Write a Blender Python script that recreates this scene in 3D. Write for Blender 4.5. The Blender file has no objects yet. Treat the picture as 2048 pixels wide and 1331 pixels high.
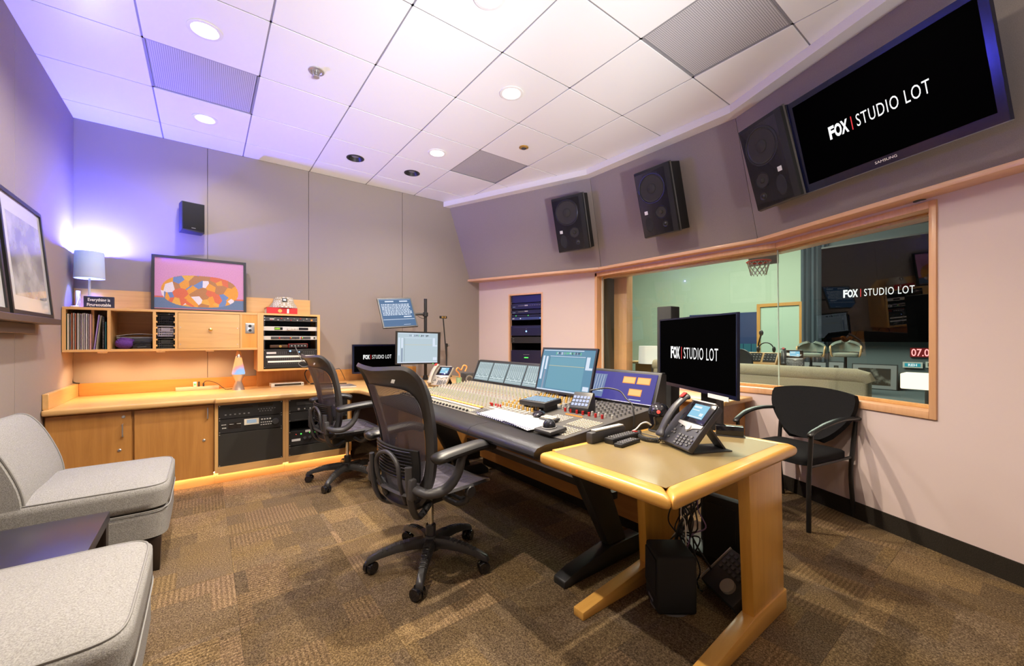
import bpy, bmesh, math, random
from mathutils import Vector, Matrix, Euler
random.seed(7)
R = math.radians
PI = math.pi
scene = bpy.context.scene
COL = scene.collection

# ---------------------------------------------------------------- camera
CAMZ = 1.19
YAW = 0.6485
FPX = 809.64
HORY = 678.04
cd = bpy.data.cameras.new('camera'); cam = bpy.data.objects.new('camera', cd); COL.objects.link(cam)
cam.location = (0, 0, CAMZ); cam.rotation_euler = (PI/2, 0, -YAW)
cd.sensor_fit = 'HORIZONTAL'; cd.sensor_width = 36.0; cd.lens = 36*FPX/2048
cd.shift_y = (HORY-665.5)/2048; cd.clip_start = 0.02; cd.clip_end = 60
scene.camera = cam

# ---------------------------------------------------------------- world, view, large lights
wd = bpy.data.worlds.new('world'); scene.world = wd; wd.use_nodes = True
wd.node_tree.nodes['Background'].inputs[0].default_value = (0.05, 0.05, 0.06, 1)
wd.node_tree.nodes['Background'].inputs[1].default_value = 0.2
vs = scene.view_settings
vs.view_transform = 'Standard'; vs.look = 'None'; vs.gamma = 1.0; vs.use_curve_mapping = False
vs.exposure = 0.0
try:
    scene.cycles.max_bounces = 8; scene.cycles.diffuse_bounces = 5; scene.cycles.glossy_bounces = 4
    scene.cycles.transparent_max_bounces = 12; scene.cycles.transmission_bounces = 4
    scene.cycles.sample_clamp_indirect = 6.0; scene.cycles.caustics_reflective = False; scene.cycles.caustics_refractive = False
except Exception: pass

CEIL = CAMZ+1.842
def lamp(name, kind, loc, energy, color=(1,1,1), rot=(0,0,0), size=0.1, size_y=None, spot=None, blend=0.5, spread=None):
    l = bpy.data.lights.new(name, kind); l.energy = energy; l.color = color
    if kind == 'AREA':
        l.size = size
        if size_y: l.shape = 'RECTANGLE'; l.size_y = size_y
        if spread: l.spread = spread
    elif kind == 'SPOT':
        l.shadow_soft_size = size; l.spot_size = spot; l.spot_blend = blend
    else: l.shadow_soft_size = size
    o = bpy.data.objects.new(name, l); COL.objects.link(o); o.location = loc; o.rotation_euler = rot
    return o
# added unseen spots behind the camera, aimed up to brighten the white ceiling
def aim(a, b): return (Vector(b)-Vector(a)).to_track_quat('-Z', 'Y').to_euler()
for (a, b, w, cone) in (((0.3, -1.2, 1.0), (0.5, 3.6, CEIL), 580, 46), ((1.2, -1.25, 0.9), (1.9, 2.9, CEIL), 540, 48), ((0.5, -1.2, 0.9), (0.9, 1.3, CEIL), 115, 75), ((1.4, -1.2, 0.9), (2.3, 0.9, CEIL), 110, 70)):
    lamp('ceiling_fill_spot', 'SPOT', a, w, (0.98, 0.985, 1.0), aim(a, b), 0.12, spot=R(cone), blend=0.9)
# ceiling downlights: (x, y, watts, colour, half-angle)
WARM = (1, 0.86, 0.66); NEUT = (1, 0.93, 0.84)
DOWN = [(-0.01, 3.03, 46, NEUT), (0.0, 4.24, 20, NEUT), (1.83, 2.42, 95, WARM), (1.83, 3.63, 46, NEUT), (1.23, 1.82, 95, WARM),
        (0.0, 1.2, 70, WARM), (2.44, 0.6, 10, WARM), (0.9, -0.6, 50, WARM)]  # last three are out of view; the one by the guest chair is added
for i, (x, y, w, c) in enumerate(DOWN):
    lamp('downlight_beam', 'SPOT', (x, y, CEIL+0.01), w*3.4, c, (0, 0, 0), 0.03, spot=R(146), blend=0.75)
# booth ceiling light beyond the window
BOOTH_H = 4.6
lamp('booth_light', 'AREA', (9.2, 5.2, BOOTH_H-0.03), 700, (0.92, 1.0, 0.82), (0, 0, 0), 3.5, 5.0)
lamp('booth_light', 'AREA', (5.3, 1.8, BOOTH_H-0.03), 120, (1.0, 0.95, 0.78), (0, 0, 0), 1.2, 2.5)

# ---------------------------------------------------------------- pixel helpers (a pixel gives a direction; depth comes from a plane)
_F = Vector((math.sin(YAW), math.cos(YAW), 0)); _R = Vector((math.cos(YAW), -math.sin(YAW), 0))
def ray(x, y): return _F + _R*((x-1024)/FPX) + Vector((0, 0, (HORY-y)/FPX))
O_ = Vector((0, 0, CAMZ))
def atz(x, y, z): d = ray(x, y); return O_ + d*((z-CAMZ)/d.z)
def aty(x, y, Y): d = ray(x, y); return O_ + d*(Y/d.y)
def atx(x, y, X): d = ray(x, y); return O_ + d*(X/d.x)
def atp(x, y, p, n): d = ray(x, y); return O_ + d*((Vector(p)-O_).dot(n)/d.dot(n))

# ---------------------------------------------------------------- materials
MATS = {}
def _new(name):
    m = bpy.data.materials.new(name); m.use_nodes = True
    nt = m.node_tree; b = nt.nodes['Principled BSDF']; MATS[name] = m
    return m, nt, b
def mat(name, col, rough=0.5, metal=0.0, spec=0.5, noise=0.0, nscale=40, bump=0.0, bscale=200, emit=None, estr=1.0, coat=0.0, sheen=0.0):
    m, nt, b = _new(name)
    b.inputs['Base Color'].default_value = (*col, 1); b.inputs['Roughness'].default_value = rough
    b.inputs['Metallic'].default_value = metal; b.inputs['Specular IOR Level'].default_value = spec
    if coat: b.inputs['Coat Weight'].default_value = coat; b.inputs['Coat Roughness'].default_value = 0.08
    if sheen: b.inputs['Sheen Weight'].default_value = sheen
    if noise or bump:
        tc = nt.nodes.new('ShaderNodeTexCoord')
    if noise:
        n = nt.nodes.new('ShaderNodeTexNoise'); n.inputs['Scale'].default_value = nscale; n.inputs['Detail'].default_value = 5
        nt.links.new(tc.outputs['Object'], n.inputs['Vector'])
        mr = nt.nodes.new('ShaderNodeMapRange'); mr.inputs[3].default_value = 1-noise; mr.inputs[4].default_value = 1+noise
        nt.links.new(n.outputs[0], mr.inputs[0])
        mx = nt.nodes.new('ShaderNodeVectorMath'); mx.operation = 'SCALE'; mx.inputs[0].default_value = col
        nt.links.new(mr.outputs[0], mx.inputs['Scale']); nt.links.new(mx.outputs[0], b.inputs['Base Color'])
    if bump:
        n2 = nt.nodes.new('ShaderNodeTexNoise'); n2.inputs['Scale'].default_value = bscale; n2.inputs['Detail'].default_value = 3
        nt.links.new(tc.outputs['Object'], n2.inputs['Vector'])
        bp = nt.nodes.new('ShaderNodeBump'); bp.inputs['Strength'].default_value = bump; bp.inputs['Distance'].default_value = 0.003
        nt.links.new(n2.outputs[0], bp.inputs['Height']); nt.links.new(bp.outputs[0], b.inputs['Normal'])
    if emit:
        b.inputs['Emission Color'].default_value = (*emit, 1); b.inputs['Emission Strength'].default_value = estr
    return m
def ramp(nt, stops):
    r = nt.nodes.new('ShaderNodeValToRGB'); e = r.color_ramp.elements
    while len(e) < len(stops): e.new(0.5)
    for el, (p, c) in zip(e, stops): el.position = p; el.color = (*c, 1)
    return r
def wood(name, c1, c2, axis=0, rough=0.35, scale=6.0, coat=0.15):
    m, nt, b = _new(name)
    tc = nt.nodes.new('ShaderNodeTexCoord'); mp = nt.nodes.new('ShaderNodeMapping')
    s = [scale*5]*3; s[axis] = scale*0.35; mp.inputs['Scale'].default_value = s
    n = nt.nodes.new('ShaderNodeTexNoise'); n.inputs['Scale'].default_value = 1; n.inputs['Detail'].default_value = 6; n.inputs['Roughness'].default_value = 0.6; n.inputs['Distortion'].default_value = 0.6
    r = ramp(nt, [(0.3, c1), (0.72, c2)])
    nt.links.new(tc.outputs['Object'], mp.inputs[0]); nt.links.new(mp.outputs[0], n.inputs['Vector']); nt.links.new(n.outputs[0], r.inputs[0]); nt.links.new(r.outputs[0], b.inputs['Base Color'])
    b.inputs['Roughness'].default_value = rough; b.inputs['Coat Weight'].default_value = coat; b.inputs['Coat Roughness'].default_value = 0.15
    return m
def fabric(name, c1, c2, scale=350, bump=0.4, rough=0.9, aniso=(1,1,1)):
    m, nt, b = _new(name)
    tc = nt.nodes.new('ShaderNodeTexCoord'); mp = nt.nodes.new('ShaderNodeMapping'); mp.inputs['Scale'].default_value = aniso
    n = nt.nodes.new('ShaderNodeTexNoise'); n.inputs['Scale'].default_value = scale; n.inputs['Detail'].default_value = 3
    r = ramp(nt, [(0.35, c1), (0.65, c2)])
    nt.links.new(tc.outputs['Object'], mp.inputs[0]); nt.links.new(mp.outputs[0], n.inputs['Vector']); nt.links.new(n.outputs[0], r.inputs[0]); nt.links.new(r.outputs[0], b.inputs['Base Color'])
    bp = nt.nodes.new('ShaderNodeBump'); bp.inputs['Strength'].default_value = bump; bp.inputs['Distance'].default_value = 0.002
    nt.links.new(n.outputs[0], bp.inputs['Height']); nt.links.new(bp.outputs[0], b.inputs['Normal'])
    b.inputs['Roughness'].default_value = rough; b.inputs['Specular IOR Level'].default_value = 0.2
    return m
def emis(name, col, strength, base=(0.02,0.02,0.02)):
    return mat(name, base, 0.5, spec=0.08, emit=col, estr=strength)
def carpet_mat():
    m, nt, b = _new('carpet')
    L = nt.links.new
    tc = nt.nodes.new('ShaderNodeTexCoord'); oi = nt.nodes.new('ShaderNodeObjectInfo')
    ad = nt.nodes.new('ShaderNodeVectorMath'); ad.operation = 'ADD'
    sc = nt.nodes.new('ShaderNodeVectorMath'); sc.operation = 'SCALE'; sc.inputs[0].default_value = (37.0, 91.0, 13.0)
    L(oi.outputs['Random'], sc.inputs['Scale']); L(tc.outputs['Object'], ad.inputs[0]); L(sc.outputs[0], ad.inputs[1])
    # loop pile
    n = nt.nodes.new('ShaderNodeTexNoise'); n.inputs['Scale'].default_value = 170; n.inputs['Detail'].default_value = 4; n.inputs['Roughness'].default_value = 0.7
    L(ad.outputs[0], n.inputs['Vector'])
    r = ramp(nt, [(0.30, (0.030, 0.020, 0.012)), (0.5, (0.165, 0.115, 0.062)), (0.72, (0.40, 0.30, 0.17))]); L(n.outputs[0], r.inputs[0])
    # ribs across part of the tile
    w = nt.nodes.new('ShaderNodeTexWave'); w.wave_type = 'BANDS'; w.bands_direction = 'X'; w.inputs['Scale'].default_value = 16; w.inputs['Distortion'].default_value = 0.8; w.inputs['Detail'].default_value = 1; w.inputs['Detail Scale'].default_value = 6
    L(tc.outputs['Object'], w.inputs['Vector'])
    # blocks of tone
    br = nt.nodes.new('ShaderNodeTexBrick'); br.inputs['Scale'].default_value = 1.0; br.inputs['Mortar Size'].default_value = 0.0
    br.inputs['Brick Width'].default_value = 0.31; br.inputs['Row Height'].default_value = 0.17; br.offset = 0.37
    br.inputs['Color1'].default_value = (0, 0, 0, 1); br.inputs['Color2'].default_value = (1, 1, 1, 1); br.inputs['Mortar'].default_value = (0.5, 0.5, 0.5, 1)
    L(ad.outputs[0], br.inputs['Vector'])
    tone = nt.nodes.new('ShaderNodeMapRange'); tone.inputs[3].default_value = 0.74; tone.inputs[4].default_value = 1.18; L(br.outputs['Color'], tone.inputs[0])
    ribm = nt.nodes.new('ShaderNodeMapRange'); ribm.inputs[1].default_value = 0.70; ribm.inputs[2].default_value = 0.73; L(br.outputs['Color'], ribm.inputs[0])
    wr = nt.nodes.new('ShaderNodeMapRange'); wr.inputs[3].default_value = 0.74; wr.inputs[4].default_value = 1.12; L(w.outputs[0], wr.inputs[0])
    mxr = nt.nodes.new('ShaderNodeMix'); mxr.data_type = 'FLOAT'; mxr.inputs[2].default_value = 1.0
    L(ribm.outputs[0], mxr.inputs[0]); L(wr.outputs[0], mxr.inputs[3])
    t2 = nt.nodes.new('ShaderNodeMapRange'); t2.inputs[3].default_value = 0.82; t2.inputs[4].default_value = 1.15; L(oi.outputs['Random'], t2.inputs[0])
    m1 = nt.nodes.new('ShaderNodeMath'); m1.operation = 'MULTIPLY'; L(tone.outputs[0], m1.inputs[0]); L(mxr.outputs[0], m1.inputs[1])
    m2 = nt.nodes.new('ShaderNodeMath'); m2.operation = 'MULTIPLY'; L(m1.outputs[0], m2.inputs[0]); L(t2.outputs[0], m2.inputs[1])
    vs_ = nt.nodes.new('ShaderNodeVectorMath'); vs_.operation = 'SCALE'; L(r.outputs[0], vs_.inputs[0]); L(m2.outputs[0], vs_.inputs['Scale'])
    hue = ramp(nt, [(0.0, (1.05, 1.0, 0.95)), (0.35, (0.94, 0.94, 1.08)), (0.6, (1.08, 1.02, 0.9)), (1.0, (0.98, 0.92, 1.0))]); nz = nt.nodes.new('ShaderNodeTexNoise'); nz.inputs['Scale'].default_value = 2.2; nz.inputs['Detail'].default_value = 1
    L(ad.outputs[0], nz.inputs['Vector']); hs = nt.nodes.new('ShaderNodeMath'); hs.operation = 'ADD'; L(nz.outputs[0], hs.inputs[0]); hb = nt.nodes.new('ShaderNodeMath'); hb.operation = 'MULTIPLY_ADD'; hb.inputs[1].default_value = 0.8; hb.inputs[2].default_value = -0.4; L(br.outputs['Color'], hb.inputs[0]); L(hb.outputs[0], hs.inputs[1]); L(hs.outputs[0], hue.inputs[0])
    hm = nt.nodes.new('ShaderNodeVectorMath'); hm.operation = 'MULTIPLY'; L(vs_.outputs[0], hm.inputs[0]); L(hue.outputs[0], hm.inputs[1]); L(hm.outputs[0], b.inputs['Base Color'])
    b.inputs['Roughness'].default_value = 1.0; b.inputs['Specular IOR Level'].default_value = 0.05
    bp = nt.nodes.new('ShaderNodeBump'); bp.inputs['Strength'].default_value = 0.9; bp.inputs['Distance'].default_value = 0.006
    L(n.outputs[0], bp.inputs['Height']); L(bp.outputs[0], b.inputs['Normal'])
    return m
def glass_mat(name, tint=(0.93, 1.0, 0.96), refl=1.0):
    m = bpy.data.materials.new(name); m.use_nodes = True; nt = m.node_tree; MATS[name] = m
    for n in list(nt.nodes):
        if n.type != 'OUTPUT_MATERIAL': nt.nodes.remove(n)
    out = nt.nodes['Material Output']
    t = nt.nodes.new('ShaderNodeBsdfTransparent'); t.inputs[0].default_value = (*tint, 1)
    g = nt.nodes.new('ShaderNodeBsdfGlossy'); g.inputs['Roughness'].default_value = 0.0; g.inputs[0].default_value = (refl, refl, refl, 1)
    f = nt.nodes.new('ShaderNodeFresnel'); f.inputs[0].default_value = 1.5
    ge = nt.nodes.new('ShaderNodeNewGeometry'); im = nt.nodes.new('ShaderNodeMix'); im.data_type = 'FLOAT'; im.inputs[2].default_value = 1.5; im.inputs[3].default_value = 1/1.5
    nt.links.new(ge.outputs['Backfacing'], im.inputs[0]); nt.links.new(im.outputs[0], f.inputs[0])     # same reflectance from both sides of the pane
    mx = nt.nodes.new('ShaderNodeMixShader')
    nt.links.new(f.outputs[0], mx.inputs[0]); nt.links.new(t.outputs[0], mx.inputs[1]); nt.links.new(g.outputs[0], mx.inputs[2]); nt.links.new(mx.outputs[0], out.inputs[0])
    return m
carpet_mat(); glass_mat('window_glass', refl=1.0); glass_mat('clear_glass', (0.98, 0.99, 0.99))
mat('ceiling_white', (0.86, 0.86, 0.86), 0.33, spec=0.5)
mat('crown_white', (0.80, 0.78, 0.78), 0.5)
mat('grid_grey', (0.26, 0.26, 0.28), 0.5)
mat('dark_gap', (0.03, 0.03, 0.035), 0.9)
fabric('wall_fabric', (0.275, 0.232, 0.214), (0.345, 0.295, 0.272), 500, 0.25, aniso=(1, 1, 4))
fabric('soffit_fabric', (0.27, 0.23, 0.222), (0.335, 0.29, 0.275), 500, 0.2)
mat('wall_paint', (0.66, 0.54, 0.53), 0.6, noise=0.02, nscale=3)
mat('room_paint', (0.55, 0.52, 0.5), 0.8)
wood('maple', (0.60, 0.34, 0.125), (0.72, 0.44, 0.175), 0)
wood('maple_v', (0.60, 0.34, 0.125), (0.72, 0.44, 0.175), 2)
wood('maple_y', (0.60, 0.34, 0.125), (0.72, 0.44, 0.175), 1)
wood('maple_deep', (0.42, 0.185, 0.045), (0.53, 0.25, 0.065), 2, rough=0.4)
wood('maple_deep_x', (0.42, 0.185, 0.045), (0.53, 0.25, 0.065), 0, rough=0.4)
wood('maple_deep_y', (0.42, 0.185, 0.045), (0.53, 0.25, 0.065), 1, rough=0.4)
wood('maple_desk', (0.64, 0.33, 0.07), (0.76, 0.42, 0.10), 0, rough=0.28, coat=0.3)
wood('maple_desk_v', (0.64, 0.32, 0.05), (0.76, 0.41, 0.07), 2, rough=0.3, coat=0.3)
wood('maple_desk_y', (0.64, 0.33, 0.07), (0.76, 0.42, 0.10), 1, rough=0.28, coat=0.3)
wood('maple_trim', (0.72, 0.41, 0.24), (0.80, 0.49, 0.31), 1, rough=0.4)
mat('laminate_tan', (0.27, 0.20, 0.095), 0.28, noise=0.06, nscale=120, coat=0.2)
mat('baseboard_carpet', (0.03, 0.025, 0.02), 1.0, spec=0.05, noise=0.5, nscale=250, bump=0.8, bscale=250)
mat('black_plastic', (0.018, 0.018, 0.02), 0.42)
mat('black_matte', (0.012, 0.012, 0.013), 0.75)
mat('black_gloss', (0.008, 0.008, 0.012), 0.08, coat=0.5)
mat('bezel_blue_black', (0.006, 0.008, 0.028), 0.16, spec=0.45)
mat('screen_black', (0.001, 0.001, 0.0012), 0.7, spec=0.0)
mat('dark_grey', (0.05, 0.05, 0.055), 0.5)
mat('mid_grey', (0.2, 0.2, 0.21), 0.5)
mat('silver', (0.62, 0.62, 0.64), 0.3, metal=0.9)
mat('silver_paint', (0.55, 0.54, 0.52), 0.4)
mat('chrome', (0.8, 0.8, 0.8), 0.12, metal=1.0)
mat('white_plastic', (0.8, 0.8, 0.78), 0.4)
mat('cream_plastic', (0.72, 0.66, 0.54), 0.45)
mat('paper', (0.60, 0.60, 0.61), 0.8)
mat('red_plastic', (0.5, 0.02, 0.02), 0.3)
mat('brass', (0.75, 0.5, 0.15), 0.3, metal=0.9)
mat('text_white', (0.85, 0.85, 0.85), 0.6)
emis('glow_white', (1, 1, 1), 1.0); emis('glow_red', (1, 0.05, 0.06), 0.8); emis('led_green', (0.1, 1, 0.1), 2.0); emis('led_blue', (0.25, 0.45, 1), 3.0); emis('led_red', (1, 0.06, 0.04), 2.0); emis('led_orange', (1, 0.35, 0.06), 1.2)
# ---------------------------------------------------------------- geometry helpers
class MB:
    def __init__(s, M=None): s.bm = bmesh.new(); s.M = M or Matrix.Identity(4); s.sm = False
    def _x(s, vs, T=None):
        T = s.M @ T if T is not None else s.M
        for v in vs: v.co = T @ v.co
    def box(s, c, d, rot=None, taper=None):
        vs = []
        for x in (-.5, .5):
            for y in (-.5, .5):
                for z in (-.5, .5):
                    k = taper if (taper and z > 0) else 1
                    kx, ky = (k if isinstance(k, tuple) else (k, k))
                    vs.append(s.bm.verts.new((x*d[0]*kx, y*d[1]*ky, z*d[2])))
        for f in ((0,1,3,2), (4,6,7,5), (0,4,5,1), (2,3,7,6), (0,2,6,4), (1,5,7,3)): s.bm.faces.new([vs[i] for i in f])
        T = Matrix.Translation(c)
        if rot is not None: T = T @ (rot if isinstance(rot, Matrix) else Euler(rot).to_matrix().to_4x4())
        s._x(vs, T); return s
    def bx(s, x0, x1, y0, y1, z0, z1): return s.box(((x0+x1)/2, (y0+y1)/2, (z0+z1)/2), (abs(x1-x0), abs(y1-y0), abs(z1-z0)))
    def cyl(s, p0, p1, r0, r1=None, n=16, caps=True):
        r1 = r0 if r1 is None else r1
        return s.tube([p0, p1], [r0, r1], n, caps)
    def tube(s, pts, r, n=8, caps=True, close=False, flat=None):
        P = [Vector(p) for p in pts]; m = len(P)
        rs = r if isinstance(r, (list, tuple)) else [r]*m
        rings = []; up = None
        for i, p in enumerate(P):
            if close: t = (P[(i+1) % m]-P[i-1])
            else: t = P[min(i+1, m-1)]-P[max(i-1, 0)]
            if t.length < 1e-9: t = Vector((0, 0, 1))
            t.normalize()
            if up is None:
                up = Vector((0, 0, 1)) if abs(t.z) < 0.9 else Vector((1, 0, 0))
            a = up - t*up.dot(t)
            if a.length < 1e-6: a = t.orthogonal()
            a.normalize(); b = t.cross(a); up = a
            fa, fb = flat if flat else (1, 1)
            ring = [s.bm.verts.new(p + a*(math.cos(2*PI*k/n)*rs[i]*fa) + b*(math.sin(2*PI*k/n)*rs[i]*fb)) for k in range(n)]
            rings.append(ring)
        cnt = m if close else m-1
        for i in range(cnt):
            A, B = rings[i], rings[(i+1) % m]
            for k in range(n): s.bm.faces.new((A[k], A[(k+1) % n], B[(k+1) % n], B[k]))
        if caps and not close:
            s.bm.faces.new(rings[0][::-1]); s.bm.faces.new(rings[-1])
        for rg in rings: s._x(rg)
        return s
    def lathe(s, prof, n=24, T=None, caps=True):
        rings = []
        for (r, z) in prof: rings.append([s.bm.verts.new((r*math.cos(2*PI*k/n), r*math.sin(2*PI*k/n), z)) for k in range(n)])
        for A, B in zip(rings, rings[1:]):
            for k in range(n): s.bm.faces.new((A[k], A[(k+1) % n], B[(k+1) % n], B[k]))
        if caps: s.bm.faces.new(rings[0][::-1]); s.bm.faces.new(rings[-1])
        for rg in rings: s._x(rg, T)
        return s
    def ell(s, c, r, n=16, m=10, rot=None):
        vs = []; top = s.bm.verts.new((0, 0, r[2])); bot = s.bm.verts.new((0, 0, -r[2])); rows = []
        for i in range(1, m):
            t = PI*i/m; rows.append([s.bm.verts.new((r[0]*math.sin(t)*math.cos(2*PI*k/n), r[1]*math.sin(t)*math.sin(2*PI*k/n), r[2]*math.cos(t))) for k in range(n)])
        for k in range(n):
            s.bm.faces.new((top, rows[0][k], rows[0][(k+1) % n])); s.bm.faces.new((bot, rows[-1][(k+1) % n], rows[-1][k]))
        for A, B in zip(rows, rows[1:]):
            for k in range(n): s.bm.faces.new((A[k], B[k], B[(k+1) % n], A[(k+1) % n]))
        T = Matrix.Translation(c)
        if rot is not None: T = T @ Euler(rot).to_matrix().to_4x4()
        s._x([top, bot] + [v for rw in rows for v in rw], T); return s
    def prism(s, poly, d0, d1, axes='xz'):
        # poly points in the two named axes, extruded along the third from d0 to d1
        ix = 'xyz'.index(axes[0]); iy = 'xyz'.index(axes[1]); iz = 3-ix-iy
        def mk(p, d):
            v = [0, 0, 0]; v[ix] = p[0]; v[iy] = p[1]; v[iz] = d; return s.bm.verts.new(v)
        A = [mk(p, d0) for p in poly]; B = [mk(p, d1) for p in poly]
        s.bm.faces.new(A[::-1]); s.bm.faces.new(B); n = len(poly)
        for k in range(n): s.bm.faces.new((A[k], A[(k+1) % n], B[(k+1) % n], B[k]))
        s._x(A+B); return s
    def quad(s, *ps):
        v = [s.bm.verts.new(p) for p in ps]; s.bm.faces.new(v); s._x(v); return s
    def hexa(s, a, b):
        # two quads (lists of 4 points) joined to a closed solid
        A = [s.bm.verts.new(p) for p in a]; B = [s.bm.verts.new(p) for p in b]
        s.bm.faces.new(A[::-1]); s.bm.faces.new(B); n = len(A)
        for k in range(n): s.bm.faces.new((A[k], A[(k+1) % n], B[(k+1) % n], B[k]))
        s._x(A+B); return s
    def surf(s, rows, thick=0.0, close_u=False):
        # grid of points; optional thickness along vertex normals
        V = [[s.bm.verts.new(p) for p in rw] for rw in rows]; fs = []
        for A, B in zip(V, V[1:]):
            for k in range(len(A)-1): fs.append(s.bm.faces.new((A[k], A[k+1], B[k+1], B[k])))
            if close_u: fs.append(s.bm.faces.new((A[-1], A[0], B[0], B[-1])))
        s._x([v for rw in V for v in rw])
        if thick:
            s.bm.normal_update()
            bmesh.ops.solidify(s.bm, geom=fs, thickness=thick)
        return s
    def build(s, name, m, parent=None, bevel=0, seg=2, smooth=None, sub=0, angle=40):
        bm = s.bm
        bmesh.ops.recalc_face_normals(bm, faces=bm.faces)
        if bevel:
            es = [e for e in bm.edges if len(e.link_faces) == 2 and e.calc_face_angle(0) > R(30)]
            bmesh.ops.bevel(bm, geom=es, offset=bevel, segments=seg, affect='EDGES', profile=0.5, clamp_overlap=True)
        me = bpy.data.meshes.new(name); bm.to_mesh(me); bm.free()
        if smooth is None: smooth = True
        if smooth:
            me.polygons.foreach_set('use_smooth', [True]*len(me.polygons))
            try: me.set_sharp_from_angle(angle=R(angle))
            except Exception: pass
        me.materials.append(MATS[m] if isinstance(m, str) else m)
        o = bpy.data.objects.new(name, me); COL.objects.link(o)
        if parent is not None: o.parent = parent
        if sub:
            md = o.modifiers.new('sub', 'SUBSURF'); md.levels = sub; md.render_levels = sub
        return o
def tag(o, label=None, cat=None, group=None, kind=None):
    if label: o['label'] = label
    if cat: o['category'] = cat
    if group: o['group'] = group
    if kind: o['kind'] = kind
    return o
def thing(name, label, cat, loc=(0, 0, 0), rotz=0.0, group=None, rot=None):
    o = bpy.data.objects.new(name, None); COL.objects.link(o); o.empty_display_size = 0.05
    o.location = loc; o.rotation_euler = rot if rot is not None else (0, 0, rotz)
    o.matrix_world = Matrix.Translation(loc) @ Euler(o.rotation_euler).to_matrix().to_4x4()
    return tag(o, label, cat, group)
def W(root): return MB((Matrix.Translation(root.location) @ root.rotation_euler.to_matrix().to_4x4()).inverted())
def struct(o): o['kind'] = 'structure'; return o
def copy_tree(o, parent=None):
    c = o.copy(); COL.objects.link(c); c.parent = parent
    for ch in list(o.children): copy_tree(ch, c)
    return c
def text_mesh(name, txt, m, parent, size=0.1, bold=0.0, M=None, depth=0.0006, align='CENTER', spacing=1.0, width=1.0):
    cu = bpy.data.curves.new(name, 'FONT'); cu.body = txt; cu.size = size; cu.offset = bold; cu.extrude = depth; cu.align_x = align; cu.align_y = 'CENTER'; cu.space_character = spacing; cu.resolution_u = 3
    ob = bpy.data.objects.new(name, cu); COL.objects.link(ob)
    dg = bpy.context.evaluated_depsgraph_get(); me = bpy.data.meshes.new_from_object(ob.evaluated_get(dg)); me.name = name
    bpy.data.objects.remove(ob); bpy.data.curves.remove(cu)
    T = (M or Matrix.Identity(4)) @ Matrix.Diagonal((width, 1, 1, 1))
    me.transform(T); me.materials.clear(); me.materials.append(MATS[m] if isinstance(m, str) else m)
    o = bpy.data.objects.new(name, me); COL.objects.link(o); o.parent = parent
    return o
def frame3(o, ex, ey):
    ex = Vector(ex).normalized(); ey = (Vector(ey) - ex*Vector(ey).dot(ex)).normalized(); ez = ex.cross(ey)
    return Matrix(((ex.x, ey.x, ez.x, o[0]), (ex.y, ey.y, ez.y, o[1]), (ex.z, ey.z, ez.z, o[2]), (0, 0, 0, 1)))
def text_fit(name, txt, m, parent, M, x0, x1, y0, y1, bold=0.0, depth=0.0004, spacing=1.0):
    # lettering stretched to fill the rectangle x0..x1, y0..y1 of the plane M
    o = text_mesh(name, txt, m, parent, 1.0, bold, None, 0.0, spacing=spacing); me = o.data
    xs = [v.co.x for v in me.vertices]; ys = [v.co.y for v in me.vertices]
    a, b, c, d = min(xs), max(xs), min(ys), max(ys)
    me.transform(M @ Matrix.Translation((x0, y0, depth)) @ Matrix.Diagonal(((x1-x0)/(b-a), (y1-y0)/(d-c), 1, 1)) @ Matrix.Translation((-a, -c, 0)))
    return o
def logo(parent, M, w, dy=0.0):
    # FOX | STUDIO LOT, total width w, in the plane of M (x right, y up, z out)
    for k, (ch, a, b) in enumerate((('F', 0.0, 0.068), ('O', 0.066, 0.150), ('X', 0.142, 0.225))):
        text_fit('logo_letter', ch, 'glow_white', parent, M, -w/2+a*w, -w/2+b*w, dy-0.074*w, dy+0.078*w, bold=0.045)
    MBx = MB(M); MBx.box((-w/2+0.265*w, dy, 0.0004), (0.010*w, 0.15*w, 0.0006)); MBx.build('logo_bar', 'glow_red', parent)
    text_fit('logo_lettering', 'STUDIO LOT', 'glow_white', parent, M, -w/2+0.315*w, w/2, dy-0.066*w, dy+0.070*w, spacing=1.12)['kind'] = 'stuff'
# ================================================================ THE ROOM
XL, YB, YR = -0.885, 4.90, -1.45           # left wall, back wall, rear wall
LOW = [(3.11, YB), (3.72, 3.26), (3.72, 1.335)]
_d = Vector((LOW[2][0]-3.281, LOW[2][1]-0.375)); _k = (LOW[2][1]-YR)/_d.y
LOW.append((LOW[2][0]-_d.x*_k, YR))
LED = [(2.92, YB), (3.63, 3.14), (3.64, 1.45)]
_k = (LED[2][1]-YR)/0.985; LED.append((LED[2][0]-0.455*_k, YR))
SB = [(2.955, YB), (3.665, 3.12), (3.69, 1.46)]
_k = (SB[2][1]-YR)/0.985; SB.append((SB[2][0]-0.447*_k, YR))
ST = [(2.64, YB), (3.385, 3.04), (3.40, 1.51)]
_k = (ST[2][1]-YR)/0.985; ST.append((ST[2][0]-0.43*_k, YR))
CR = [(2.545, YB), (3.286, 3.0), (3.285, 1.50)]
_k = (CR[2][1]-YR)/0.923; CR.append((CR[2][0]-0.405*_k, YR))
ZLED, ZST = 1.995, CEIL-0.065
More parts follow.
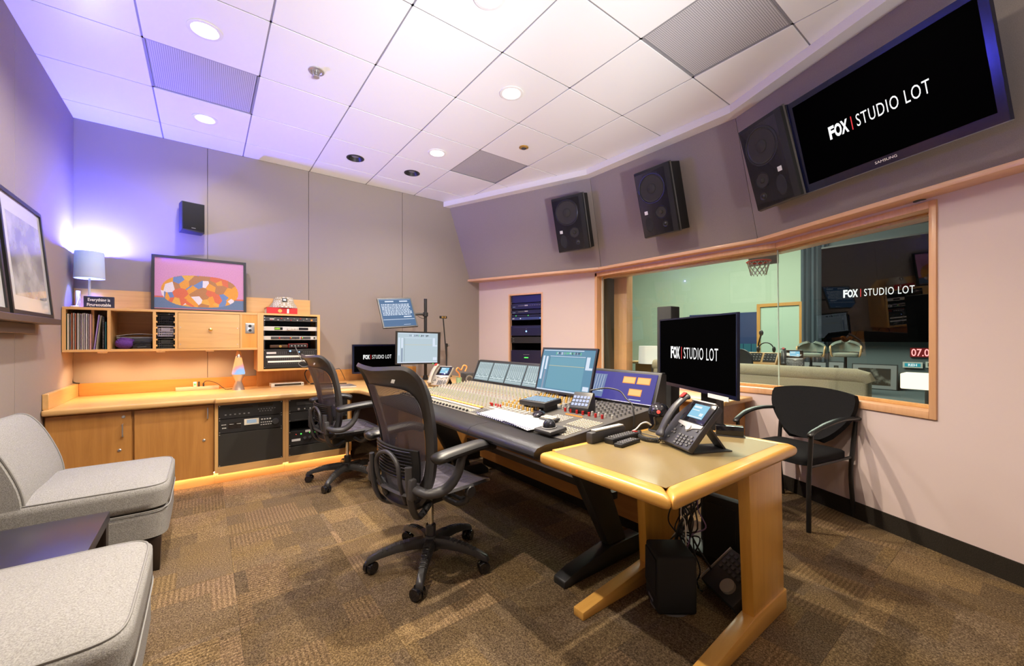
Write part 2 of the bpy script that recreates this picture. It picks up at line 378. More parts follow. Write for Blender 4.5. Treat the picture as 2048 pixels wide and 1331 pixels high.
# --- floor with carpet tiles
m = MB(); m.bx(XL-0.1, 4.0, YR-0.1, YB+0.1, -0.08, -0.006); floor = struct(m.build('floor', 'dark_gap'))
m = MB(); m.bx(-0.2495, 0.2495, -0.2495, 0.2495, -0.006, 0.0); t0 = m.build('carpet_tile', 'carpet', floor)
first = True
def low_x(y):
    for (a, b) in zip(LOW, LOW[1:]):
        if b[1] <= y <= a[1]: return a[0] + (b[0]-a[0])*(a[1]-y)/(a[1]-b[1])
    return LOW[-1][0]
for i in range(10):
    for j in range(13):
        x = XL+0.25+i*0.5; y = YB-0.15-j*0.5
        if y < YR-0.1 or x-0.25 > low_x(min(max(y, YR), YB))+0.12: continue
        o = t0 if first else t0.copy()
        if not first: COL.objects.link(o)
        first = False
        o.location = (x, y, 0); o.rotation_euler = (0, 0, random.choice((0, PI/2, PI, -PI/2)))
# --- fabric walls: backing + panels with open joints
m = MB(); m.bx(XL-0.12, 3.3, YB, YB+0.1, -0.05, CEIL+0.1); wb = struct(m.build('wall_back', 'dark_gap'))
def panel_y(x0, x1, z0, z1): MB().bx(x0+0.0015, x1-0.0015, YB-0.012, YB, z0, z1).build('fabric_panel', 'wall_fabric', wb, bevel=0.002, seg=1)
for a, b in ((XL, 0.018), (0.018, 0.905), (0.905, 1.975), (1.975, 3.3)): panel_y(a, b, 0, CEIL)
m = MB(); m.bx(XL-0.1, XL, YR-0.1, YB+0.1, -0.05, CEIL+0.1); wl = struct(m.build('wall_left', 'dark_gap'))
for a, b in ((YR, -0.1), (-0.1, 1.13), (1.13, 2.36), (2.36, 3.58), (3.58, YB-0.012)):
    MB().bx(XL, XL+0.012, a+0.0015, b-0.0015, 0, CEIL).build('fabric_panel', 'wall_fabric', wl, bevel=0.002, seg=1)
struct(MB().bx(XL-0.1, 4.2, YR-0.1, YR, -0.05, CEIL+0.1).build('wall_rear', 'room_paint'))
# --- front wall, lower part: A, C pieces painted, opening for the window over B and most of C
def seg_wall(a, b, z0, z1, name, matn, thick=0.08, parent=None):
    a = Vector((*a, 0)); b = Vector((*b, 0)); n = Vector(((b-a).y, -(b-a).x, 0)).normalized()
    if n.x < 0: n = -n
    m = MB(); m.hexa([a+Vector((0,0,z0)), b+Vector((0,0,z0)), b+n*thick+Vector((0,0,z0)), a+n*thick+Vector((0,0,z0))],
                     [a+Vector((0,0,z1)), b+Vector((0,0,z1)), b+n*thick+Vector((0,0,z1)), a+n*thick+Vector((0,0,z1))])
    return m.build(name, matn, parent)
def lerp(a, b, t): return (a[0]+(b[0]-a[0])*t, a[1]+(b[1]-a[1])*t)
WZ0, WZ1 = 0.745, 1.965      # window opening
LA = (Vector(LOW[1])-Vector(LOW[0])).length
ra0, ra1 = 0.515/LA, 1.04/LA    # rack opening along wall A
wf = struct(seg_wall(LOW[0], lerp(LOW[0], LOW[1], ra0), 0, ZLED+0.02, 'wall_front', 'wall_paint'))
for (a, b, z0, z1) in ((ra0, ra1, 0, 0.35), (ra0, ra1, 1.80, ZLED+0.02), (ra1, 1, 0, ZLED+0.02)):
    seg_wall(lerp(LOW[0], LOW[1], a), lerp(LOW[0], LOW[1], b), z0, z1, 'wall_section', 'wall_paint', parent=wf)
tC = (LOW[2][1]-0.40)/(LOW[2][1]-LOW[3][1])   # window right end on C
PC = lerp(LOW[2], LOW[3], tC)
seg_wall(LOW[1], LOW[2], 0, WZ0, 'wall_section', 'wall_paint', parent=wf); seg_wall(LOW[1], LOW[2], WZ1, ZLED+0.02, 'wall_section', 'wall_paint', parent=wf)
seg_wall(LOW[2], PC, 0, WZ0, 'wall_section', 'wall_paint', parent=wf); seg_wall(LOW[2], PC, WZ1, ZLED+0.02, 'wall_section', 'wall_paint', parent=wf)
seg_wall(PC, LOW[3], 0, ZLED+0.02, 'wall_section', 'wall_paint', parent=wf)
# carpet baseboard
bbd = None
for a, b in zip(LOW, LOW[1:]):
    o = seg_wall((a[0]-0.013, a[1]), (b[0]-0.013, b[1]), 0, 0.108, 'baseboard_front' if bbd is None else 'baseboard_section', 'baseboard_carpet', 0.014, bbd)
    if bbd is None: bbd = struct(o)
# --- soffit: three slanted fabric panels, ledge, crown
def pz(p, z): return Vector((p[0], p[1], z))
sof = None
for i in range(3):
    a, b, c, d = pz(SB[i], ZLED+0.03), pz(SB[i+1], ZLED+0.03), pz(ST[i+1], ZST), pz(ST[i], ZST)
    n = (b-a).cross(c-a).normalized()
    if n.x > 0: n = -n
    e = (b-a).normalized()*0.0015
    m = MB(); m.hexa([a+e-n*0.03, b-e-n*0.03, c-e-n*0.03, d+e-n*0.03], [a+e, b-e, c-e, d+e])
    o = m.build('wall_soffit' if sof is None else 'soffit_panel', 'soffit_fabric', sof)
    if sof is None: sof = struct(o)
for i in range(3):   # dark backing in the joints, above everything
    a, b, c, d = pz(SB[i], ZLED+0.03), pz(SB[i+1], ZLED+0.03), pz(ST[i+1], ZST), pz(ST[i], ZST)
    n = (b-a).cross(c-a).normalized()
    if n.x > 0: n = -n
    MB().hexa([p-n*0.06 for p in (a, b, c, d)], [p-n*0.03 for p in (a, b, c, d)]).build('soffit_backing', 'dark_gap', sof)
def strip(pts_in, pts_out, z0, z1, name, matn, parent, bevel=0.0):
    out = []
    for i in range(len(pts_in)-1):
        m = MB(); q = [pts_in[i], pts_in[i+1], pts_out[i+1], pts_out[i]]
        m.hexa([pz(p, z0) for p in q], [pz(p, z1) for p in q]); o = m.build(name, matn, parent, bevel=bevel)
        out.append(o)
    return out
far = [(p[0]+0.12, p[1]) for p in SB]
led = []
for i in range(3):
    q = [LED[i], LED[i+1], (LOW[i+1][0]+0.1, LOW[i+1][1]), (LOW[i][0]+0.1, LOW[i][1])]
    m = MB(); m.hexa([pz(p, ZLED) for p in q], [pz(p, ZLED+0.03) for p in q])
    o = m.build('trim_1' if not led else 'ledge_section', 'maple_trim', led[0] if led else None, bevel=0.004)
    led.append(o)
struct(led[0])
crn = []
for i in range(3):
    q = [CR[i], CR[i+1], (ST[i+1][0]+0.1, ST[i+1][1]), (ST[i][0]+0.1, ST[i][1])]
    m = MB(); m.hexa([pz(p, ZST) for p in q], [pz(p, CEIL-0.001) for p in q])
    o = m.build('trim_2' if not crn else 'crown_section', 'crown_white', crn[0] if crn else None)
    crn.append(o)
struct(crn[0])
# --- ceiling: slab, tiles, grid bars, grilles
m = MB(); m.bx(XL-0.1, 4.1, YR-0.1, YB+0.1, CEIL+0.03, CEIL+0.12); ceil = struct(m.build('ceiling', 'dark_gap'))
GX0, GY0, GS = 0.3036, 1.5044, 0.6096      # grid origin: column b, row l(-2)
holes = {}
def tile_of(x, y): return (math.floor((x-GX0)/GS), math.floor((y-GY0)/GS))
DL = [(-0.01, 3.03), (0.0, 4.24), (1.83, 2.42), (1.83, 3.63), (1.23, 1.82), (0.0, 1.2), (2.44, 0.6), (0.9, -0.6)]
DARK = [(1.212, 4.222), (1.819, 4.240)]
for p in DL+DARK: holes[tile_of(*p)] = 1
GRILL = {tile_of(0.0, 3.63), tile_of(2.44, 3.63), tile_of(2.44, 1.2)}
def front_limit(y):
    for (a, b) in zip(CR, CR[1:]):
        if b[1] <= y <= a[1]: return a[0] + (b[0]-a[0])*(a[1]-y)/(a[1]-b[1])
    return CR[-1][0]
GAP = 0.0095
def ring_tile(x0, x1, y0, y1, r):
    # tile with a round hole in its middle
    m = MB(); n = 32; cx, cy = (x0+x1)/2, (y0+y1)/2
    for z, flip in ((CEIL, 0),):
        inner = []; outer = []
        for k in range(n):
            a = 2*PI*k/n; c, s_ = math.cos(a), math.sin(a); q = max(abs(c), abs(s_))
            inner.append(m.bm.verts.new((cx+r*c, cy+r*s_, z))); outer.append(m.bm.verts.new((cx+c/q*(x1-x0)/2, cy+s_/q*(y1-y0)/2, z)))
        up = [m.bm.verts.new((v.co.x, v.co.y, z+0.02)) for v in inner]
        upo = [m.bm.verts.new((v.co.x, v.co.y, z+0.02)) for v in outer]
        for k in range(n):
            k2 = (k+1) % n
            m.bm.faces.new((inner[k], inner[k2], outer[k2], outer[k])); m.bm.faces.new((inner[k], up[k], up[k2], inner[k2])); m.bm.faces.new((outer[k], outer[k2], upo[k2], upo[k]))
    return m
def grille_mat():
    m_, nt, b = _new('grille')
    tc = nt.nodes.new('ShaderNodeTexCoord'); mp = nt.nodes.new('ShaderNodeMapping'); mp.inputs['Scale'].default_value = (90, 90, 0.001)
    v = nt.nodes.new('ShaderNodeTexVoronoi'); v.inputs['Randomness'].default_value = 0.0; v.inputs['Scale'].default_value = 1.0
    r = ramp(nt, [(0.24, (0.10, 0.10, 0.11)), (0.32, (0.55, 0.54, 0.56))])
    nt.links.new(tc.outputs['Object'], mp.inputs[0]); nt.links.new(mp.outputs[0], v.inputs['Vector']); nt.links.new(v.outputs['Distance'], r.inputs[0]); nt.links.new(r.outputs[0], b.inputs['Base Color'])
    b.inputs['Roughness'].default_value = 0.45
grille_mat()
for i in range(-2, 5):
    for j in range(-5, 6):
        x0, x1 = GX0+i*GS, GX0+(i+1)*GS; y0, y1 = GY0+j*GS, GY0+(j+1)*GS
        x0c, x1c = max(x0+GAP/2, XL), x1-GAP/2; y0c, y1c = max(y0+GAP/2, YR), min(y1-GAP/2, YB-0.012)
        if x1c <= x0c+0.02 or y1c <= y0c+0.02 or y0c > YB: continue
        lim = max(front_limit(min(max(y, YR), YB)) for y in (y0c, (y0c+y1c)/2, y1c))
        if x0c > lim+0.02: continue
        x1c = min(x1c, lim+0.05)
        if (i, j) in GRILL:
            MB().bx(x0c+0.008, x1c-0.008, y0c+0.008, y1c-0.008, CEIL+0.006, CEIL+0.012).build('perforated_grille', 'grille', ceil)
        elif (i, j) in holes:
            hp = [p for p in DL+DARK if tile_of(*p) == (i, j)][0]
            ring_tile(x0c, x1c, y0c, y1c, 0.075).build('ceiling_tile', 'ceiling_white', ceil)
        else:
            MB().bx(x0c, x1c, y0c, y1c, CEIL, CEIL+0.02).build('ceiling_tile', 'ceiling_white', ceil, bevel=0.0015, seg=1)
for i in range(-2, 6):     # grid bars sit just above the tile faces
    x = GX0+i*GS
    if XL < x < 3.3: MB().bx(x-0.01, x+0.01, YR, YB-0.012, CEIL+0.0035, CEIL+0.03).build('grid_bar', 'grid_grey', ceil)
for j in range(-4, 6):
    y = GY0+j*GS
    MB().bx(XL, 3.3, y-0.01, y+0.01, CEIL+0.0035, CEIL+0.03).build('grid_bar', 'grid_grey', ceil)
# --- recessed downlights
emis('lamp_lens', (1, 0.93, 0.82), 6.0)
def tilecentre(x, y): t = tile_of(x, y); return (GX0+(t[0]+.5)*GS, GY0+(t[1]+.5)*GS)
DNAMES = ['white recessed downlight over the grey armchairs beside the left perforated grille, nearer the camera', 'white recessed downlight nearest the back left corner above the lamp shelf', 'white recessed downlight over the middle of the mixing console', 'white recessed downlight over the back end of the console beside a grille', 'white recessed downlight at the top edge of the picture', 'white recessed downlight outside the picture near the left wall', 'added white recessed downlight outside the picture above the guest chair', 'white recessed downlight outside the picture behind the camera']
for k, p in enumerate(DL):
    cx, cy = tilecentre(*p)
    t = thing('recessed_downlight', DNAMES[k], 'ceiling light', (cx, cy, CEIL), group='recessed ceiling lights')
    MB().lathe([(0.088, -0.001), (0.088, -0.005), (0.070, -0.007), (0.066, 0.0), (0.058, 0.028), (0.062, 0.028), (0.074, 0.0), (0.088, -0.001)], 32, caps=False).build('trim_ring', 'white_plastic', t)
    MB().lathe([(0.056, 0.021), (0.05, 0.017), (0.001, 0.0165)], 24, caps=False).build('lens', 'lamp_lens', t)
for k, p in enumerate(DARK):
    cx, cy = tilecentre(*p)
    t = thing('dark_recessed_downlight', ['unlit black recessed downlight in the ceiling, the one nearer the left wall', 'unlit black recessed downlight in the ceiling, the one nearer the console'][k], 'ceiling light', (cx, cy, CEIL), group='unlit black recessed lights')
    MB().lathe([(0.085, -0.001), (0.085, -0.004), (0.072, -0.006), (0.066, 0.004), (0.05, 0.03), (0.07, 0.03), (0.085, -0.001)], 32, caps=False).build('trim_ring', 'black_plastic', t)
    MB().lathe([(0.045, 0.026), (0.03, 0.014), (0.001, 0.012)], 20, caps=False).build('bulb', 'mid_grey', t)
t = thing('sprinkler_head', 'round metal sprinkler head in the ceiling near the left downlights', 'sprinkler', (*tilecentre(0.604, 3.046), CEIL))
MB().lathe([(0.05, 0.0), (0.05, -0.006), (0.035, -0.008), (0.03, -0.004), (0.012, -0.006), (0.012, -0.03), (0.001, -0.03)], 24, caps=False).build('escutcheon', 'silver', t)
MB().tube([(-0.02, 0, -0.006), (-0.018, 0, -0.03), (0, 0, -0.042), (0.018, 0, -0.03), (0.02, 0, -0.006)], 0.004).build('frame_arm', 'silver', t)
MB().lathe([(0.001, -0.040), (0.02, -0.041), (0.02, -0.044), (0.001, -0.045)], 12).build('deflector', 'silver', t)
t = thing('smoke_sensor', 'small dark round ceiling sensor beside the far grille', 'sensor', (*tilecentre(2.419, 3.026), CEIL))
MB().lathe([(0.045, 0.0), (0.045, -0.006), (0.03, -0.012), (0.012, -0.014), (0.001, -0.014)], 20, caps=False).build('cover', 'brass', t)
MB().lathe([(0.026, -0.012), (0.020, -0.018), (0.001, -0.019)], 16, caps=False).build('lens', 'dark_grey', t)
# --- window: wood frame, sill, leaning glass panes
wood('window_wood', (0.66, 0.36, 0.19), (0.76, 0.45, 0.25), 2, rough=0.35)
def wall_off(d):   # lower wall polyline moved out by d (B and C)
    b0 = (LOW[1][0]+d, LOW[1][1]+d*0.18); k = (LOW[2][0]+d, LOW[2][1]+d*0.2)
    n = Vector((_n.x, _n.y))*d
    return b0, k, (PC[0]+n.x, PC[1]+n.y)
_n = Vector((LOW[2][1]-LOW[3][1], -(LOW[2][0]-LOW[3][0]), 0)).normalized()
if _n.x < 0: _n = -_n
win = thing('window_1', None, None, (3.72, 1.9, WZ0)); struct(win)
def winseg(d0, d1, z0, z1, name, matn, zb0=None, bevel=0.003):
    a = wall_off(d0); b = wall_off(d1)
    for i in (0, 1):
        m = W(win); q = [a[i], a[i+1], b[i+1], b[i]]; m.hexa([pz(p, z0) for p in q], [pz(p, z1) for p in q]); m.build(name, matn, win, bevel=bevel)
winseg(-0.012, 0.30, WZ0-0.01, WZ0+0.035, 'sill', 'window_wood')
winseg(-0.012, 0.30, WZ1-0.03, WZ1+0.012, 'head', 'window_wood')
winseg(0.09, 0.11, WZ0+0.035, WZ0+0.06, 'glazing_bead', 'maple'); winseg(0.09, 0.11, WZ1-0.05, WZ1-0.03, 'glazing_bead', 'maple')
def jamb(p0, dirv, w, d0, d1, matn='window_wood'):
    p0 = Vector((*p0, 0)); dirv = Vector((*dirv, 0)).normalized(); n = Vector((-dirv.y, dirv.x, 0))
    if n.x < 0: n = -n
    q = [p0+n*d0, p0+dirv*w+n*d0, p0+dirv*w+n*d1, p0+n*d1]
    m = W(win); m.hexa([v+Vector((0,0,WZ0-0.01)) for v in q], [v+Vector((0,0,WZ1+0.012)) for v in q]); m.build('jamb', matn, win, bevel=0.003)
jamb(PC, (LOW[2][0]-PC[0], LOW[2][1]-PC[1]), -0.035, -0.012, 0.30)
jamb((LOW[1][0], LOW[1][1]), (0, -1), 0.035, -0.012, 0.12)
mat('reveal_reflection_dark', (0.05, 0.055, 0.05), 0.9)  # dark base colour stands in for the dim glass reflection at the left jamb
W(win).bx(3.84, 4.06, 3.235, 3.28, 0.60, WZ1+0.06).build('reflection_reveal', 'reveal_reflection_dark', win)
jamb((LOW[1][0], LOW[1][1]-0.035), (0, -1), 0.012, 0.07, 0.10, 'white_plastic')
# panes lean outwards at the foot
for (i, nm) in ((0, 'pane'), (1, 'pane')):
    a = wall_off(0.08); b = wall_off(0.15)
    q0 = [pz(b[i], WZ0+0.04), pz(b[i+1], WZ0+0.04), pz(a[i+1], WZ1-0.035), pz(a[i], WZ1-0.035)]
    n = (q0[1]-q0[0]).cross(q0[3]-q0[0]).normalized()
    if n.x < 0: n = -n
    MBw = W(win); MBw.quad(*q0); MBw.build('pane', 'window_glass', win, smooth=False)
a = wall_off(0.08); b = wall_off(0.15)
mat('pane_edge', (0.55, 0.75, 0.68), 0.15)
MBw = W(win); MBw.tube([pz(b[1], WZ0+0.04), pz(a[1], WZ1-0.035)], 0.005, 6); MBw.build('pane_joint', 'pane_edge', win)
t = thing('frame_downlight', 'small dark round light recessed in the window head at the right', 'ceiling light', (*atp(1840, 401, (LED[2][0], LED[2][1], ZLED), Vector((0,0,1))).xy, ZLED))
MB().lathe([(0.03, 0), (0.03, -0.003), (0.02, -0.004), (0.001, -0.002)], 16, caps=False).build('trim_ring', 'dark_grey', t)
# ================================================================ SHARED BUILDERS
def thingM(name, label, cat, M, group=None):
    o = bpy.data.objects.new(name, None); COL.objects.link(o); o.empty_display_size = 0.05
    o.location = M.to_translation(); o.rotation_euler = M.to_euler(); o.matrix_world = M
    return tag(o, label, cat, group)
FY = lambda x, y, z: frame3((x, y, z), (1, 0, 0), (0, 0, 1))      # faces -Y (towards the camera end)
FX = lambda x, y, z: frame3((x, y, z), (0, -1, 0), (0, 0, 1))     # faces -X (towards the left wall)
def tiltM(M, deg): return M @ Matrix.Rotation(R(deg), 4, 'X')
def disc(m, x, y, r, z0, z1, n=12, r1=None): m.lathe([(r, 0), (r if r1 is None else r1, z1-z0)], n, Matrix.Translation((x, y, z0)))
def rack_unit(name, label, M, w, h, depth, face, details=(), ears=True, group='rack units', body='black_matte'):
    t = thingM(name, label, 'rack unit', M, group)
    MB().box((0, 0, 0), (w, h-0.002, 0.005)).build('faceplate', face, t, bevel=0.001, seg=1)
    MB().box((0, 0, -0.003-depth/2), (w*0.92, h-0.004, depth)).build('chassis', body, t)
    if ears:
        m = MB()
        for sx in (-1, 1):
            for sy in ((-1, 1) if h > 0.03 else (0,)): disc(m, sx*(w/2-0.008), sy*(h/2-0.008), 0.004, 0.0025, 0.005, 8)
        m.build('mounting_screws', 'silver', t)['kind'] = 'stuff'
    group_m = {}
    for d in details:
        k = d[0]
        if k == 'knob':
            _, x, y, r, mm = d[:5]; m = group_m.setdefault(('knobs', mm), MB()); disc(m, x, y, r, 0.0025, 0.014, 12, r*0.85)
        elif k == 'rect':
            _, x, y, ww, hh, mm, nm = d; MB().box((x, y, 0.003), (ww, hh, 0.003)).build(nm, mm, t)
        elif k == 'led':
            _, x, y, r, mm = d; m = group_m.setdefault(('indicator_lights', mm), MB()); disc(m, x, y, r, 0.0025, 0.005, 8)
        elif k == 'btn':
            _, x, y, ww, hh, mm = d; m = group_m.setdefault(('buttons', mm), MB()); m.box((x, y, 0.0045), (ww, hh, 0.005))
        elif k == 'dial':
            _, x, y, r, mm = d; m = MB(); disc(m, x, y, r, 0.0025, 0.02, 24, r*0.9); m.build('dial', mm, t)
    for (nm, mm), m in group_m.items(): m.build(nm, mm, t)['kind'] = 'stuff'
    return t
def monitor(name, label, M, w, h, bez=0.016, depth=0.035, frame='black_plastic', screen='screen_black', bez_b=None, back=True, recess=0.002):
    # M: centre of the screen face, x right, y up, z out
    t = thingM(name, label, 'monitor', M)
    bb = bez if bez_b is None else bez_b
    m = MB()
    m.bx(-w/2, w/2, h/2-bez, h/2, -depth*0.4, 0.003); m.bx(-w/2, w/2, -h/2, -h/2+bb, -depth*0.4, 0.003)
    m.bx(-w/2, -w/2+bez, -h/2+bb, h/2-bez, -depth*0.4, 0.003); m.bx(w/2-bez, w/2, -h/2+bb, h/2-bez, -depth*0.4, 0.003)
    m.build('bezel', frame, t)
    s = MB(); s.bx(-w/2+bez-0.001, w/2-bez+0.001, -h/2+bb-0.001, h/2-bez+0.001, -0.006, 0.003-recess-0.001); s.build('screen', screen, t)
    if back:
        m = MB(); m.hexa([(-w/2, -h/2, -depth*0.4), (w/2, -h/2, -depth*0.4), (w/2, h/2, -depth*0.4), (-w/2, h/2, -depth*0.4)],
                         [(-w*.42, -h*.42, -depth), (w*.42, -h*.42, -depth), (w*.42, h*.42, -depth), (-w*.42, h*.42, -depth)])
        m.build('back_shell', frame, t)
    return t
def ui(t, rects, z=0.0012):
    g = {}
    for i, (x0, x1, y0, y1, mm, lay) in enumerate(rects):
        g.setdefault((mm, lay), MB()).bx(x0, x1, y0, y1, z+lay*0.0004, z+lay*0.0004+0.0003)
    for (mm, lay), m in g.items(): m.build('screen_graphics', mm, t)['kind'] = 'stuff'
# ================================================================ BACK WALL: COUNTER, CABINETS, SHELF
CZ = 0.715                      # counter top height
CYF = 4.03                      # counter front, left run
def px_x(px, Y): return aty(px, 700, Y).x
emis('led_strip_warm', (1, 0.66, 0.38), 75.0)
YF = 4.085                      # cabinet faces
xa, xb, xc, xd, xe = XL+0.014, px_x(265, YF), px_x(429, YF), px_x(571.5, YF-0.03), 1.12
# worktop, one continuous L
outl = [(XL+0.014, CYF), (xc, CYF), (xc, CYF-0.03), (1.06, CYF-0.03), (1.12, CYF-0.05), (1.16, CYF-0.12), (1.17, 3.80), (1.20, 3.33), (2.62, 3.33), (2.62, 4.886), (XL+0.014, 4.886)]
o = MB().prism(outl, CZ-0.042, CZ, 'xy').build('worktop', 'maple', None, bevel=0.012, seg=3)
tag(o, 'long maple worktop along the back wall turning the corner to the console', 'worktop')
# upstands
t = thing('counter_upstand', 'low wooden upstand behind the worktop under the wall shelf', 'backsplash', (0.02, 4.875, CZ))
W(t).bx(XL+0.045, 1.05, 4.866, 4.886, CZ, CZ+0.105).build('back_board', 'maple_deep_x', t, bevel=0.002, seg=1)
W(t).bx(XL+0.014, XL+0.044, CYF+0.03, 4.886, CZ, CZ+0.105).build('side_board', 'maple_y', t, bevel=0.002, seg=1)
t = thing('rear_upstand', 'short wooden upstand board behind the desk monitors', 'backsplash', (1.8, 4.875, CZ))
W(t).bx(1.055, 2.15, 4.866, 4.886, CZ, CZ+0.13).build('board', 'maple_deep_x', t, bevel=0.002, seg=1)
# base cabinets with doors
def base_cab(name, label, x0, x1, y, hx, lock_hi, lock_lo):
    t = thing(name, label, 'cabinet', ((x0+x1)/2, 4.5, 0))
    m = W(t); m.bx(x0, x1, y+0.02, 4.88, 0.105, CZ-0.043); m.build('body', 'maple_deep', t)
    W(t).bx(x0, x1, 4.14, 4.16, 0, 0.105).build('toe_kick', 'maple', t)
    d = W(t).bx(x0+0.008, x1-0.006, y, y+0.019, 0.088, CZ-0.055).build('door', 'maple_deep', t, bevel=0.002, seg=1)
    hp = aty(hx[0], hx[1], y); hq = aty(hx[0], hx[2], y)
    m = W(t); m.tube([(hp.x, y, hp.z), (hp.x, y-0.025, hp.z-0.002), (hp.x, y-0.025, hq.z+0.002), (hp.x, y, hq.z)], 0.0045, 8); m.build('handle', 'silver', d)
    for q in (lock_hi, lock_lo):
        if q:
            p = aty(q[0], q[1], y); Tq = Matrix.Translation((p.x, y+0.001, p.z)) @ Matrix.Rotation(R(90), 4, 'X')
            m = W(t); m.lathe([(0.011, 0), (0.011, 0.004), (0.007, 0.007), (0.007, 0.008), (0.0005, 0.008)], 16, Tq, caps=False); m.build('lock', 'silver', d)
    return t
base_cab('base_cabinet', 'wooden base cabinet behind the grey armchair, door with handle and two locks', xa, xb, YF, (246, 847, 872), (247, 833), (239, 900))
base_cab('base_cabinet', 'wooden base cabinet between the armchair cabinet and the rack bays', xb+0.002, xc, YF, (415.5, 815, 836), None, (408, 880))
# rack bays
def rack_bay(label, x0, x1, yf, parts_z):
    t = thing('rack_cabinet', label, 'cabinet', ((x0+x1)/2, 4.5, 0))
    z0, z1 = 0.105, CZ-0.043; st = 0.022
    W(t).bx(x0, x0+st, yf, 4.88, z0, z1).build('side_panel', 'maple_v', t); W(t).bx(x1-st, x1, yf, 4.88, z0, z1).build('side_panel', 'maple_v', t)
    W(t).bx(x0+st, x1-st, yf, yf+0.02, z0-0.014, z0+0.045).build('bottom_rail', 'maple', t); W(t).bx(x0+st, x1-st, yf, 4.88, z1-0.02, z1).build('top_rail', 'maple', t)
    W(t).bx(x0+st, x1-st, yf+0.02, 4.88, z0, z0+0.02).build('floor_board', 'maple', t); W(t).bx(x0+st, x1-st, 4.86, 4.88, z0, z1).build('back_panel', 'black_matte', t); W(t).bx(x0, x1, 4.14, 4.16, 0, 0.105).build('toe_kick', 'maple', t)
    for sx in (x0+st, x1-st-0.012): W(t).bx(sx, sx+0.012, yf+0.015, yf+0.03, z0+0.045, z1-0.02).build('rack_rail', 'black_plastic', t)
    return t
YR1 = YF-0.03
xm = xd; xr = px_x(700, YR1)
rack_bay('wooden rack cabinet beside the base cabinets holding the recorder', xc+0.001, xm, YR1, None)
rack_bay('wooden rack cabinet behind the far office chair with green lit gear', xm+0.001, xr, YR1, None)
t = thing('end_cabinet', 'wooden end panel cabinet under the worktop behind the far chair', 'cabinet', ((xr+1.13)/2, 4.5, 0))
W(t).bx(xr+0.001, 1.14, YR1+0.05, 4.88, 0.105, CZ-0.043).build('body', 'maple_deep', t); W(t).bx(xr+0.001, 1.14, 4.14, 4.16, 0, 0.105).build('toe_kick', 'maple', t)
t = thing('return_cabinet', 'wooden cabinet under the worktop corner beside the console', 'cabinet', (1.9, 4.1, 0))
W(t).bx(1.36, 2.6, 3.42, 3.97, 0.08, CZ-0.043).build('body', 'maple_deep', t); W(t).bx(1.345, 1.36, 3.42, 3.97, 0.10, CZ-0.05).build('end_panel', 'maple_deep_y', t, bevel=0.002, seg=1)
W(t).bx(1.40, 2.6, 3.46, 3.97, 0, 0.08).build('plinth', 'black_matte', t)
# led strip under the cabinets
t = thing('led_strip', 'warm glowing led strip along the toe kick under the cabinets', 'light strip', (0.1, 4.13, 0.1))
W(t).bx(XL+0.05, xr, 4.117, 4.125, 0.099, 0.104).build('strip', 'led_strip_warm', t)
m = W(t)
for k in range(48): x = XL+0.07+k*0.0385; m.box((x, 4.121, 0.098), (0.006, 0.005, 0.002))
m.build('diodes', 'led_strip_warm', t)['kind'] = 'stuff'
# --- rack gear in the lower bays
def rz(py, px=500, Y=YR1): return aty(px, py, Y).z
def bayM(x0, x1, z, y=YR1+0.012): return FY((x0+x1)/2, y, z)
bw = xm-xc-0.05
def rnd_btns(n, x0, x1, y, w, h, mm): return [('btn', x0+(x1-x0)*i/max(n-1, 1), y, w, h, mm) for i in range(n)]
zc1, zc0 = CZ-0.063, 0.15
rack_unit('disc_player', 'black rack disc player with row of small buttons at the top of the recorder bay', bayM(xc, xm, zc1-0.058), bw, 0.115, 0.35, 'black_plastic',
    [('rect', -0.07, 0.03, 0.16, 0.012, 'black_gloss', 'disc_tray'), ('rect', 0.10, 0.032, 0.11, 0.025, 'black_gloss', 'display')] + rnd_btns(6, -0.18, -0.02, -0.025, 0.012, 0.008, 'mid_grey') + rnd_btns(7, 0.05, 0.17, 0.0, 0.009, 0.006, 'mid_grey') + rnd_btns(5, 0.06, 0.14, -0.018, 0.009, 0.006, 'mid_grey'))
emis('lcd_blue', (0.62, 0.78, 0.95), 0.55)
d = [('rect', 0.0, 0.018, 0.105, 0.05, 'cream_plastic', 'display_frame'), ('rect', 0.0, 0.02, 0.07, 0.03, 'lcd_blue', 'display'), ('dial', 0.175, 0.0, 0.026, 'dark_grey'), ('rect', -0.12, 0.0, 0.085, 0.05, 'black_gloss', 'card_slots')]
d += rnd_btns(4, 0.075, 0.135, 0.028, 0.012, 0.01, 'silver_paint') + rnd_btns(6, 0.07, 0.145, 0.002, 0.009, 0.007, 'silver_paint') + rnd_btns(5, 0.07, 0.14, -0.018, 0.011, 0.006, 'silver_paint') + rnd_btns(4, -0.205, -0.18, 0.012, 0.006, 0.006, 'silver_paint') + rnd_btns(3, -0.2, -0.18, -0.015, 0.007, 0.008, 'silver_paint') + rnd_btns(2, -0.13, -0.1, 0.012, 0.05, 0.003, 'silver_paint')
d[3] = ('rect', -0.12, 0.0, 0.085, 0.05, 'black_gloss', 'card_slots')
rack_unit('audio_recorder', 'black rack recorder with a bright display and round dial', bayM(xc, xm, zc1-0.175), bw, 0.115, 0.35, 'black_plastic', d)
mat('vent_panel', (0.03, 0.029, 0.026), 0.35, noise=0.4, nscale=400, bump=0.5, bscale=500)
rack_unit('vent_panel', 'large dark perforated rack vent panel below the recorder', bayM(xc, xm, (zc1-0.235+zc0)/2), bw, zc1-0.235-zc0, 0.02, 'vent_panel')
bw2 = xr-xm-0.05
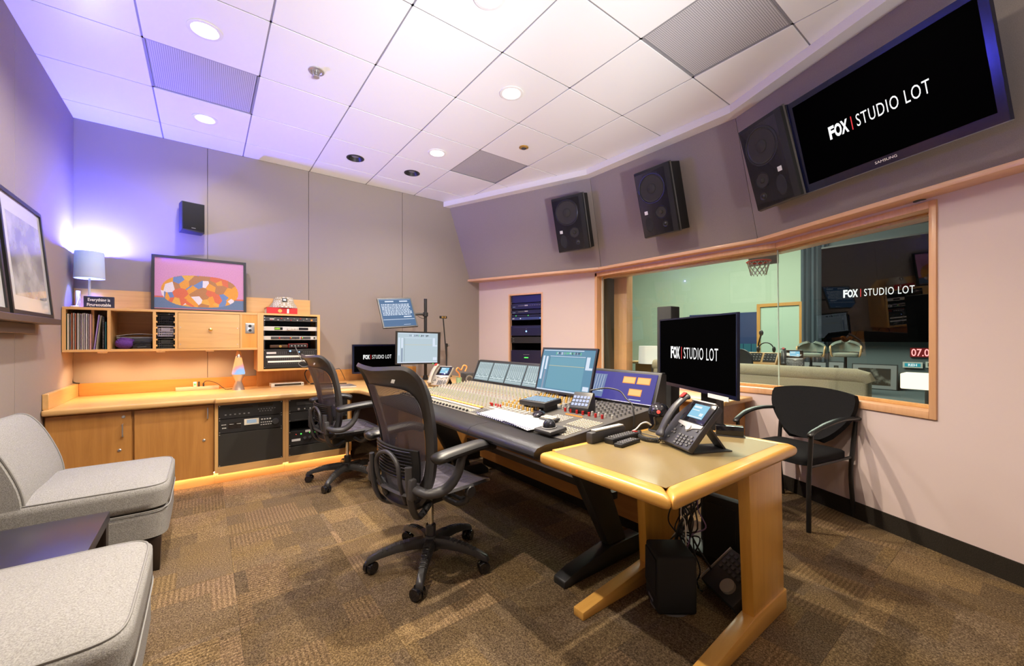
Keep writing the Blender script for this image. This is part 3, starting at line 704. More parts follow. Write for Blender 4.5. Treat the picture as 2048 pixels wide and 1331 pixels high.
rack_unit('tape_deck', 'black rack deck at the top of the bay behind the far chair', bayM(xm, xr, zc1-0.055), bw2, 0.11, 0.35, 'black_plastic',
    [('rect', -0.1, 0.015, 0.17, 0.03, 'dark_grey', 'disc_tray'), ('rect', 0.1, 0.02, 0.14, 0.05, 'black_gloss', 'display'), ('knob', -0.17, -0.035, 0.011, 'mid_grey')] + rnd_btns(5, -0.12, 0.06, -0.035, 0.008, 0.012, 'silver_paint') + [('btn', 0.09, -0.03, 0.012, 0.012, 'red_plastic'), ('btn', 0.13, -0.03, 0.012, 0.012, 'white_plastic')])
rack_unit('level_controller', 'black rack panel with one silver knob behind the far chair', bayM(xm, xr, zc1-0.155), bw2, 0.085, 0.35, 'black_plastic', [('knob', 0.06, 0.01, 0.012, 'silver'), ('rect', 0.0, -0.03, 0.4, 0.004, 'dark_grey', 'trim_line')])
d = [('led', -0.15, 0.035, 0.006, 'led_green'), ('led', -0.08, 0.04, 0.004, 'led_green'), ('led', -0.04, 0.035, 0.006, 'led_green'), ('led', -0.19, 0.035, 0.003, 'led_red'), ('rect', -0.085, 0.055, 0.06, 0.02, 'white_plastic', 'paper_label'), ('rect', -0.19, -0.015, 0.07, 0.02, 'paper', 'tape_label')]
d += [('knob', -0.12+0.042*i, -0.005, 0.0125, 'dark_grey') for i in range(7)]
rack_unit('headphone_amplifier', 'black rack unit with three green lights and a knob row', bayM(xm, xr, zc1-0.35), bw2, 0.13, 0.3, 'black_plastic', d)
rack_unit('blank_panel', 'plain black rack panel under the green lit unit', bayM(xm, xr, (zc1-0.42+zc0)/2), bw2, zc1-0.42-zc0, 0.02, 'vent_panel')
# --- wall shelf
SY = 4.52
def sx(px, y=4.52): return aty(px, 650, y).x
sz0, sz1 = 1.090, 1.440
x = {k: sx(v) for k, v in dict(l=119, a=214.5, a1=221, b=305.5, b1=312, c=350, c1=355.5, d=480, e=484, f=515, g=527, h=634.5, i=640).items()}
x['l'] = XL+0.016
sh = thing('wall_shelf', 'long maple wall shelf with open bays and cupboard above the worktop', 'shelf', ((x['l']+x['f'])/2, 4.7, sz0))
T_ = 0.02
W(sh).bx(x['l'], x['f'], SY, 4.885, sz1-T_, sz1).build('top_board', 'maple', sh, bevel=0.0015, seg=1)
W(sh).bx(x['l'], x['f'], SY, 4.885, sz0, sz0+T_).build('bottom_board', 'maple', sh, bevel=0.0015, seg=1)
W(sh).bx(x['l'], x['l']+T_, SY, 4.885, sz0+T_, sz1-T_).build('side_board', 'maple_v', sh)
for a, b in (('a', 'a1'), ('b', 'b1'), ('c', 'c1'), ('d', 'e')): W(sh).bx(x[a], x[b], SY, 4.885, sz0+T_, sz1-T_).build('divider', 'maple_v', sh)
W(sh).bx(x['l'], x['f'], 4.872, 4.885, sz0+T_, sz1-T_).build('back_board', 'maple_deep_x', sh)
W(sh).bx(sx(179), sx(185), SY+0.06, 4.87, sz0+T_, sz1-T_).build('divider', 'maple_v', sh)
dr = W(sh).bx(x['c1']+0.002, x['d']-0.002, SY-0.001, SY+0.017, sz0+T_+0.002, sz1-T_-0.003).build('door', 'maple', sh, bevel=0.0015, seg=1)
kp = aty(421, 659, SY)
m = W(sh); m.lathe([(0.006, 0), (0.006, 0.008), (0.014, 0.016), (0.015, 0.022), (0.009, 0.028), (0.0005, 0.029)], 16, Matrix.Translation((kp.x, SY, kp.z)) @ Matrix.Rotation(R(90), 4, 'X'), caps=False); m.build('knob', 'brass', dr)
for px, py in ((361, 654), (361, 688), (475, 656), (475, 688)):
    p = aty(px, py, SY); m = W(sh); m.lathe([(0.004, 0), (0.004, 0.002), (0.0005, 0.002)], 8, Matrix.Translation((p.x, SY, p.z)) @ Matrix.Rotation(R(90), 4, 'X'), caps=False); m.build('screw_cap', 'silver', dr)
wood('maple_orange', (0.62, 0.28, 0.05), (0.70, 0.34, 0.07), 2)
pl = W(sh).bx(x['e'], x['f'], SY+0.004, SY+0.02, sz0+T_, sz1-T_).build('filler_panel', 'maple_orange', sh)
t = thingM('wall_plate', 'steel outlet plate on the orange filler panel of the wall shelf', 'wall plate', FY(sx(500), SY+0.002, aty(500, 656, SY).z))
MB().box((0, 0, 0), (0.072, 0.095, 0.006)).build('plate', 'silver', t, bevel=0.0015)
m = MB()
for yy in (-0.02, 0.02): disc(m, 0, yy, 0.013, 0.002, 0.0045, 16)
m.build('socket', 'black_plastic', t)
o = MB().box((0, 0, 0), (0.045, 0.007, 0.002)).build('label_tape', 'black_plastic'); o.location = (sx(496), SY-0.003+0.006, aty(496, 628, SY).z); o.rotation_euler = (R(90), 0, 0); tag(o, 'small black label tape at the top of the orange filler panel', 'label')
# rack cabinet at the end of the shelf
rx0, rx1 = x['f'], x['i']; rzb, rzt = 0.885, sz1
rk = thing('wall_rack_cabinet', 'maple rack cabinet hanging at the right end of the wall shelf', 'cabinet', ((rx0+rx1)/2, 4.7, rzb))
for a, b in ((rx0, x['g']), (x['h'], rx1)): W(rk).bx(a, b, SY-0.004, 4.885, rzb, rzt).build('side_panel', 'maple_v', rk, bevel=0.0015, seg=1)
W(rk).bx(x['g'], x['h'], SY-0.004, 4.885, rzt-0.018, rzt).build('top_panel', 'maple', rk); W(rk).bx(x['g'], x['h'], SY-0.004, 4.885, rzb, rzb+0.018).build('bottom_panel', 'maple', rk)
W(rk).bx(x['g'], x['h'], 4.86, 4.885, rzb+0.018, rzt-0.018).build('back_panel', 'black_matte', rk)
for a in (x['g'], x['h']-0.012): W(rk).bx(a, a+0.012, SY+0.012, SY+0.025, rzb+0.018, rzt-0.018).build('rack_rail', 'black_plastic', rk)
t = thing('rack_support_panel', 'wooden board standing on the worktop under the hanging rack', 'panel', ((rx0+0.93)/2, 4.86, CZ))
W(t).bx(rx0+0.02, 0.93, 4.80, 4.865, CZ, rzb).build('board', 'maple_deep', t)
rxm = (x['g']+x['h'])/2; rw = x['h']-x['g']-0.003
def zz(py): return aty(580, py, SY).z
def zrow(y): return zz(560+y/5.547)
emis('lcd_green', (0.55, 0.95, 0.1), 1.0)
d = [('knob', -0.17+0.028*i, 0.008 if i % 2 else -0.008, 0.006, ('red_plastic', 'mid_grey', 'silver_paint')[i % 3]) for i in range(12)] + [('btn', -0.20, 0, 0.02, 0.015, 'dark_grey'), ('rect', -0.165, 0.0, 0.04, 0.012, 'silver_paint', 'name_label'), ('btn', 0.185, -0.004, 0.016, 0.016, 'led_orange')]
rack_unit('mic_preamplifier', 'dark rack preamplifier with red and grey knobs, topmost in the hanging rack', FY(rxm, SY+0.01, zrow(434)), rw, 0.043, 0.3, 'dark_grey', d)
d = [('rect', -0.11, 0.0, 0.07, 0.026, 'black_gloss', 'display_window'), ('rect', -0.12, 0.0, 0.045, 0.016, 'lcd_green', 'display'), ('dial', -0.02, 0, 0.015, 'silver_paint'), ('rect', 0.11, 0, 0.085, 0.024, 'black_gloss', 'card_slot')] + [('knob', 0.012+0.024*i, 0, 0.008, 'silver_paint') for i in range(3)]
rack_unit('digital_processor', 'silver rack processor with green display in the hanging rack', FY(rxm, SY+0.01, zrow(538)), rw, 0.043, 0.3, 'silver_paint', d)
d = [('rect', -0.05, 0, 0.25, 0.026, 'dark_grey', 'control_strip'), ('rect', 0.13, 0, 0.09, 0.026, 'dark_grey', 'meter_strip'), ('btn', 0.21, 0, 0.013, 0.018, 'black_plastic')] + [('knob', -0.15+0.048*i, 0, 0.008, ('dark_grey', 'red_plastic')[i % 2]) for i in range(6)] + [('led', 0.0, 0.002, 0.005, 'led_green'), ('led', 0.1, 0.002, 0.005, 'led_green')]
rack_unit('compressor', 'silver rack compressor with knobs and green lights in the hanging rack', FY(rxm, SY+0.01, zrow(640)), rw, 0.04, 0.3, 'silver_paint', d)
d = [('rect', -0.17, 0.055, 0.08, 0.018, 'paper', 'tape_label'), ('rect', 0.0, 0.018, 0.43, 0.018, 'white_plastic', 'label_strip'), ('rect', 0.01, -0.03, 0.42, 0.016, 'white_plastic', 'label_strip')]
zt, zb_ = zrow(762), zrow(968)
pb = rack_unit('patch_bay', 'black patch bay with two white label strips at the bottom of the hanging rack', FY(rxm, SY+0.01, (zt+zb_)/2), rw, zt-zb_, 0.25, 'black_plastic', d)
m = MB()
for rr in (0.06, 0.045, 0.0, -0.014, -0.05):
    for k in range(24): disc(m, -0.2+k*0.0174, rr, 0.003, 0.002, 0.0035, 6)
m.build('jack_sockets', 'mid_grey', pb)['kind'] = 'stuff'
t = thingM('audio_interface', 'small red edged audio interface lying on the patch bay', 'audio interface', FY(rxm+0.07, SY+0.05, zrow(728)))
MB().box((0, 0, -0.06), (0.175, 0.042, 0.12)).build('case', 'red_plastic', t, bevel=0.004); MB().box((0, 0, 0.0015), (0.165, 0.034, 0.004)).build('front_panel', 'black_plastic', t)
m = MB()
for k in range(5): disc(m, -0.06+0.03*k, 0, 0.007, 0.003, 0.012, 12)
m.build('knobs', 'silver', t)['kind'] = 'stuff'
t = thingM('wooden_case', 'small dark brown wooden case with brass knob inside the hanging rack', 'box', FY(rxm-0.1, SY+0.05, zrow(733)))
MB().box((0, 0, -0.05), (0.155, 0.03, 0.1)).build('case', mat('walnut', (0.09, 0.04, 0.02), 0.4), t, bevel=0.004); m = MB(); disc(m, 0.01, 0, 0.012, 0, 0.012, 16); m.build('knob', 'brass', t)
t = thingM('blue_lit_device', 'small device glowing bright blue in front of the patch bay', 'device', FY(rxm+0.015, SY+0.004, zrow(785)))
MB().box((0.02, -0.005, 0), (0.13, 0.03, 0.008)).build('case', 'black_plastic', t, bevel=0.002); m = MB(); disc(m, -0.025, 0, 0.008, 0.003, 0.006, 12); m.build('light', 'led_blue', t); m = MB(); disc(m, 0.055, -0.01, 0.006, 0.003, 0.006, 12); m.build('light', 'led_blue', t)
pts = [(rxm+0.04, SY+0.04, zrow(735)), (rxm+0.05, SY-0.025, zrow(790)), (rxm+0.09, SY-0.03, zrow(890)), (rxm+0.17, SY-0.02, zrow(940)), (rxm+0.1, SY-0.02, zrow(965)), (rxm+0.06, SY-0.015, zrow(920)), (rxm+0.12, SY-0.02, zrow(900)), (rxm+0.19, SY-0.02, zrow(940)), (rxm+0.2, SY-0.015, zrow(990)), (rxm+0.14, SY+0.0, zrow(1000))]
def smooth_path(pts, n=6):
    P = [Vector(p) for p in pts]; out = []
    for i in range(len(P)-1):
        p0, p1, p2, p3 = P[max(i-1, 0)], P[i], P[i+1], P[min(i+2, len(P)-1)]
        for k in range(n):
            t_ = k/n; out.append(0.5*((2*p1)+(-p0+p2)*t_+(2*p0-5*p1+4*p2-p3)*t_*t_+(-p0+3*p1-3*p2+p3)*t_**3))
    out.append(P[-1]); return out
def cable(name, label, pts, r, m, n=6, parent=None, seg=6):
    o = MB().tube(smooth_path(pts, seg), r, n).build(name, m, parent)
    if parent is None: tag(o, label, 'cable')
    return o
cable('patch_cable', 'thin grey cable hanging in loops in front of the patch bay', pts, 0.003, 'mid_grey')
# maple board on the wall above the shelf
t = thing('wall_board', 'pale maple backing board on the wall above the shelf', 'panel', (0.03, 4.87, sz1))
W(t).bx(XL+0.016, 0.915, 4.868, 4.886, sz1+0.001, 1.615).build('board', 'maple', t)
# puck lights under the shelf
for k, (px, lab) in enumerate(((203, 'leftmost'), (321, 'middle'), (420, 'rightmost'))):
    p = Vector((sx(px, 4.56), 4.60, sz0))
    t = thing('puck_light', lab + ' of the three small puck lights under the wall shelf', 'light', p, group='puck lights under the shelf')
    MB().lathe([(0.03, 0), (0.03, -0.01), (0.024, -0.012), (0.02, -0.0115)], 20, caps=False).build('housing', 'white_plastic', t)
    MB().lathe([(0.02, -0.0115), (0.0005, -0.0112)], 20, caps=False).build('lens', 'led_strip_warm', t)
    lamp('puck_beam', 'SPOT', p+Vector((0, 0.02, -0.02)), 11, (1, 0.62, 0.30), (R(12), 0, 0), 0.02, spot=R(140), blend=0.6)
# ================================================================ THINGS ON THE SHELF AND WORKTOP
shelf_floor = sz0+T_
# records and folders in the first bay (leaning, thin)
book_cols = [('green_cover', (0.02, 0.22, 0.10)), ('cream_cover', (0.62, 0.55, 0.42)), ('rust_cover', (0.42, 0.14, 0.07)), ('grey_cover', (0.32, 0.30, 0.28)), ('lilac_cover', (0.45, 0.38, 0.46)), ('white_cover', (0.72, 0.68, 0.66)), ('rose_cover', (0.55, 0.30, 0.28)), ('black_cover', (0.03, 0.03, 0.035)), ('teal_cover', (0.05, 0.22, 0.25)), ('violet_cover', (0.25, 0.17, 0.42))]
for n_, c_ in book_cols: mat(n_, c_, 0.6, noise=0.12, nscale=30)
def book(name, label, x0, w, h, dpt, mc, lean=0.0, y=SY+0.015, z=None, group='folders standing in the shelf', pages=True, cat='folder'):
    z = shelf_floor if z is None else z
    M = Matrix.Translation((x0, y, z)) @ Matrix.Rotation(lean, 4, 'Y')
    t = thingM(name, label, cat, M, group)
    c = MB(); c.bx(0, 0.0018, 0, dpt, 0, h); c.bx(w-0.0018, w, 0, dpt, 0, h); c.bx(0, w, 0, 0.0018, 0, h); c.build('cover', mc, t)
    if pages: MB().bx(0.0018, w-0.0018, 0.002, dpt-0.003, 0.003, h-0.003).build('pages', 'paper', t)
    return t
bl = [('white_cover', 'thin white magazine at the left end of the shelf row'), ('green_cover', 'green spined binder at the left end of the shelf row'), ('cream_cover', 'cream folder right of the green binder'), ('grey_cover', 'slim grey folder right of the cream one'), ('rust_cover', 'rust coloured magazine left of the pale copies'), ('white_cover', 'white magazine between the rust coloured ones'), ('rust_cover', 'rust coloured magazine against the grey green folder'), ('grey_cover', 'wide grey green folder in the middle of the row'), ('lilac_cover', 'lilac magazine directly right of the grey green folder'), ('white_cover', 'white magazine beside the first lilac one'), ('lilac_cover', 'second lilac magazine counted from the grey green folder'), ('white_cover', 'white magazine near the right end of the row'), ('lilac_cover', 'lilac magazine near the divider board'), ('rose_cover', 'rose coloured magazine last in the row before the leaning book')]
xs0, xs1 = sx(124.5, SY+0.02), sx(184, SY+0.02); wd_ = [0.009, 0.016, 0.014, 0.007, 0.010, 0.008, 0.010, 0.020, 0.009, 0.009, 0.010, 0.010, 0.009, 0.012]
kx = (xs1-xs0)/(sum(wd_)+0.0012*14); cur = xs0
for (c_, lb), w_ in zip(bl, wd_):
    book('magazine' if 'magazine' in lb else 'folder', lb, cur, w_*kx*0.92, random.uniform(0.272, 0.284), 0.22, c_, 0.0, cat='magazine' if 'magazine' in lb else 'folder', y=SY+0.012 if cur < sx(178) else SY+0.008)
    cur += (w_+0.0012)*kx
# the partial divider stands behind this row
book('book', 'purple book leaning in the second bay beside the magazines', sx(186.5, SY+0.02), 0.012, 0.275, 0.2, 'violet_cover', 0.10, group=None, cat='book')
book('book', 'cream book leaning with the purple one in the second bay', sx(186.5, SY+0.02)+0.0135, 0.006, 0.27, 0.2, 'cream_cover', 0.10, group=None, cat='book')
t = book('notebook', 'black spiral notebook standing in the second bay', sx(205.2, SY+0.02), 0.009, 0.26, 0.18, 'black_cover', 0.0, group=None, cat='notebook')
m = MB()
for k in range(18): m.tube([(0.0055+0.007*math.cos(a), -0.003+0.006*math.sin(a), 0.02+k*0.0125) for a in [2*PI*q/8 for q in range(8)]], 0.0008, 4, close=True)
m.build('spiral', 'silver', t)['kind'] = 'stuff'
book('notebook', 'teal edged notebook beside the black spiral notebook', sx(210.3, SY+0.02), 0.007, 0.22, 0.18, 'teal_cover', 0.0, group=None, cat='notebook')
# second bay clutter
bx0 = x['a1']; bxw = x['b']-x['a1']
t = thing('storage_box', 'low grey black box lying at the back of the open shelf bay', 'box', (bx0+0.15, 4.74, shelf_floor))
MB().bx(-0.13, 0.13, -0.09, 0.09, 0, 0.085).build('box', mat('box_black', (0.035, 0.033, 0.04), 0.5), t, bevel=0.002); MB().bx(-0.132, 0.132, -0.092, 0.092, 0.086, 0.1).build('lid', 'mid_grey', t, bevel=0.002)
MB().box((0.02, -0.0925, 0.055), (0.09, 0.001, 0.008)).build('label', 'mid_grey', t)
t = thing('open_magazine', 'open grey magazine draped on the box in the shelf bay', 'magazine', (bx0+0.165, 4.74, shelf_floor+0.101))
rows = [[(-0.15+0.3*i/10, -0.08+0.16*j/4, 0.004+0.02*math.sin(PI*i/10)*(1-0.3*j/4) - (0.0 if i < 9 else 0.003)) for j in range(5)] for i in range(11)]
MB().surf(rows, 0.003).build('pages', 'silver_paint', t)
mat('purple_plush', (0.10, 0.03, 0.22), 0.95, noise=0.4, nscale=90, bump=1.0, bscale=120)
t = thing('plush_ball', 'fuzzy purple ball toy on the floor of the open shelf bay', 'toy', (bx0+0.075, SY+0.08, shelf_floor))
MB().ell((0, 0, 0.046), (0.062, 0.05, 0.047), 20, 14).build('ball', 'purple_plush', t)
m = MB()
for k in range(14):
    a = random.uniform(0, 2*PI); e = random.uniform(0.1, 1.2); m.ell((0.058*math.cos(a)*math.cos(e), 0.047*math.sin(a)*math.cos(e), 0.046+0.044*math.sin(e)), (0.009, 0.009, 0.009), 8, 6)
m.build('tufts', 'purple_plush', t)['kind'] = 'stuff'
t = thing('cassette_cases', 'black plastic cases stacked at the right of the open shelf bay', 'cases', (bx0+bxw-0.07, SY+0.09, shelf_floor))
for k in range(3): MB().box((0, 0, 0.011+0.0215*k), (0.115, 0.08, 0.02), (0, 0, 0.05*(k-1))).build('case', 'black_gloss', t, bevel=0.002)
t = thing('circuit_card', 'pale yellow circuit card in front of the box in the shelf bay', 'card', (bx0+0.17, SY+0.12, shelf_floor))
MB().bx(-0.06, 0.06, -0.004, 0.004, 0, 0.035).build('card', mat('pale_yellow', (0.55, 0.5, 0.18), 0.6), t)
m = MB()
for k in range(6): m.box((-0.045+0.018*k, -0.006, 0.015), (0.01, 0.006, 0.012))
m.build('components', 'black_plastic', t)['kind'] = 'stuff'
cable('tangled_lead', 'tangled black lead lying in the open shelf bay', [(bx0+0.11+0.13*random.random(), SY+0.03+0.05*random.random(), shelf_floor+0.006+0.015*random.random()) for _ in range(12)], 0.004, 'black_plastic')
# third bay: three stacked plastic baskets
def basket(label, z, mc, h):
    cx = (x['b1']+x['c'])/2; wbk = (x['c']-x['b1'])*0.84
    t = thing('plastic_basket', label, 'basket', (cx, SY+0.02, z), group='stacked plastic baskets in the shelf')
    nx, nz = 9, 5; t_ = 0.004
    m = MB(); m.bx(-wbk/2, wbk/2, 0, 0.25, 0, t_); m.bx(-wbk/2, -wbk/2+t_, 0, 0.25, 0, h); m.bx(wbk/2-t_, wbk/2, 0, 0.25, 0, h); m.bx(-wbk/2, wbk/2, 0.246, 0.25, 0, h)
    m.build('tub', mc, t)
    m = MB()   # front lattice
    for k in range(nx+1): m.box((-wbk/2+wbk*k/nx, 0.002, h*0.42), (wbk/nx*0.45, t_, h*0.8))
    for q in (0.06, 0.28, 0.5, 0.72): m.box((0, 0.0025, h*q), (wbk, t_, h*0.09))
    m.box((0, 0.001, h*0.68), (wbk*0.6, t_, h*0.3))
    m.build('front_lattice', mc, t)
    m = MB(); m.box((0, -0.003, h-0.004), (wbk+0.012, 0.012, 0.008)); m.build('rim', mc, t, bevel=0.002)
zb = (sz1-T_-shelf_floor)/3
basket('black plastic basket, topmost of the three in the shelf', shelf_floor+2*zb, 'black_gloss', zb*0.88)
basket('grey perforated plastic basket, middle of the three in the shelf', shelf_floor+zb, mat('basket_grey', (0.28, 0.26, 0.32), 0.4), zb*0.88)
basket('black plastic basket, lowest of the three in the shelf', shelf_floor, mat('basket_black', (0.03, 0.03, 0.028), 0.4), zb*0.88)
m = MB()
for sx_ in (x['b1'], x['c']-0.009):
    for k in range(6): m.bx(sx_, sx_+0.009, SY+0.004, SY+0.014, shelf_floor+0.02+0.05*k, shelf_floor+0.034+0.05*k)
m.M = Matrix.Identity(4); o = m.build('shelf_pins', 'maple', sh); o['kind'] = 'stuff'; o.matrix_parent_inverse = (Matrix.Translation(sh.location)).inverted()
# --- on top of the shelf: lamp, sign, picture, book, hat
LP = aty(179, 600, 4.735); emis('lamp_bulb', (0.6, 1.0, 0.95), 130)
mat('shade_cloth', (0.62, 0.68, 0.72), 0.9)
_sn = MATS['shade_cloth'].node_tree; _tr = _sn.nodes.new('ShaderNodeBsdfTranslucent'); _tr.inputs[0].default_value = (0.62, 0.75, 0.85, 1); _mx = _sn.nodes.new('ShaderNodeMixShader'); _mx.inputs[0].default_value = 0.22
_sn.links.new(_sn.nodes['Principled BSDF'].outputs[0], _mx.inputs[1]); _sn.links.new(_tr.outputs[0], _mx.inputs[2]); _sn.links.new(_mx.outputs[0], _sn.nodes['Material Output'].inputs[0])
t = thing('table_lamp', 'table lamp with white drum shade and bluish light on the wall shelf', 'lamp', (LP.x, 4.735, sz1))
MB().lathe([(0.055, 0), (0.055, 0.008), (0.02, 0.014), (0.01, 0.02), (0.008, 0.1), (0.007, 0.25), (0.0005, 0.25)], 20, caps=False).build('base', 'white_plastic', t)
zs0, zs1 = aty(179, 557, 4.735).z-sz1, aty(179, 504, 4.735).z-sz1
MB().lathe([(0.093, zs0), (0.0925, zs0+0.004), (0.086, zs1-0.004), (0.0855, zs1), (0.0845, zs1), (0.0915, zs0), (0.093, zs0)], 40, caps=False).build('lamp_shade', 'shade_cloth', t)
MB().ell((0, 0, zs1-0.045), (0.028, 0.028, 0.04), 16, 10).build('bulb', 'lamp_bulb', t)
m = MB(); m.tube([(-0.085, 0, zs1-0.015), (0.085, 0, zs1-0.015)], 0.002, 6); m.tube([(0, -0.085, zs1-0.015), (0, 0.085, zs1-0.015)], 0.002, 6); m.build('shade_spider', 'silver', t)
lamp('lamp_glow', 'POINT', (LP.x, 4.735, sz1+zs1-0.022), 660.0, (0.065, 0.07, 1.0), size=0.03)
p0, p1 = aty(167, 588, SY+0.1), aty(228, 592, SY+0.1)
t = thing('wooden_sign', 'dark block sign reading everything is figureoutable beside the lamp', 'sign', ((p0.x+p1.x)/2, SY+0.115, sz1))
sw = p1.x-p0.x; shh = 0.095
mat('sign_navy', (0.02, 0.022, 0.05), 0.6); mat('sign_side', (0.03, 0.05, 0.3), 0.6)
MB().bx(-sw/2-0.0, sw/2, -0.015, 0.015, 0, shh).build('block', 'sign_navy', t, bevel=0.001, seg=1)
for i_, s_ in enumerate(('Everything is', 'Figureoutable')): text_mesh('lettering', s_, 'text_white', t, 0.034, 0.0006, frame3((0, -0.0156, shh*(0.70-0.42*i_)), (1, 0, 0), (0, 0, 1)), width=sw*0.9/(0.034*6.2))
t = thing('power_strip', 'white power strip standing upright in the corner beside the lamp', 'power strip', (XL+0.05, 4.82, sz1))
MB().box((0, 0, 0.075), (0.022, 0.045, 0.15)).build('body', 'white_plastic', t, bevel=0.004)
m = MB()
for k in range(3): m.box((0.0115, 0, 0.035+0.04*k), (0.002, 0.02, 0.02))
m.build('sockets', 'silver_paint', t)['kind'] = 'stuff'
cable('white_cable', 'white cable coiled on the shelf top left of the sign', [(XL+0.06, 4.80, sz1+0.1), (XL+0.05, 4.74, sz1+0.02), (XL+0.05, 4.62, sz1+0.006), (XL+0.075, 4.58, sz1+0.01), (XL+0.085, 4.62, sz1+0.014), (XL+0.05, 4.57, sz1+0.008), (XL+0.08, 4.55, sz1+0.006), (XL+0.095, 4.58, sz1+0.006)], 0.003, 'white_plastic')
# framed puzzle picture, leaning back slightly
def puzzle_mat():
    m_, nt, b = _new('puzzle_print'); L = nt.links.new
    tc = nt.nodes.new('ShaderNodeTexCoord'); sp = nt.nodes.new('ShaderNodeSeparateXYZ'); L(tc.outputs['Object'], sp.inputs[0])
    v = nt.nodes.new('ShaderNodeTexVoronoi'); v.inputs['Scale'].default_value = 15; v.inputs['Randomness'].default_value = 0.9; L(tc.outputs['Object'], v.inputs['Vector'])
    n = nt.nodes.new('ShaderNodeTexNoise'); n.inputs['Scale'].default_value = 160; n.inputs['Detail'].default_value = 2; L(tc.outputs['Object'], n.inputs['Vector'])
    bg = ramp(nt, [(0.0, (0.50, 0.16, 0.18)), (0.05, (0.10, 0.16, 0.28)), (0.235, (0.55, 0.12, 0.07)), (0.262, (0.52, 0.24, 0.42))]); bg.color_ramp.interpolation = 'CONSTANT'
    mr = nt.nodes.new('ShaderNodeMapRange'); mr.inputs[1].default_value = -0.25; mr.inputs[2].default_value = 0.25; L(sp.outputs[1], mr.inputs[0]); L(mr.outputs[0], bg.inputs[0])
    cellc = ramp(nt, [(0.0, (0.62, 0.27, 0.03)), (0.24, (0.36, 0.16, 0.06)), (0.46, (0.62, 0.58, 0.66)), (0.58, (0.60, 0.33, 0.05)), (0.72, (0.12, 0.20, 0.42)), (0.84, (0.55, 0.12, 0.05))]); cellc.color_ramp.interpolation = 'CONSTANT'
    sc_ = nt.nodes.new('ShaderNodeSeparateColor'); L(v.outputs['Color'], sc_.inputs[0]); L(sc_.outputs[0], cellc.inputs[0])
    # a wide mound of patches in the lower middle
    def mth(op, a, b_=None):
        q = nt.nodes.new('ShaderNodeMath'); q.operation = op
        for i_, z_ in enumerate((a, b_)):
            if z_ is None: continue
            if isinstance(z_, (int, float)): q.inputs[i_].default_value = z_
            else: L(z_, q.inputs[i_])
        return q.outputs[0]
    ex = mth('POWER', mth('DIVIDE', mth('ABSOLUTE', sp.outputs[0]), 0.29), 3.0); ey = mth('POWER', mth('DIVIDE', mth('ABSOLUTE', mth('ADD', sp.outputs[1], 0.06)), 0.15), 2.0)
    msk = mth('LESS_THAN', mth('ADD', mth('ADD', ex, ey), mth('MULTIPLY', n.outputs[0], 0.15)), 1.05)
    mx = nt.nodes.new('ShaderNodeMix'); mx.data_type = 'RGBA'; L(msk, mx.inputs[0]); L(bg.outputs[0], mx.inputs[6]); L(cellc.outputs[0], mx.inputs[7])
    mr2 = nt.nodes.new('ShaderNodeMapRange'); mr2.inputs[3].default_value = 0.72; mr2.inputs[4].default_value = 1.2; L(n.outputs[0], mr2.inputs[0])
    vm = nt.nodes.new('ShaderNodeVectorMath'); vm.operation = 'SCALE'; L(mx.outputs[2], vm.inputs[0]); L(mr2.outputs[0], vm.inputs['Scale']); L(vm.outputs[0], b.inputs['Base Color'])
    b.inputs['Roughness'].default_value = 0.35
puzzle_mat()
q0, q1 = aty(302, 614, 4.78), aty(492.5, 620, 4.78); q2 = aty(302, 502, 4.81)
pw, ph = q1.x-q0.x, 0.51
t = thingM('framed_picture', 'black framed colourful puzzle picture with pink and blue areas on the shelf', 'picture', tiltM(FY((q0.x+q1.x)/2, 4.795, sz1+0.001+ph/2), -5))
m = MB(); b_ = 0.022
m.bx(-pw/2, pw/2, ph/2-b_, ph/2, -0.02, 0.008); m.bx(-pw/2, pw/2, -ph/2, -ph/2+b_, -0.02, 0.008); m.bx(-pw/2, -pw/2+b_, -ph/2+b_, ph/2-b_, -0.02, 0.008); m.bx(pw/2-b_, pw/2, -ph/2+b_, ph/2-b_, -0.02, 0.008)
m.build('frame', 'black_plastic', t)
MB().bx(-pw/2+b_-0.001, pw/2-b_+0.001, -ph/2+b_-0.001, ph/2-b_+0.001, -0.015, 0.0).build('print', 'puzzle_print', t)
# red book and bucket hat
p0, p1 = aty(533, 620, SY+0.1), aty(594.5, 620, SY+0.1)
t = thing('red_book', 'thick red hardback lying on the hanging rack cabinet', 'book', ((p0.x+p1.x)/2, SY+0.2, sz1))
bw_ = p1.x-p0.x; mat('red_cover', (0.52, 0.015, 0.02), 0.5)
m = MB(); m.bx(-bw_/2, bw_/2, -0.11, 0.11, 0, 0.004); m.bx(-bw_/2, bw_/2, -0.11, 0.11, 0.062, 0.066); m.bx(-bw_/2, bw_/2, -0.11, -0.104, 0, 0.066); m.build('cover', 'red_cover', t, bevel=0.0015, seg=1)
MB().bx(-bw_/2+0.004, bw_/2-0.004, -0.104, 0.106, 0.004, 0.062).build('pages', 'cream_plastic', t)
m = MB(); m.box((0.05, -0.1105, 0.033), (0.018, 0.001, 0.045)); m.build('spine_title', 'text_white', t)
m = MB(); m.lathe([(0.018, 0), (0.018, 0.001), (0.0005, 0.001)], 12, Matrix.Translation((-0.02, -0.11, 0.033)) @ Matrix.Rotation(R(90), 4, 'X'), caps=False); m.build('spine_emblem', 'led_orange' if False else 'brass', t)
def hat_mat():
    m_, nt, b = _new('hat_plaid'); L = nt.links.new
    tc = nt.nodes.new('ShaderNodeTexCoord'); ck = nt.nodes.new('ShaderNodeTexChecker'); ck.inputs['Scale'].default_value = 55; ck.inputs[1].default_value = (0.50, 0.46, 0.42, 1); ck.inputs[2].default_value = (0.34, 0.27, 0.17, 1)
    L(tc.outputs['Object'], ck.inputs[0]); L(ck.outputs[0], b.inputs['Base Color']); b.inputs['Roughness'].default_value = 0.9
hat_mat()
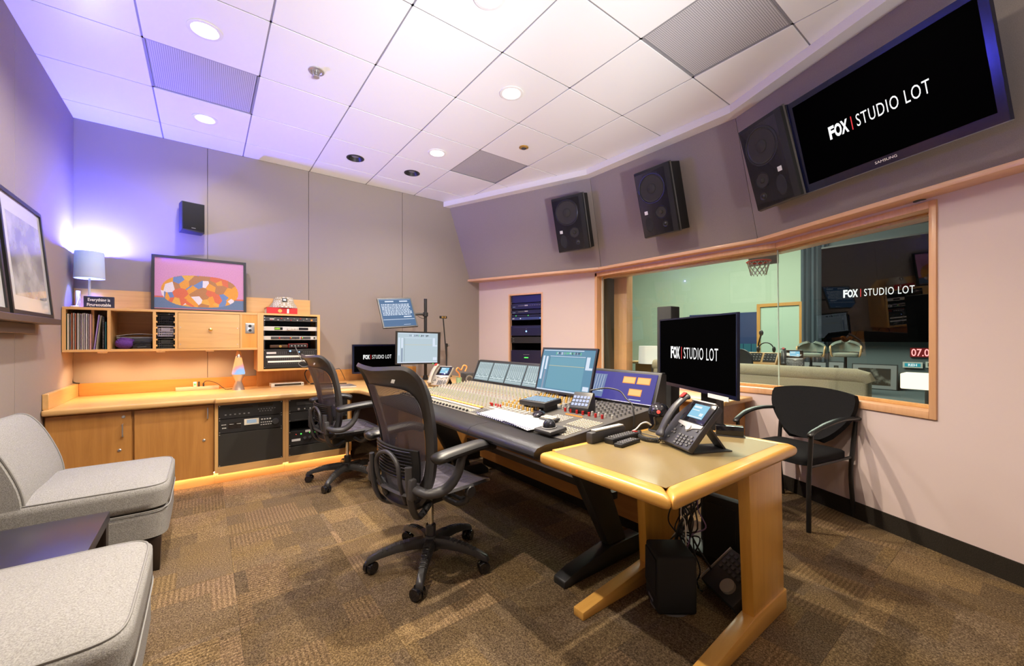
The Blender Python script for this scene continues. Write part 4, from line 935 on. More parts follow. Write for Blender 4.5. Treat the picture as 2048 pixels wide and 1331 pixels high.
t = thing('bucket_hat', 'cream checked bucket hat resting on the red book', 'hat', (aty(567, 600, SY+0.2).x, SY+0.2, sz1+0.067))
MB().lathe([(0.128, 0.0), (0.126, 0.006), (0.105, 0.045), (0.098, 0.052), (0.086, 0.10), (0.08, 0.108), (0.04, 0.112), (0.0005, 0.112)], 40, caps=False).build('crown_and_brim', 'hat_plaid', t)
MB().box((-0.003, -0.096, 0.078), (0.045, 0.004, 0.036), (R(-14), 0, 0)).build('patch', 'black_plastic', t, bevel=0.001)
MB().box((-0.003, -0.0985, 0.078), (0.024, 0.002, 0.016), (R(-14), 0, 0)).build('emblem', 'text_white', t)
# wall speaker
p0, p1 = aty(360, 400, 4.74), aty(407, 466, 4.74)
t = thing('wall_speaker', 'small black speaker mounted high on the back wall above the picture', 'speaker', ((p0.x+p1.x)/2, 4.80, p1.z))
sw_, sh_ = (p1.x-p0.x)*1.0, p0.z-p1.z
M_ = Matrix.Rotation(R(12), 4, 'Z')
m = MB(M_); m.hexa([(-sw_/2, -0.05, 0.015), (sw_/2, -0.05, 0), (sw_/2, 0.07, 0), (-sw_/2, 0.07, 0)], [(-sw_/2, -0.05, sh_), (sw_/2, -0.05, sh_), (sw_/2, 0.07, sh_), (-sw_/2, 0.07, sh_)]); m.build('cabinet', mat('speaker_box', (0.035, 0.035, 0.05), 0.5), t, bevel=0.004)
m = MB(M_); m.bx(-sw_/2+0.004, sw_/2-0.004, -0.06, -0.05, 0.018, sh_-0.006); m.build('grille_cloth', mat('grille_cloth', (0.012, 0.012, 0.013), 0.95, bump=0.5, bscale=600), t, bevel=0.004)
m = MB(M_); m.box((0, -0.061, 0.035), (0.03, 0.002, 0.006)); m.build('badge', 'mid_grey', t)
MB().bx(-0.02, 0.02, 0.06, 0.085, sh_*0.4, sh_*0.6).build('bracket', 'black_plastic', t)
# --- lava lamp
LV = atz(477, 776, CZ); LV.y = min(LV.y, 4.62); LV = aty(477, 700, 4.60)
def lava_mat():
    m_, nt, b = _new('lava_liquid'); L = nt.links.new
    tc = nt.nodes.new('ShaderNodeTexCoord'); sp = nt.nodes.new('ShaderNodeSeparateXYZ'); L(tc.outputs['Object'], sp.inputs[0])
    n = nt.nodes.new('ShaderNodeTexNoise'); n.inputs['Scale'].default_value = 14; L(tc.outputs['Object'], n.inputs['Vector'])
    ad = nt.nodes.new('ShaderNodeMath'); ad.operation = 'MULTIPLY_ADD'; ad.inputs[1].default_value = 0.09; L(n.outputs[0], ad.inputs[0]); L(sp.outputs[2], ad.inputs[2])
    ax = nt.nodes.new('ShaderNodeMath'); ax.operation = 'MULTIPLY_ADD'; ax.inputs[1].default_value = -0.6; L(sp.outputs[0], ax.inputs[0]); L(ad.outputs[0], ax.inputs[2])
    r = ramp(nt, [(0.0, (0.25, 0.62, 0.95)), (0.42, (0.25, 0.52, 0.95)), (0.6, (0.9, 0.30, 0.32)), (0.78, (1.0, 0.48, 0.14))])
    mr = nt.nodes.new('ShaderNodeMapRange'); mr.inputs[1].default_value = 0.14; mr.inputs[2].default_value = 0.33; L(ax.outputs[0], mr.inputs[0]); L(mr.outputs[0], r.inputs[0])
    L(r.outputs[0], b.inputs['Emission Color']); b.inputs['Emission Strength'].default_value = 1.0; b.inputs['Base Color'].default_value = (0.1, 0.1, 0.1, 1); b.inputs['Roughness'].default_value = 0.08
lava_mat()
lh = (aty(477, 701, 4.60).z-CZ); s_ = lh/0.40
t = thing('lava_lamp', 'lava lamp with blue and orange liquid on the worktop', 'lamp', (LV.x, 4.60, CZ))
MB().lathe([(0.056*s_, 0), (0.055*s_, 0.004), (0.028*s_, 0.085*s_), (0.034*s_, 0.105*s_), (0.056*s_, 0.158*s_), (0.0005, 0.158*s_)], 28, caps=False).build('base', mat('copper_silver', (0.62, 0.52, 0.46), 0.28, metal=0.8), t)
MB().lathe([(0.055*s_, 0.159*s_), (0.058*s_, 0.17*s_), (0.028*s_, 0.33*s_), (0.0005, 0.33*s_)], 28, caps=False).build('globe', 'lava_liquid', t)
MB().lathe([(0.029*s_, 0.331*s_), (0.017*s_, 0.395*s_), (0.012*s_, 0.40*s_), (0.0005, 0.40*s_)], 24, caps=False).build('cap', 'copper_silver', t)
# --- cable raceway box with plugs
p0, p1 = aty(351, 775, 4.78), aty(438, 772, 4.78)
t = thing('power_raceway', 'peach coloured power raceway on the worktop with plugs on it', 'power strip', ((p0.x+p1.x)/2, 4.81, CZ))
W(t).bx(p0.x, p1.x, 4.78, 4.85, CZ, CZ+0.032).build('housing', mat('peach', (0.62, 0.38, 0.27), 0.5), t, bevel=0.002)
o = W(t).box((aty(390, 770, 4.8).x, 4.80, CZ+0.055), (0.026, 0.03, 0.045)); o = o.build('charger', 'white_plastic', t, bevel=0.003); MBx = W(t).box((aty(390, 770, 4.8).x, 4.784, CZ+0.055), (0.016, 0.002, 0.016)); MBx.build('glow', 'led_green', o)
W(t).box((aty(398, 770, 4.8).x, 4.80, CZ+0.056), (0.014, 0.02, 0.048)).build('plug', 'black_plastic', t, bevel=0.003)
W(t).box((aty(407, 770, 4.8).x, 4.80, CZ+0.048), (0.014, 0.02, 0.032)).build('plug', 'black_plastic', t, bevel=0.003)
xq = aty(407, 770, 4.8).x
cable('lamp_cord', 'black cord from the raceway to the lava lamp', [(xq, 4.795, CZ+0.066), (xq+0.03, 4.78, CZ+0.083), (xq+0.10, 4.74, CZ+0.06), (xq+0.16, 4.70, CZ+0.006), (xq+0.2, 4.66, CZ+0.006), (xq+0.25, 4.66, CZ+0.01), (LV.x-0.06, 4.62, CZ+0.008)], 0.003, 'black_plastic')
cable('hanging_cable', 'dark cable running down the corner below the wall shelf', [(aty(143, 705, 4.86).x, 4.862, sz0-0.002), (aty(144, 730, 4.86).x, 4.862, 1.0), (aty(144, 752, 4.86).x, 4.856, 0.86), (aty(150, 765, 4.86).x, 4.852, 0.83), (aty(160, 768, 4.86).x, 4.855, 0.823)], 0.005, 'black_plastic')
# --- small white player on the worktop
p0, p1 = aty(541, 770, 4.68), aty(606, 768, 4.68)
t = thing('disc_burner', 'slim white and black player on the worktop below the hanging rack', 'player', ((p0.x+p1.x)/2, 4.70, CZ))
W(t).bx(p0.x, p1.x, 4.63, 4.78, CZ, CZ+0.034).build('case', 'white_plastic', t, bevel=0.003); W(t).bx(p0.x+0.03, p1.x-0.025, 4.626, 4.632, CZ+0.009, CZ+0.028).build('front_slot', 'black_gloss', t)
m = W(t); m.cyl((p1.x-0.012, 4.632, CZ+0.018), (p1.x-0.012, 4.625, CZ+0.018), 0.006); m.build('button', 'mid_grey', t)
t = thing('closed_laptop', 'closed silver laptop on the worktop behind the far office chair', 'laptop', (1.03, 4.22, CZ))
MB().bx(-0.16, 0.16, -0.11, 0.11, 0.002, 0.013).build('base', 'silver_paint', t, bevel=0.003); MB().bx(-0.16, 0.16, -0.11, 0.11, 0.0135, 0.02).build('lid', 'silver', t, bevel=0.003)
cable('black_loop_cable', 'black cable standing in a loop on the worktop behind the far chair', [(0.87, 4.66, CZ+0.02), (0.84, 4.66, CZ+0.06), (0.83, 4.67, CZ+0.13), (0.88, 4.68, CZ+0.17), (0.95, 4.68, CZ+0.15), (0.97, 4.68, CZ+0.08), (0.93, 4.68, CZ+0.02), (0.88, 4.66, CZ+0.007), (1.0, 4.6, CZ+0.006), (1.2, 4.5, CZ+0.006)], 0.005, 'black_plastic')
cable('thin_black_cable', 'thin black cable curving over the worktop beside the black monitor', [(0.99, 4.72, CZ+0.09), (1.08, 4.74, CZ+0.13), (1.16, 4.75, CZ+0.145), (1.2, 4.76, CZ+0.14), (1.26, 4.78, CZ+0.02)], 0.003, 'black_plastic')
# --- black logo monitor against the back wall
t = monitor('desk_monitor', 'black monitor with the studio logo standing on the worktop by the back wall', FY((aty(704.5, 700, 4.72).x+aty(802, 700, 4.72).x)/2, 4.72, (aty(705, 689, 4.72).z+aty(704, 747, 4.72).z)/2), aty(802, 700, 4.72).x-aty(704.5, 700, 4.72).x, aty(705, 689, 4.72).z-aty(706, 748, 4.72).z, 0.02, 0.05, 'bezel_blue_black')
logo(t, Matrix.Translation((0.0, 0.02, 0.0015)), 0.33)
zc_ = t.location.z; hh_ = aty(705, 689, 4.72).z-aty(706, 748, 4.72).z
MB().bx(-0.035, 0.035, -hh_/2-(zc_-hh_/2-CZ), 0, -0.07, -0.05).build('stand_neck', 'black_plastic', t); m = MB(); m.bx(-0.12, 0.12, CZ-zc_, CZ-zc_+0.012, -0.12, 0.06); m.build('stand_base', 'black_plastic', t, bevel=0.003)
# --- pole with two monitors
PB = Vector((aty(851, 752, 4.42).x, 4.42, CZ))
t = thing('monitor_pole', 'black desk clamp pole carrying two monitors', 'monitor stand', PB)
ptop = aty(845, 597, 4.42).z-CZ
MB().lathe([(0.055, 0), (0.055, 0.01), (0.03, 0.02), (0.025, 0.05), (0.0185, 0.055), (0.0185, ptop), (0.0005, ptop)], 20, caps=False).build('pole', 'black_plastic', t)
az = aty(840, 628, 4.42).z-CZ
for zq in (az, az-0.32): MB().lathe([(0.019, -0.025), (0.03, -0.022), (0.03, 0.022), (0.019, 0.025)], 16, Matrix.Translation((0, 0, zq)), caps=False).build('collar', 'black_plastic', t)
MB().tube([(0, 0, az), (-0.09, -0.0, az), (-0.20, 0.03, az-0.01)], 0.014, 8).build('arm', 'black_plastic', t)
MB().tube([(0, 0, az-0.32), (-0.03, -0.08, az-0.32), (-0.06, -0.153, az-0.32)], 0.016, 8).build('arm', 'black_plastic', t)
MB().tube(smooth_path([(0.0, -0.02, az-0.02), (-0.04, -0.01, az-0.05), (-0.1, 0.0, az-0.02)]), 0.003, 6).build('cable_loop', 'black_plastic', t)
emis('ui_blue', (0.03, 0.13, 0.30), 0.9); emis('ui_white', (0.75, 0.85, 1.0), 0.9); emis('ui_pale', (0.62, 0.78, 0.88), 0.75); emis('ui_grey', (0.35, 0.45, 0.62), 0.7); emis('ui_dark', (0.03, 0.05, 0.1), 0.6); emis('ui_mid', (0.12, 0.34, 0.52), 0.75); emis('ui_sky', (0.16, 0.42, 0.56), 0.8); emis('ui_yellow', (0.9, 0.8, 0.45), 0.7)
emis('ui_green', (0.2, 0.8, 0.4), 0.7)
def quad_monitor(name, label, pts, **kw):
    # four corner points (tl, tr, br, bl) give centre, axes and size
    tl, tr, br, bl = pts; c = (tl+tr+br+bl)/4; ex = (tr-tl)+(br-bl); ey = (tl-bl)+(tr-br)
    M = frame3(c, ex, ey); return monitor(name, label, M, ex.length/2, ey.length/2, **kw), ex.length/2, ey.length/2
pts = [aty(752.5, 597.5, 4.50), aty(822, 594, 4.46), aty(836, 653, 4.28), aty(768, 655, 4.31)]
t, w_, h_ = quad_monitor('schedule_monitor', 'tilted upper monitor on the pole showing a blue table', pts, bez=0.014, depth=0.04)
rc = [(-w_/2+0.014, w_/2-0.014, -h_/2+0.014, h_/2-0.014, 'ui_blue', 0), (-w_/2+0.02, w_/2-0.02, h_/2-0.022, h_/2-0.019, 'ui_white', 1), (-w_/2+0.02, w_/2-0.02, -h_*0.24, -h_*0.225, 'ui_white', 1)]
random.seed(3)
for r_ in range(8):
    xx = -w_/2+0.03
    while xx < w_/2-0.05:
        ww = random.choice((0.008, 0.014, 0.02, 0.026))
        rc.append((xx, xx+ww, h_*(0.26-r_*0.05), h_*(0.26-r_*0.05)+h_*0.03, 'ui_white', 1)); xx += ww+0.006
rc += [(-w_*0.3, -w_*0.05, h_*0.36, h_*0.40, 'ui_white', 1), (w_*0.12, w_*0.36, h_*0.36, h_*0.40, 'ui_white', 1), (w_*0.15, w_*0.38, -h_*0.17, -h_*0.13, 'ui_white', 1), (w_*0.1, w_*0.3, -h_*0.42, -h_*0.41, 'ui_white', 1)]
ui(t, rc)
def daw(t, w_, h_, bg, panel, bz):
    x0, x1, y0, y1 = -w_/2+bz, w_/2-bz, -h_/2+bz, h_/2-bz; W_, H_ = x1-x0, y1-y0
    rc = [(x0, x1, y0, y1, bg, 0), (x0+0.17*W_, x1-0.15*W_, y0+0.06*H_, y1-0.19*H_, panel, 1), (x0+0.02*W_, x0+0.06*W_, y0+0.25*H_, y1-0.16*H_, 'ui_white', 1), (x0+0.09*W_, x0+0.13*W_, y1-0.5*H_, y1-0.17*H_, 'ui_white', 1), (x0+0.09*W_, x0+0.125*W_, y0+0.03*H_, y1-0.52*H_, 'ui_grey', 1),
          (x0+0.165*W_, x0+0.17*W_, y0+0.05*H_, y1-0.18*H_, 'ui_dark', 1), (x1-0.13*W_, x1-0.07*W_, y1-0.42*H_, y1-0.16*H_, 'ui_white', 1), (x1-0.13*W_, x1-0.01*W_, y1-0.45*H_, y1-0.40*H_, 'ui_white', 1), (x1-0.12*W_, x1-0.02*W_, y0+0.08*H_, y0+0.18*H_, 'ui_white', 1),
          (x0+0.17*W_, x1-0.15*W_, y0+0.60*H_, y0+0.61*H_, 'ui_yellow', 2), (x0+0.02*W_, x0+0.8*W_, y1-0.03*H_, y1-0.012*H_, 'ui_white', 1), (x0, x1, y0, y0+0.03*H_, 'ui_white', 1)]
    for k in range(22): rc.append((x0+(0.28+0.022*k)*W_, x0+(0.28+0.022*k+0.014)*W_, y1-random.uniform(0.10, 0.13)*H_, y1-0.06*H_, random.choice(('ui_white', 'ui_dark', 'ui_grey', 'ui_green')), 1))
    for k in range(40): rc.append((x0+(0.17+0.017*k)*W_, x0+(0.17+0.017*k+0.01)*W_, y1-0.175*H_, y1-0.155*H_, 'ui_white', 1))
    ui(t, rc)
pts = [aty(790, 662, 4.22), aty(877, 663.5, 4.22), aty(878, 727.5, 4.22), aty(793.5, 728, 4.22)]
t, w_, h_ = quad_monitor('editing_monitor', 'lower pole monitor showing a pale audio editing window', pts, bez=0.016, depth=0.05)
daw(t, w_, h_, 'ui_pale', 'ui_pale', 0.016)
MB().bx(w_/2-0.001, w_/2+0.02, -h_/2, h_/2, -0.06, 0.0).build('side_shell', 'black_plastic', t)
m = MB(); disc(m, w_*0.36, -h_/2+0.004, 0.004, 0.003, 0.005, 8); m.build('power_light', 'led_green', t)
# --- microphone stand with a webcam
p = aty(893, 740, 4.62); t = thing('mic_stand', 'black microphone stand with a small camera on top by the back wall', 'stand', (p.x, 4.62, CZ))
h1, h2 = aty(893, 690, 4.62).z-CZ, aty(885, 637, 4.62).z-CZ
dx = aty(885, 637, 4.62).x-p.x
MB().lathe([(0.07, 0), (0.07, 0.012), (0.015, 0.02), (0.0105, 0.03), (0.0105, h1), (0.0005, h1)], 18, caps=False).build('base_pole', 'black_plastic', t)
MB().tube([(-0.015, -0.02, h1-0.12), (dx, -0.02, h2)], 0.008, 8).build('boom', 'black_plastic', t)
MB().lathe([(0.016, -0.02), (0.018, -0.015), (0.018, 0.02), (0.010, 0.025)], 14, Matrix.Translation((0, 0, h1))).build('clutch', 'black_plastic', t)
MB().lathe([(0.008, 0), (0.012, 0.02), (0.012, 0.03), (0.0005, 0.03)], 10, Matrix.Translation((0.01, 0, h1)) @ Matrix.Rotation(R(90), 4, 'Y'), caps=False).build('knob', 'mid_grey', t)
MB().box((dx, -0.02, h2+0.018), (0.095, 0.03, 0.032)).build('camera_body', 'black_plastic', t, bevel=0.006); MB().box((dx, -0.036, h2+0.018), (0.06, 0.004, 0.022)).build('camera_front', 'brass', t, bevel=0.002); m = MB(); m.cyl((dx, -0.036, h2+0.018), (dx, -0.042, h2+0.018), 0.008, n=12); m.build('camera_lens', 'black_gloss', t)
# --- small things on the corner of the worktop
t = thing('trackball_mouse', 'beige trackball mouse with a red ball on the worktop corner', 'trackball', (1.72, 3.83, CZ), R(60))
m = MB(); m.hexa([(-0.09, -0.055, 0), (0.09, -0.05, 0), (0.09, 0.05, 0), (-0.09, 0.055, 0)], [(-0.07, -0.04, 0.02), (0.07, -0.035, 0.05), (0.07, 0.035, 0.05), (-0.07, 0.04, 0.02)]); m.build('body', 'silver_paint', t, bevel=0.012, seg=3)
MB().ell((0.02, 0, 0.052), (0.03, 0.03, 0.026), 18, 12).build('ball', mat('red_ball', (0.45, 0.005, 0.01), 0.12, coat=0.6), t)
MB().box((-0.05, 0, 0.028), (0.06, 0.06, 0.006), (0, -0.22, 0)).build('button_plate', 'mid_grey', t, bevel=0.002)
t = thing('wrist_rest', 'grey mouse pad beside the red trackball', 'pad', (1.55, 3.80, CZ), R(20)); MB().box((0, 0, 0.004), (0.16, 0.11, 0.008)).build('pad', 'mid_grey', t, bevel=0.003)
mk = [('green', (0.02, 0.25, 0.05)), ('dark green', (0.01, 0.1, 0.04)), ('yellow', (0.65, 0.5, 0.03)), ('orange', (0.6, 0.18, 0.03)), ('light green', (0.2, 0.5, 0.08))]
for k, (nm, c_) in enumerate(mk):
    t = thing('marker_pen', nm + ' marker pen lying on the worktop in front of the monitor pole', 'pen', (1.80+0.035*(k % 2), 4.56-0.045*k, CZ), R(8*k-16), group='marker pens on the worktop')
    m = MB(); m.cyl((-0.08, 0, 0.0085), (0.03, 0, 0.0085), 0.008, n=10); m.build('barrel', mat('marker_' + nm.replace(' ', '_'), c_, 0.35), t)
    m = MB(); m.cyl((0.031, 0, 0.0085), (0.075, 0, 0.0085), 0.0083, n=10); m.build('cap', 'marker_' + nm.replace(' ', '_'), t)
t = thing('round_dish', 'small white round dish beside the marker pens', 'dish', (1.98, 4.62, CZ)); MB().lathe([(0.02, 0), (0.035, 0.012), (0.035, 0.03), (0.02, 0.038), (0.0005, 0.04)], 16, caps=False).build('bowl', 'cream_plastic', t)
t = thing('cube_speaker', 'small dark cube speaker at the far end of the console', 'speaker', (2.19, 3.66, CZ), R(-10))
MB().bx(-0.055, 0.055, -0.055, 0.055, 0, 0.125).build('cabinet', 'dark_grey', t, bevel=0.004)
MB().lathe([(0.042, 0), (0.04, 0.004), (0.034, 0.002), (0.012, -0.008), (0.012, -0.003), (0.0005, -0.002)], 24, Matrix.Translation((0, -0.056, 0.062)) @ Matrix.Rotation(R(90), 4, 'X'), caps=False).build('cone', 'mid_grey', t)
t = thing('teal_box', 'small teal box beside the cube speaker', 'box', (2.31, 3.64, CZ), R(-10)); MB().bx(-0.045, 0.045, -0.05, 0.05, 0, 0.115).build('box', mat('teal_paint', (0.015, 0.07, 0.08), 0.5), t, bevel=0.003)
t = thing('pencil_cup', 'clear cup with a green stripe holding orange leads beside the cube speaker', 'cup', (2.04, 3.58, CZ)); MB().lathe([(0.025, 0), (0.03, 0.09), (0.028, 0.09), (0.023, 0.003), (0.0005, 0.003)], 18, caps=False).build('cup', mat('cup_green', (0.25, 0.4, 0.25), 0.3), t)
cable('orange_lead', 'orange lead looping out of the cup at the end of the console', [(2.04, 3.58, CZ+0.02), (2.04, 3.57, CZ+0.12), (2.0, 3.56, CZ+0.165), (2.02, 3.56, CZ+0.19), (2.06, 3.57, CZ+0.165), (2.09, 3.57, CZ+0.21), (2.12, 3.56, CZ+0.195), (2.10, 3.56, CZ+0.15)], 0.007, mat('orange_rubber', (0.75, 0.3, 0.08), 0.4))
# ================================================================ LEFT SIDE: PICTURE LEDGE, ARMCHAIRS, TABLE
t = thing('picture_ledge', 'dark brown picture ledge on the left wall', 'shelf', (XL+0.06, 3.6, 1.29))
mat('ledge_brown', (0.085, 0.06, 0.055), 0.45)
W(t).bx(XL+0.013, XL+0.115, 2.4, 4.0, 1.285, 1.322).build('board', 'ledge_brown', t, bevel=0.002, seg=1)
W(t).bx(XL+0.013, XL+0.06, 2.4, 3.72, 1.225, 1.284).build('rail', 'ledge_brown', t, bevel=0.002, seg=1)
def print_mat():
    m_, nt, b = _new('grey_print'); L = nt.links.new
    tc = nt.nodes.new('ShaderNodeTexCoord'); n = nt.nodes.new('ShaderNodeTexNoise'); n.inputs['Scale'].default_value = 5; n.inputs['Detail'].default_value = 6; L(tc.outputs['Object'], n.inputs[0])
    r = ramp(nt, [(0.35, (0.16, 0.16, 0.17)), (0.5, (0.42, 0.42, 0.43)), (0.65, (0.6, 0.6, 0.6))]); L(n.outputs[0], r.inputs[0]); L(r.outputs[0], b.inputs['Base Color']); b.inputs['Roughness'].default_value = 0.04; b.inputs['Coat Weight'].default_value = 1.0; b.inputs['Coat Roughness'].default_value = 0.0
print_mat(); mat('mat_board', (0.72, 0.72, 0.73), 0.05, coat=1.0)
FWL = lambda yy, z: frame3((0, yy, z), (0, 1, 0), (0, 0, 1))    # faces +X
def ledge_frame(label, y0, y1, h, lean, bz=0.022, xoff=0.0):
    w = y1-y0; M = Matrix.Translation((XL+0.10+xoff, 0, 0)) @ tiltM(FWL((y0+y1)/2, 1.3225), -lean)
    t = thingM('framed_print', label, 'picture', M)
    m = MB(); m.bx(-w/2, w/2, h-bz, h, -0.012, 0.01); m.bx(-w/2, w/2, 0, bz, -0.012, 0.01); m.bx(-w/2, -w/2+bz, bz, h-bz, -0.012, 0.01); m.bx(w/2-bz, w/2, bz, h-bz, -0.012, 0.01); m.build('frame', 'black_plastic', t)
    MB().bx(-w/2+bz-0.001, w/2-bz+0.001, bz-0.001, h-bz+0.001, -0.01, 0.002).build('mat_board', 'mat_board', t)
    MB().bx(-w/2+bz+0.07, w/2-bz-0.05, bz+0.08, h-bz-0.09, 0.002, 0.0026).build('print', 'grey_print', t)
    return t
ledge_frame('large black framed print with white mat leaning nearest the lamp on the ledge', 3.17, 3.86, 0.66, 5)
ledge_frame('black framed print cut off by the left edge of the picture', 2.42, 3.12, 0.60, 5)
# armchairs: armless, piped grey upholstery, dark legs
fabric('grey_upholstery', (0.22, 0.215, 0.21), (0.34, 0.335, 0.33), 260, 0.5)
mat('piping_grey', (0.24, 0.235, 0.23), 0.9); wood('espresso', (0.018, 0.010, 0.008), (0.03, 0.018, 0.014), 2, rough=0.35)
def pillow(m, x0, x1, y0, y1, z0, z1, r=0.05, bulge=0.02, n=9):
    # soft block: superellipse section with a slightly domed top
    rows = []
    def sq(u, e): s = math.copysign(1, u); return s*abs(u)**e
    N = 32; rings = []
    cx, cy = (x0+x1)/2, (y0+y1)/2; hx, hy = (x1-x0)/2, (y1-y0)/2
    prof = [(0.0, 0, 1), (0.6, 0, 1), (0.93, 0, 1), (1.0, r*0.35, 1), (1.0, r, 1), (1.0, (z1-z0)*0.5, 1), (1.0, z1-z0-r, 1), (1.0, z1-z0-r*0.35, 1), (0.95, z1-z0, 1), (0.6, z1-z0+bulge, 1), (0.0, z1-z0+bulge*1.3, 1)]
    for (k, z, _) in prof:
        k = max(k, 0.002)
        ring = []
        for i in range(N):
            a = 2*PI*i/N; c, s_ = math.cos(a), math.sin(a)
            ring.append((cx+hx*k*sq(c, 0.22), cy+hy*k*sq(s_, 0.22), z0+z))
        rings.append(ring)
    V = [[m.bm.verts.new(p) for p in rg] for rg in rings]
    for A, B in zip(V, V[1:]):
        for i in range(N): m.bm.faces.new((A[i], A[(i+1) % N], B[(i+1) % N], B[i]))
    m.bm.faces.new(V[0][::-1]); m.bm.faces.new(V[-1])
    m._x([v for rg in V for v in rg]); return m
def armchair(name, label, loc, rotz):
    # local: seat faces +x, width along y; origin on the floor under the seat's middle
    t = thing(name, label, 'armchair', loc, rotz, group='grey lounge chairs along the left wall')
    w = 0.66
    m = MB(); pillow(m, -0.36, 0.30, -w/2, w/2, 0.17, 0.315, 0.03, 0.0); m.build('seat_base', 'grey_upholstery', t, angle=60)
    m = MB(); pillow(m, -0.34, 0.305, -w/2-0.004, w/2+0.004, 0.32, 0.445, 0.04, 0.022); c = m.build('seat_cushion', 'grey_upholstery', t, angle=60)
    def rim(z, k, x0=-0.34, x1=0.305):
        P = []
        for i in range(48):
            a = 2*PI*i/48; cc, ss = math.cos(a), math.sin(a); P.append(((x0+x1)/2+(x1-x0)/2*k*math.copysign(abs(cc)**0.22, cc), (w/2+0.004)*k*math.copysign(abs(ss)**0.22, ss), z))
        return P
    MB().tube(rim(0.443, 0.965), 0.0035, 6, close=True).build('piping', 'piping_grey', c)
    MB().tube(rim(0.318, 1.0), 0.003, 6, close=True).build('piping', 'piping_grey', t)
    # backrest: curved in profile, leaning back
    prof = [(-0.20, 0.30), (-0.185, 0.40), (-0.20, 0.52), (-0.25, 0.66), (-0.30, 0.75), (-0.345, 0.785), (-0.395, 0.77), (-0.405, 0.70), (-0.385, 0.52), (-0.37, 0.36), (-0.36, 0.19), (-0.30, 0.18), (-0.24, 0.20)]
    P = [p for p in smooth_path([(a, 0, b) for a, b in prof+[prof[0]]], 3)][:-1]
    m = MB(); rings = []
    for yy, k in ((-w/2, 0.90), (-w/2+0.02, 0.985), (-w/2+0.05, 1.0), (0, 1.03), (w/2-0.05, 1.0), (w/2-0.02, 0.985), (w/2, 0.90)):
        rings.append([(-0.30+(p.x+0.30)*k, yy, 0.48+(p.z-0.48)*(k if p.z > 0.45 else 1)) for p in P])
    m.surf(rings, close_u=True)
    m.bm.verts.ensure_lookup_table(); n_ = len(P)
    m.bm.faces.new([m.bm.verts[i] for i in range(n_)][::-1]); m.bm.faces.new([m.bm.verts[i] for i in range(6*n_, 7*n_)])
    bk = m.build('backrest', 'grey_upholstery', t, angle=50)
    for yy in (-w/2+0.012, w/2-0.012): MB().tube([(-0.30+(p.x+0.30)*0.985, yy, 0.48+(p.z-0.48)*(0.985 if p.z > 0.45 else 1)) for p in P], 0.005, 6, close=True).build('piping', 'piping_grey', bk)
    for sx_ in (-1, 1):
        for sy_ in (-1, 1):
            MB().box((0.26*sx_-0.02, (w/2-0.05)*sy_, 0.0875), (0.055, 0.055, 0.175), taper=1.25).build('leg', 'espresso', t, bevel=0.003)
    return t
armchair('lounge_chair', 'grey upholstered lounge chair by the cabinets with its backrest in view', (-0.455, 3.075, 0), 0)
armchair('lounge_chair', 'grey upholstered lounge chair nearest the camera cut off by the left edge', (-0.455, 1.72, 0), 0)
t = thing('side_table', 'low dark side table between the two grey lounge chairs', 'table', (-0.60, 2.37, 0))
mat('table_dark', (0.02, 0.018, 0.03), 0.34, spec=1.0)
MB().bx(-0.26, 0.25, -0.27, 0.235, 0.355, 0.40).build('tabletop', 'table_dark', t, bevel=0.002)
for sx_ in (-1, 1):
    for sy_ in (-1, 1): MB().bx(0.22*sx_-0.028, 0.22*sx_+0.028, 0.205*sy_-0.028-0.017, 0.205*sy_+0.028-0.017, 0, 0.355).build('leg', 'espresso', t)
# ================================================================ MIXING CONSOLE
CY0, CY1 = 1.295, 3.20
CX0, CX1 = 1.27, 1.955
def cz(X): return 0.742+(X-CX0)/(CX1-CX0)*0.066
mat('console_grey', (0.17, 0.16, 0.145), 0.45, noise=0.08, nscale=60); mat('console_dark', (0.075, 0.07, 0.067), 0.5, noise=0.1, nscale=60)
mat('arm_leather', (0.018, 0.018, 0.02), 0.32, bump=0.25, bscale=250); mat('knob_green', (0.40, 0.41, 0.30), 0.4); mat('knob_cream', (0.52, 0.47, 0.37), 0.4); mat('knob_yellow', (0.66, 0.40, 0.10), 0.4); mat('strip_orange', (0.72, 0.32, 0.05), 0.5); mat('strip_white', (0.6, 0.58, 0.54), 0.5)
con = thing('mixing_console', 'large audio mixing console with hundreds of knobs and black arm rest', 'mixing console', (1.6, 2.25, 0))
# arm rest in two lengths
def arm(y0, y1):
    prof = [(1.272, 0.738), (1.24, 0.741), (1.16, 0.738), (1.115, 0.73), (1.098, 0.715), (1.095, 0.70), (1.105, 0.685), (1.13, 0.678), (1.272, 0.69)]
    W(con).prism([(a, b) for a, b in prof], y0, y1, 'xz').build('arm_rest', 'arm_leather', con)
arm(CY0, 1.83); arm(1.833, CY1)
W(con).prism([(1.14, 0.675), (1.30, 0.60), (1.95, 0.585), (2.06, 0.62), (2.06, 0.80), (1.96, 0.795), (1.275, 0.728), (1.275, 0.688)], CY0+0.006, CY1-0.006, 'xz').build('chassis', 'black_plastic', con)
for yy in (CY0, CY1-0.008):
    W(con).prism([(1.272, 0.68), (1.30, 0.60), (1.95, 0.57), (2.07, 0.60), (2.075, 0.99), (2.03, 0.995), (1.958, 0.812), (1.272, 0.746)], yy, yy+0.008, 'xz').build('end_cheek', 'dark_grey', con)
YM1, YM2 = 2.13, 1.78      # left bank | centre | right module
def panel(x0, x1, y0, y1, m, nm, dz=0.0, th=0.006):
    W(con).hexa([(x0, y0, cz(x0)+dz), (x1, y0, cz(x1)+dz), (x1, y1, cz(x1)+dz), (x0, y1, cz(x0)+dz)][::-1], [(x0, y0, cz(x0)+dz+th), (x1, y0, cz(x1)+dz+th), (x1, y1, cz(x1)+dz+th), (x0, y1, cz(x0)+dz+th)][::-1]).build(nm, m, con)
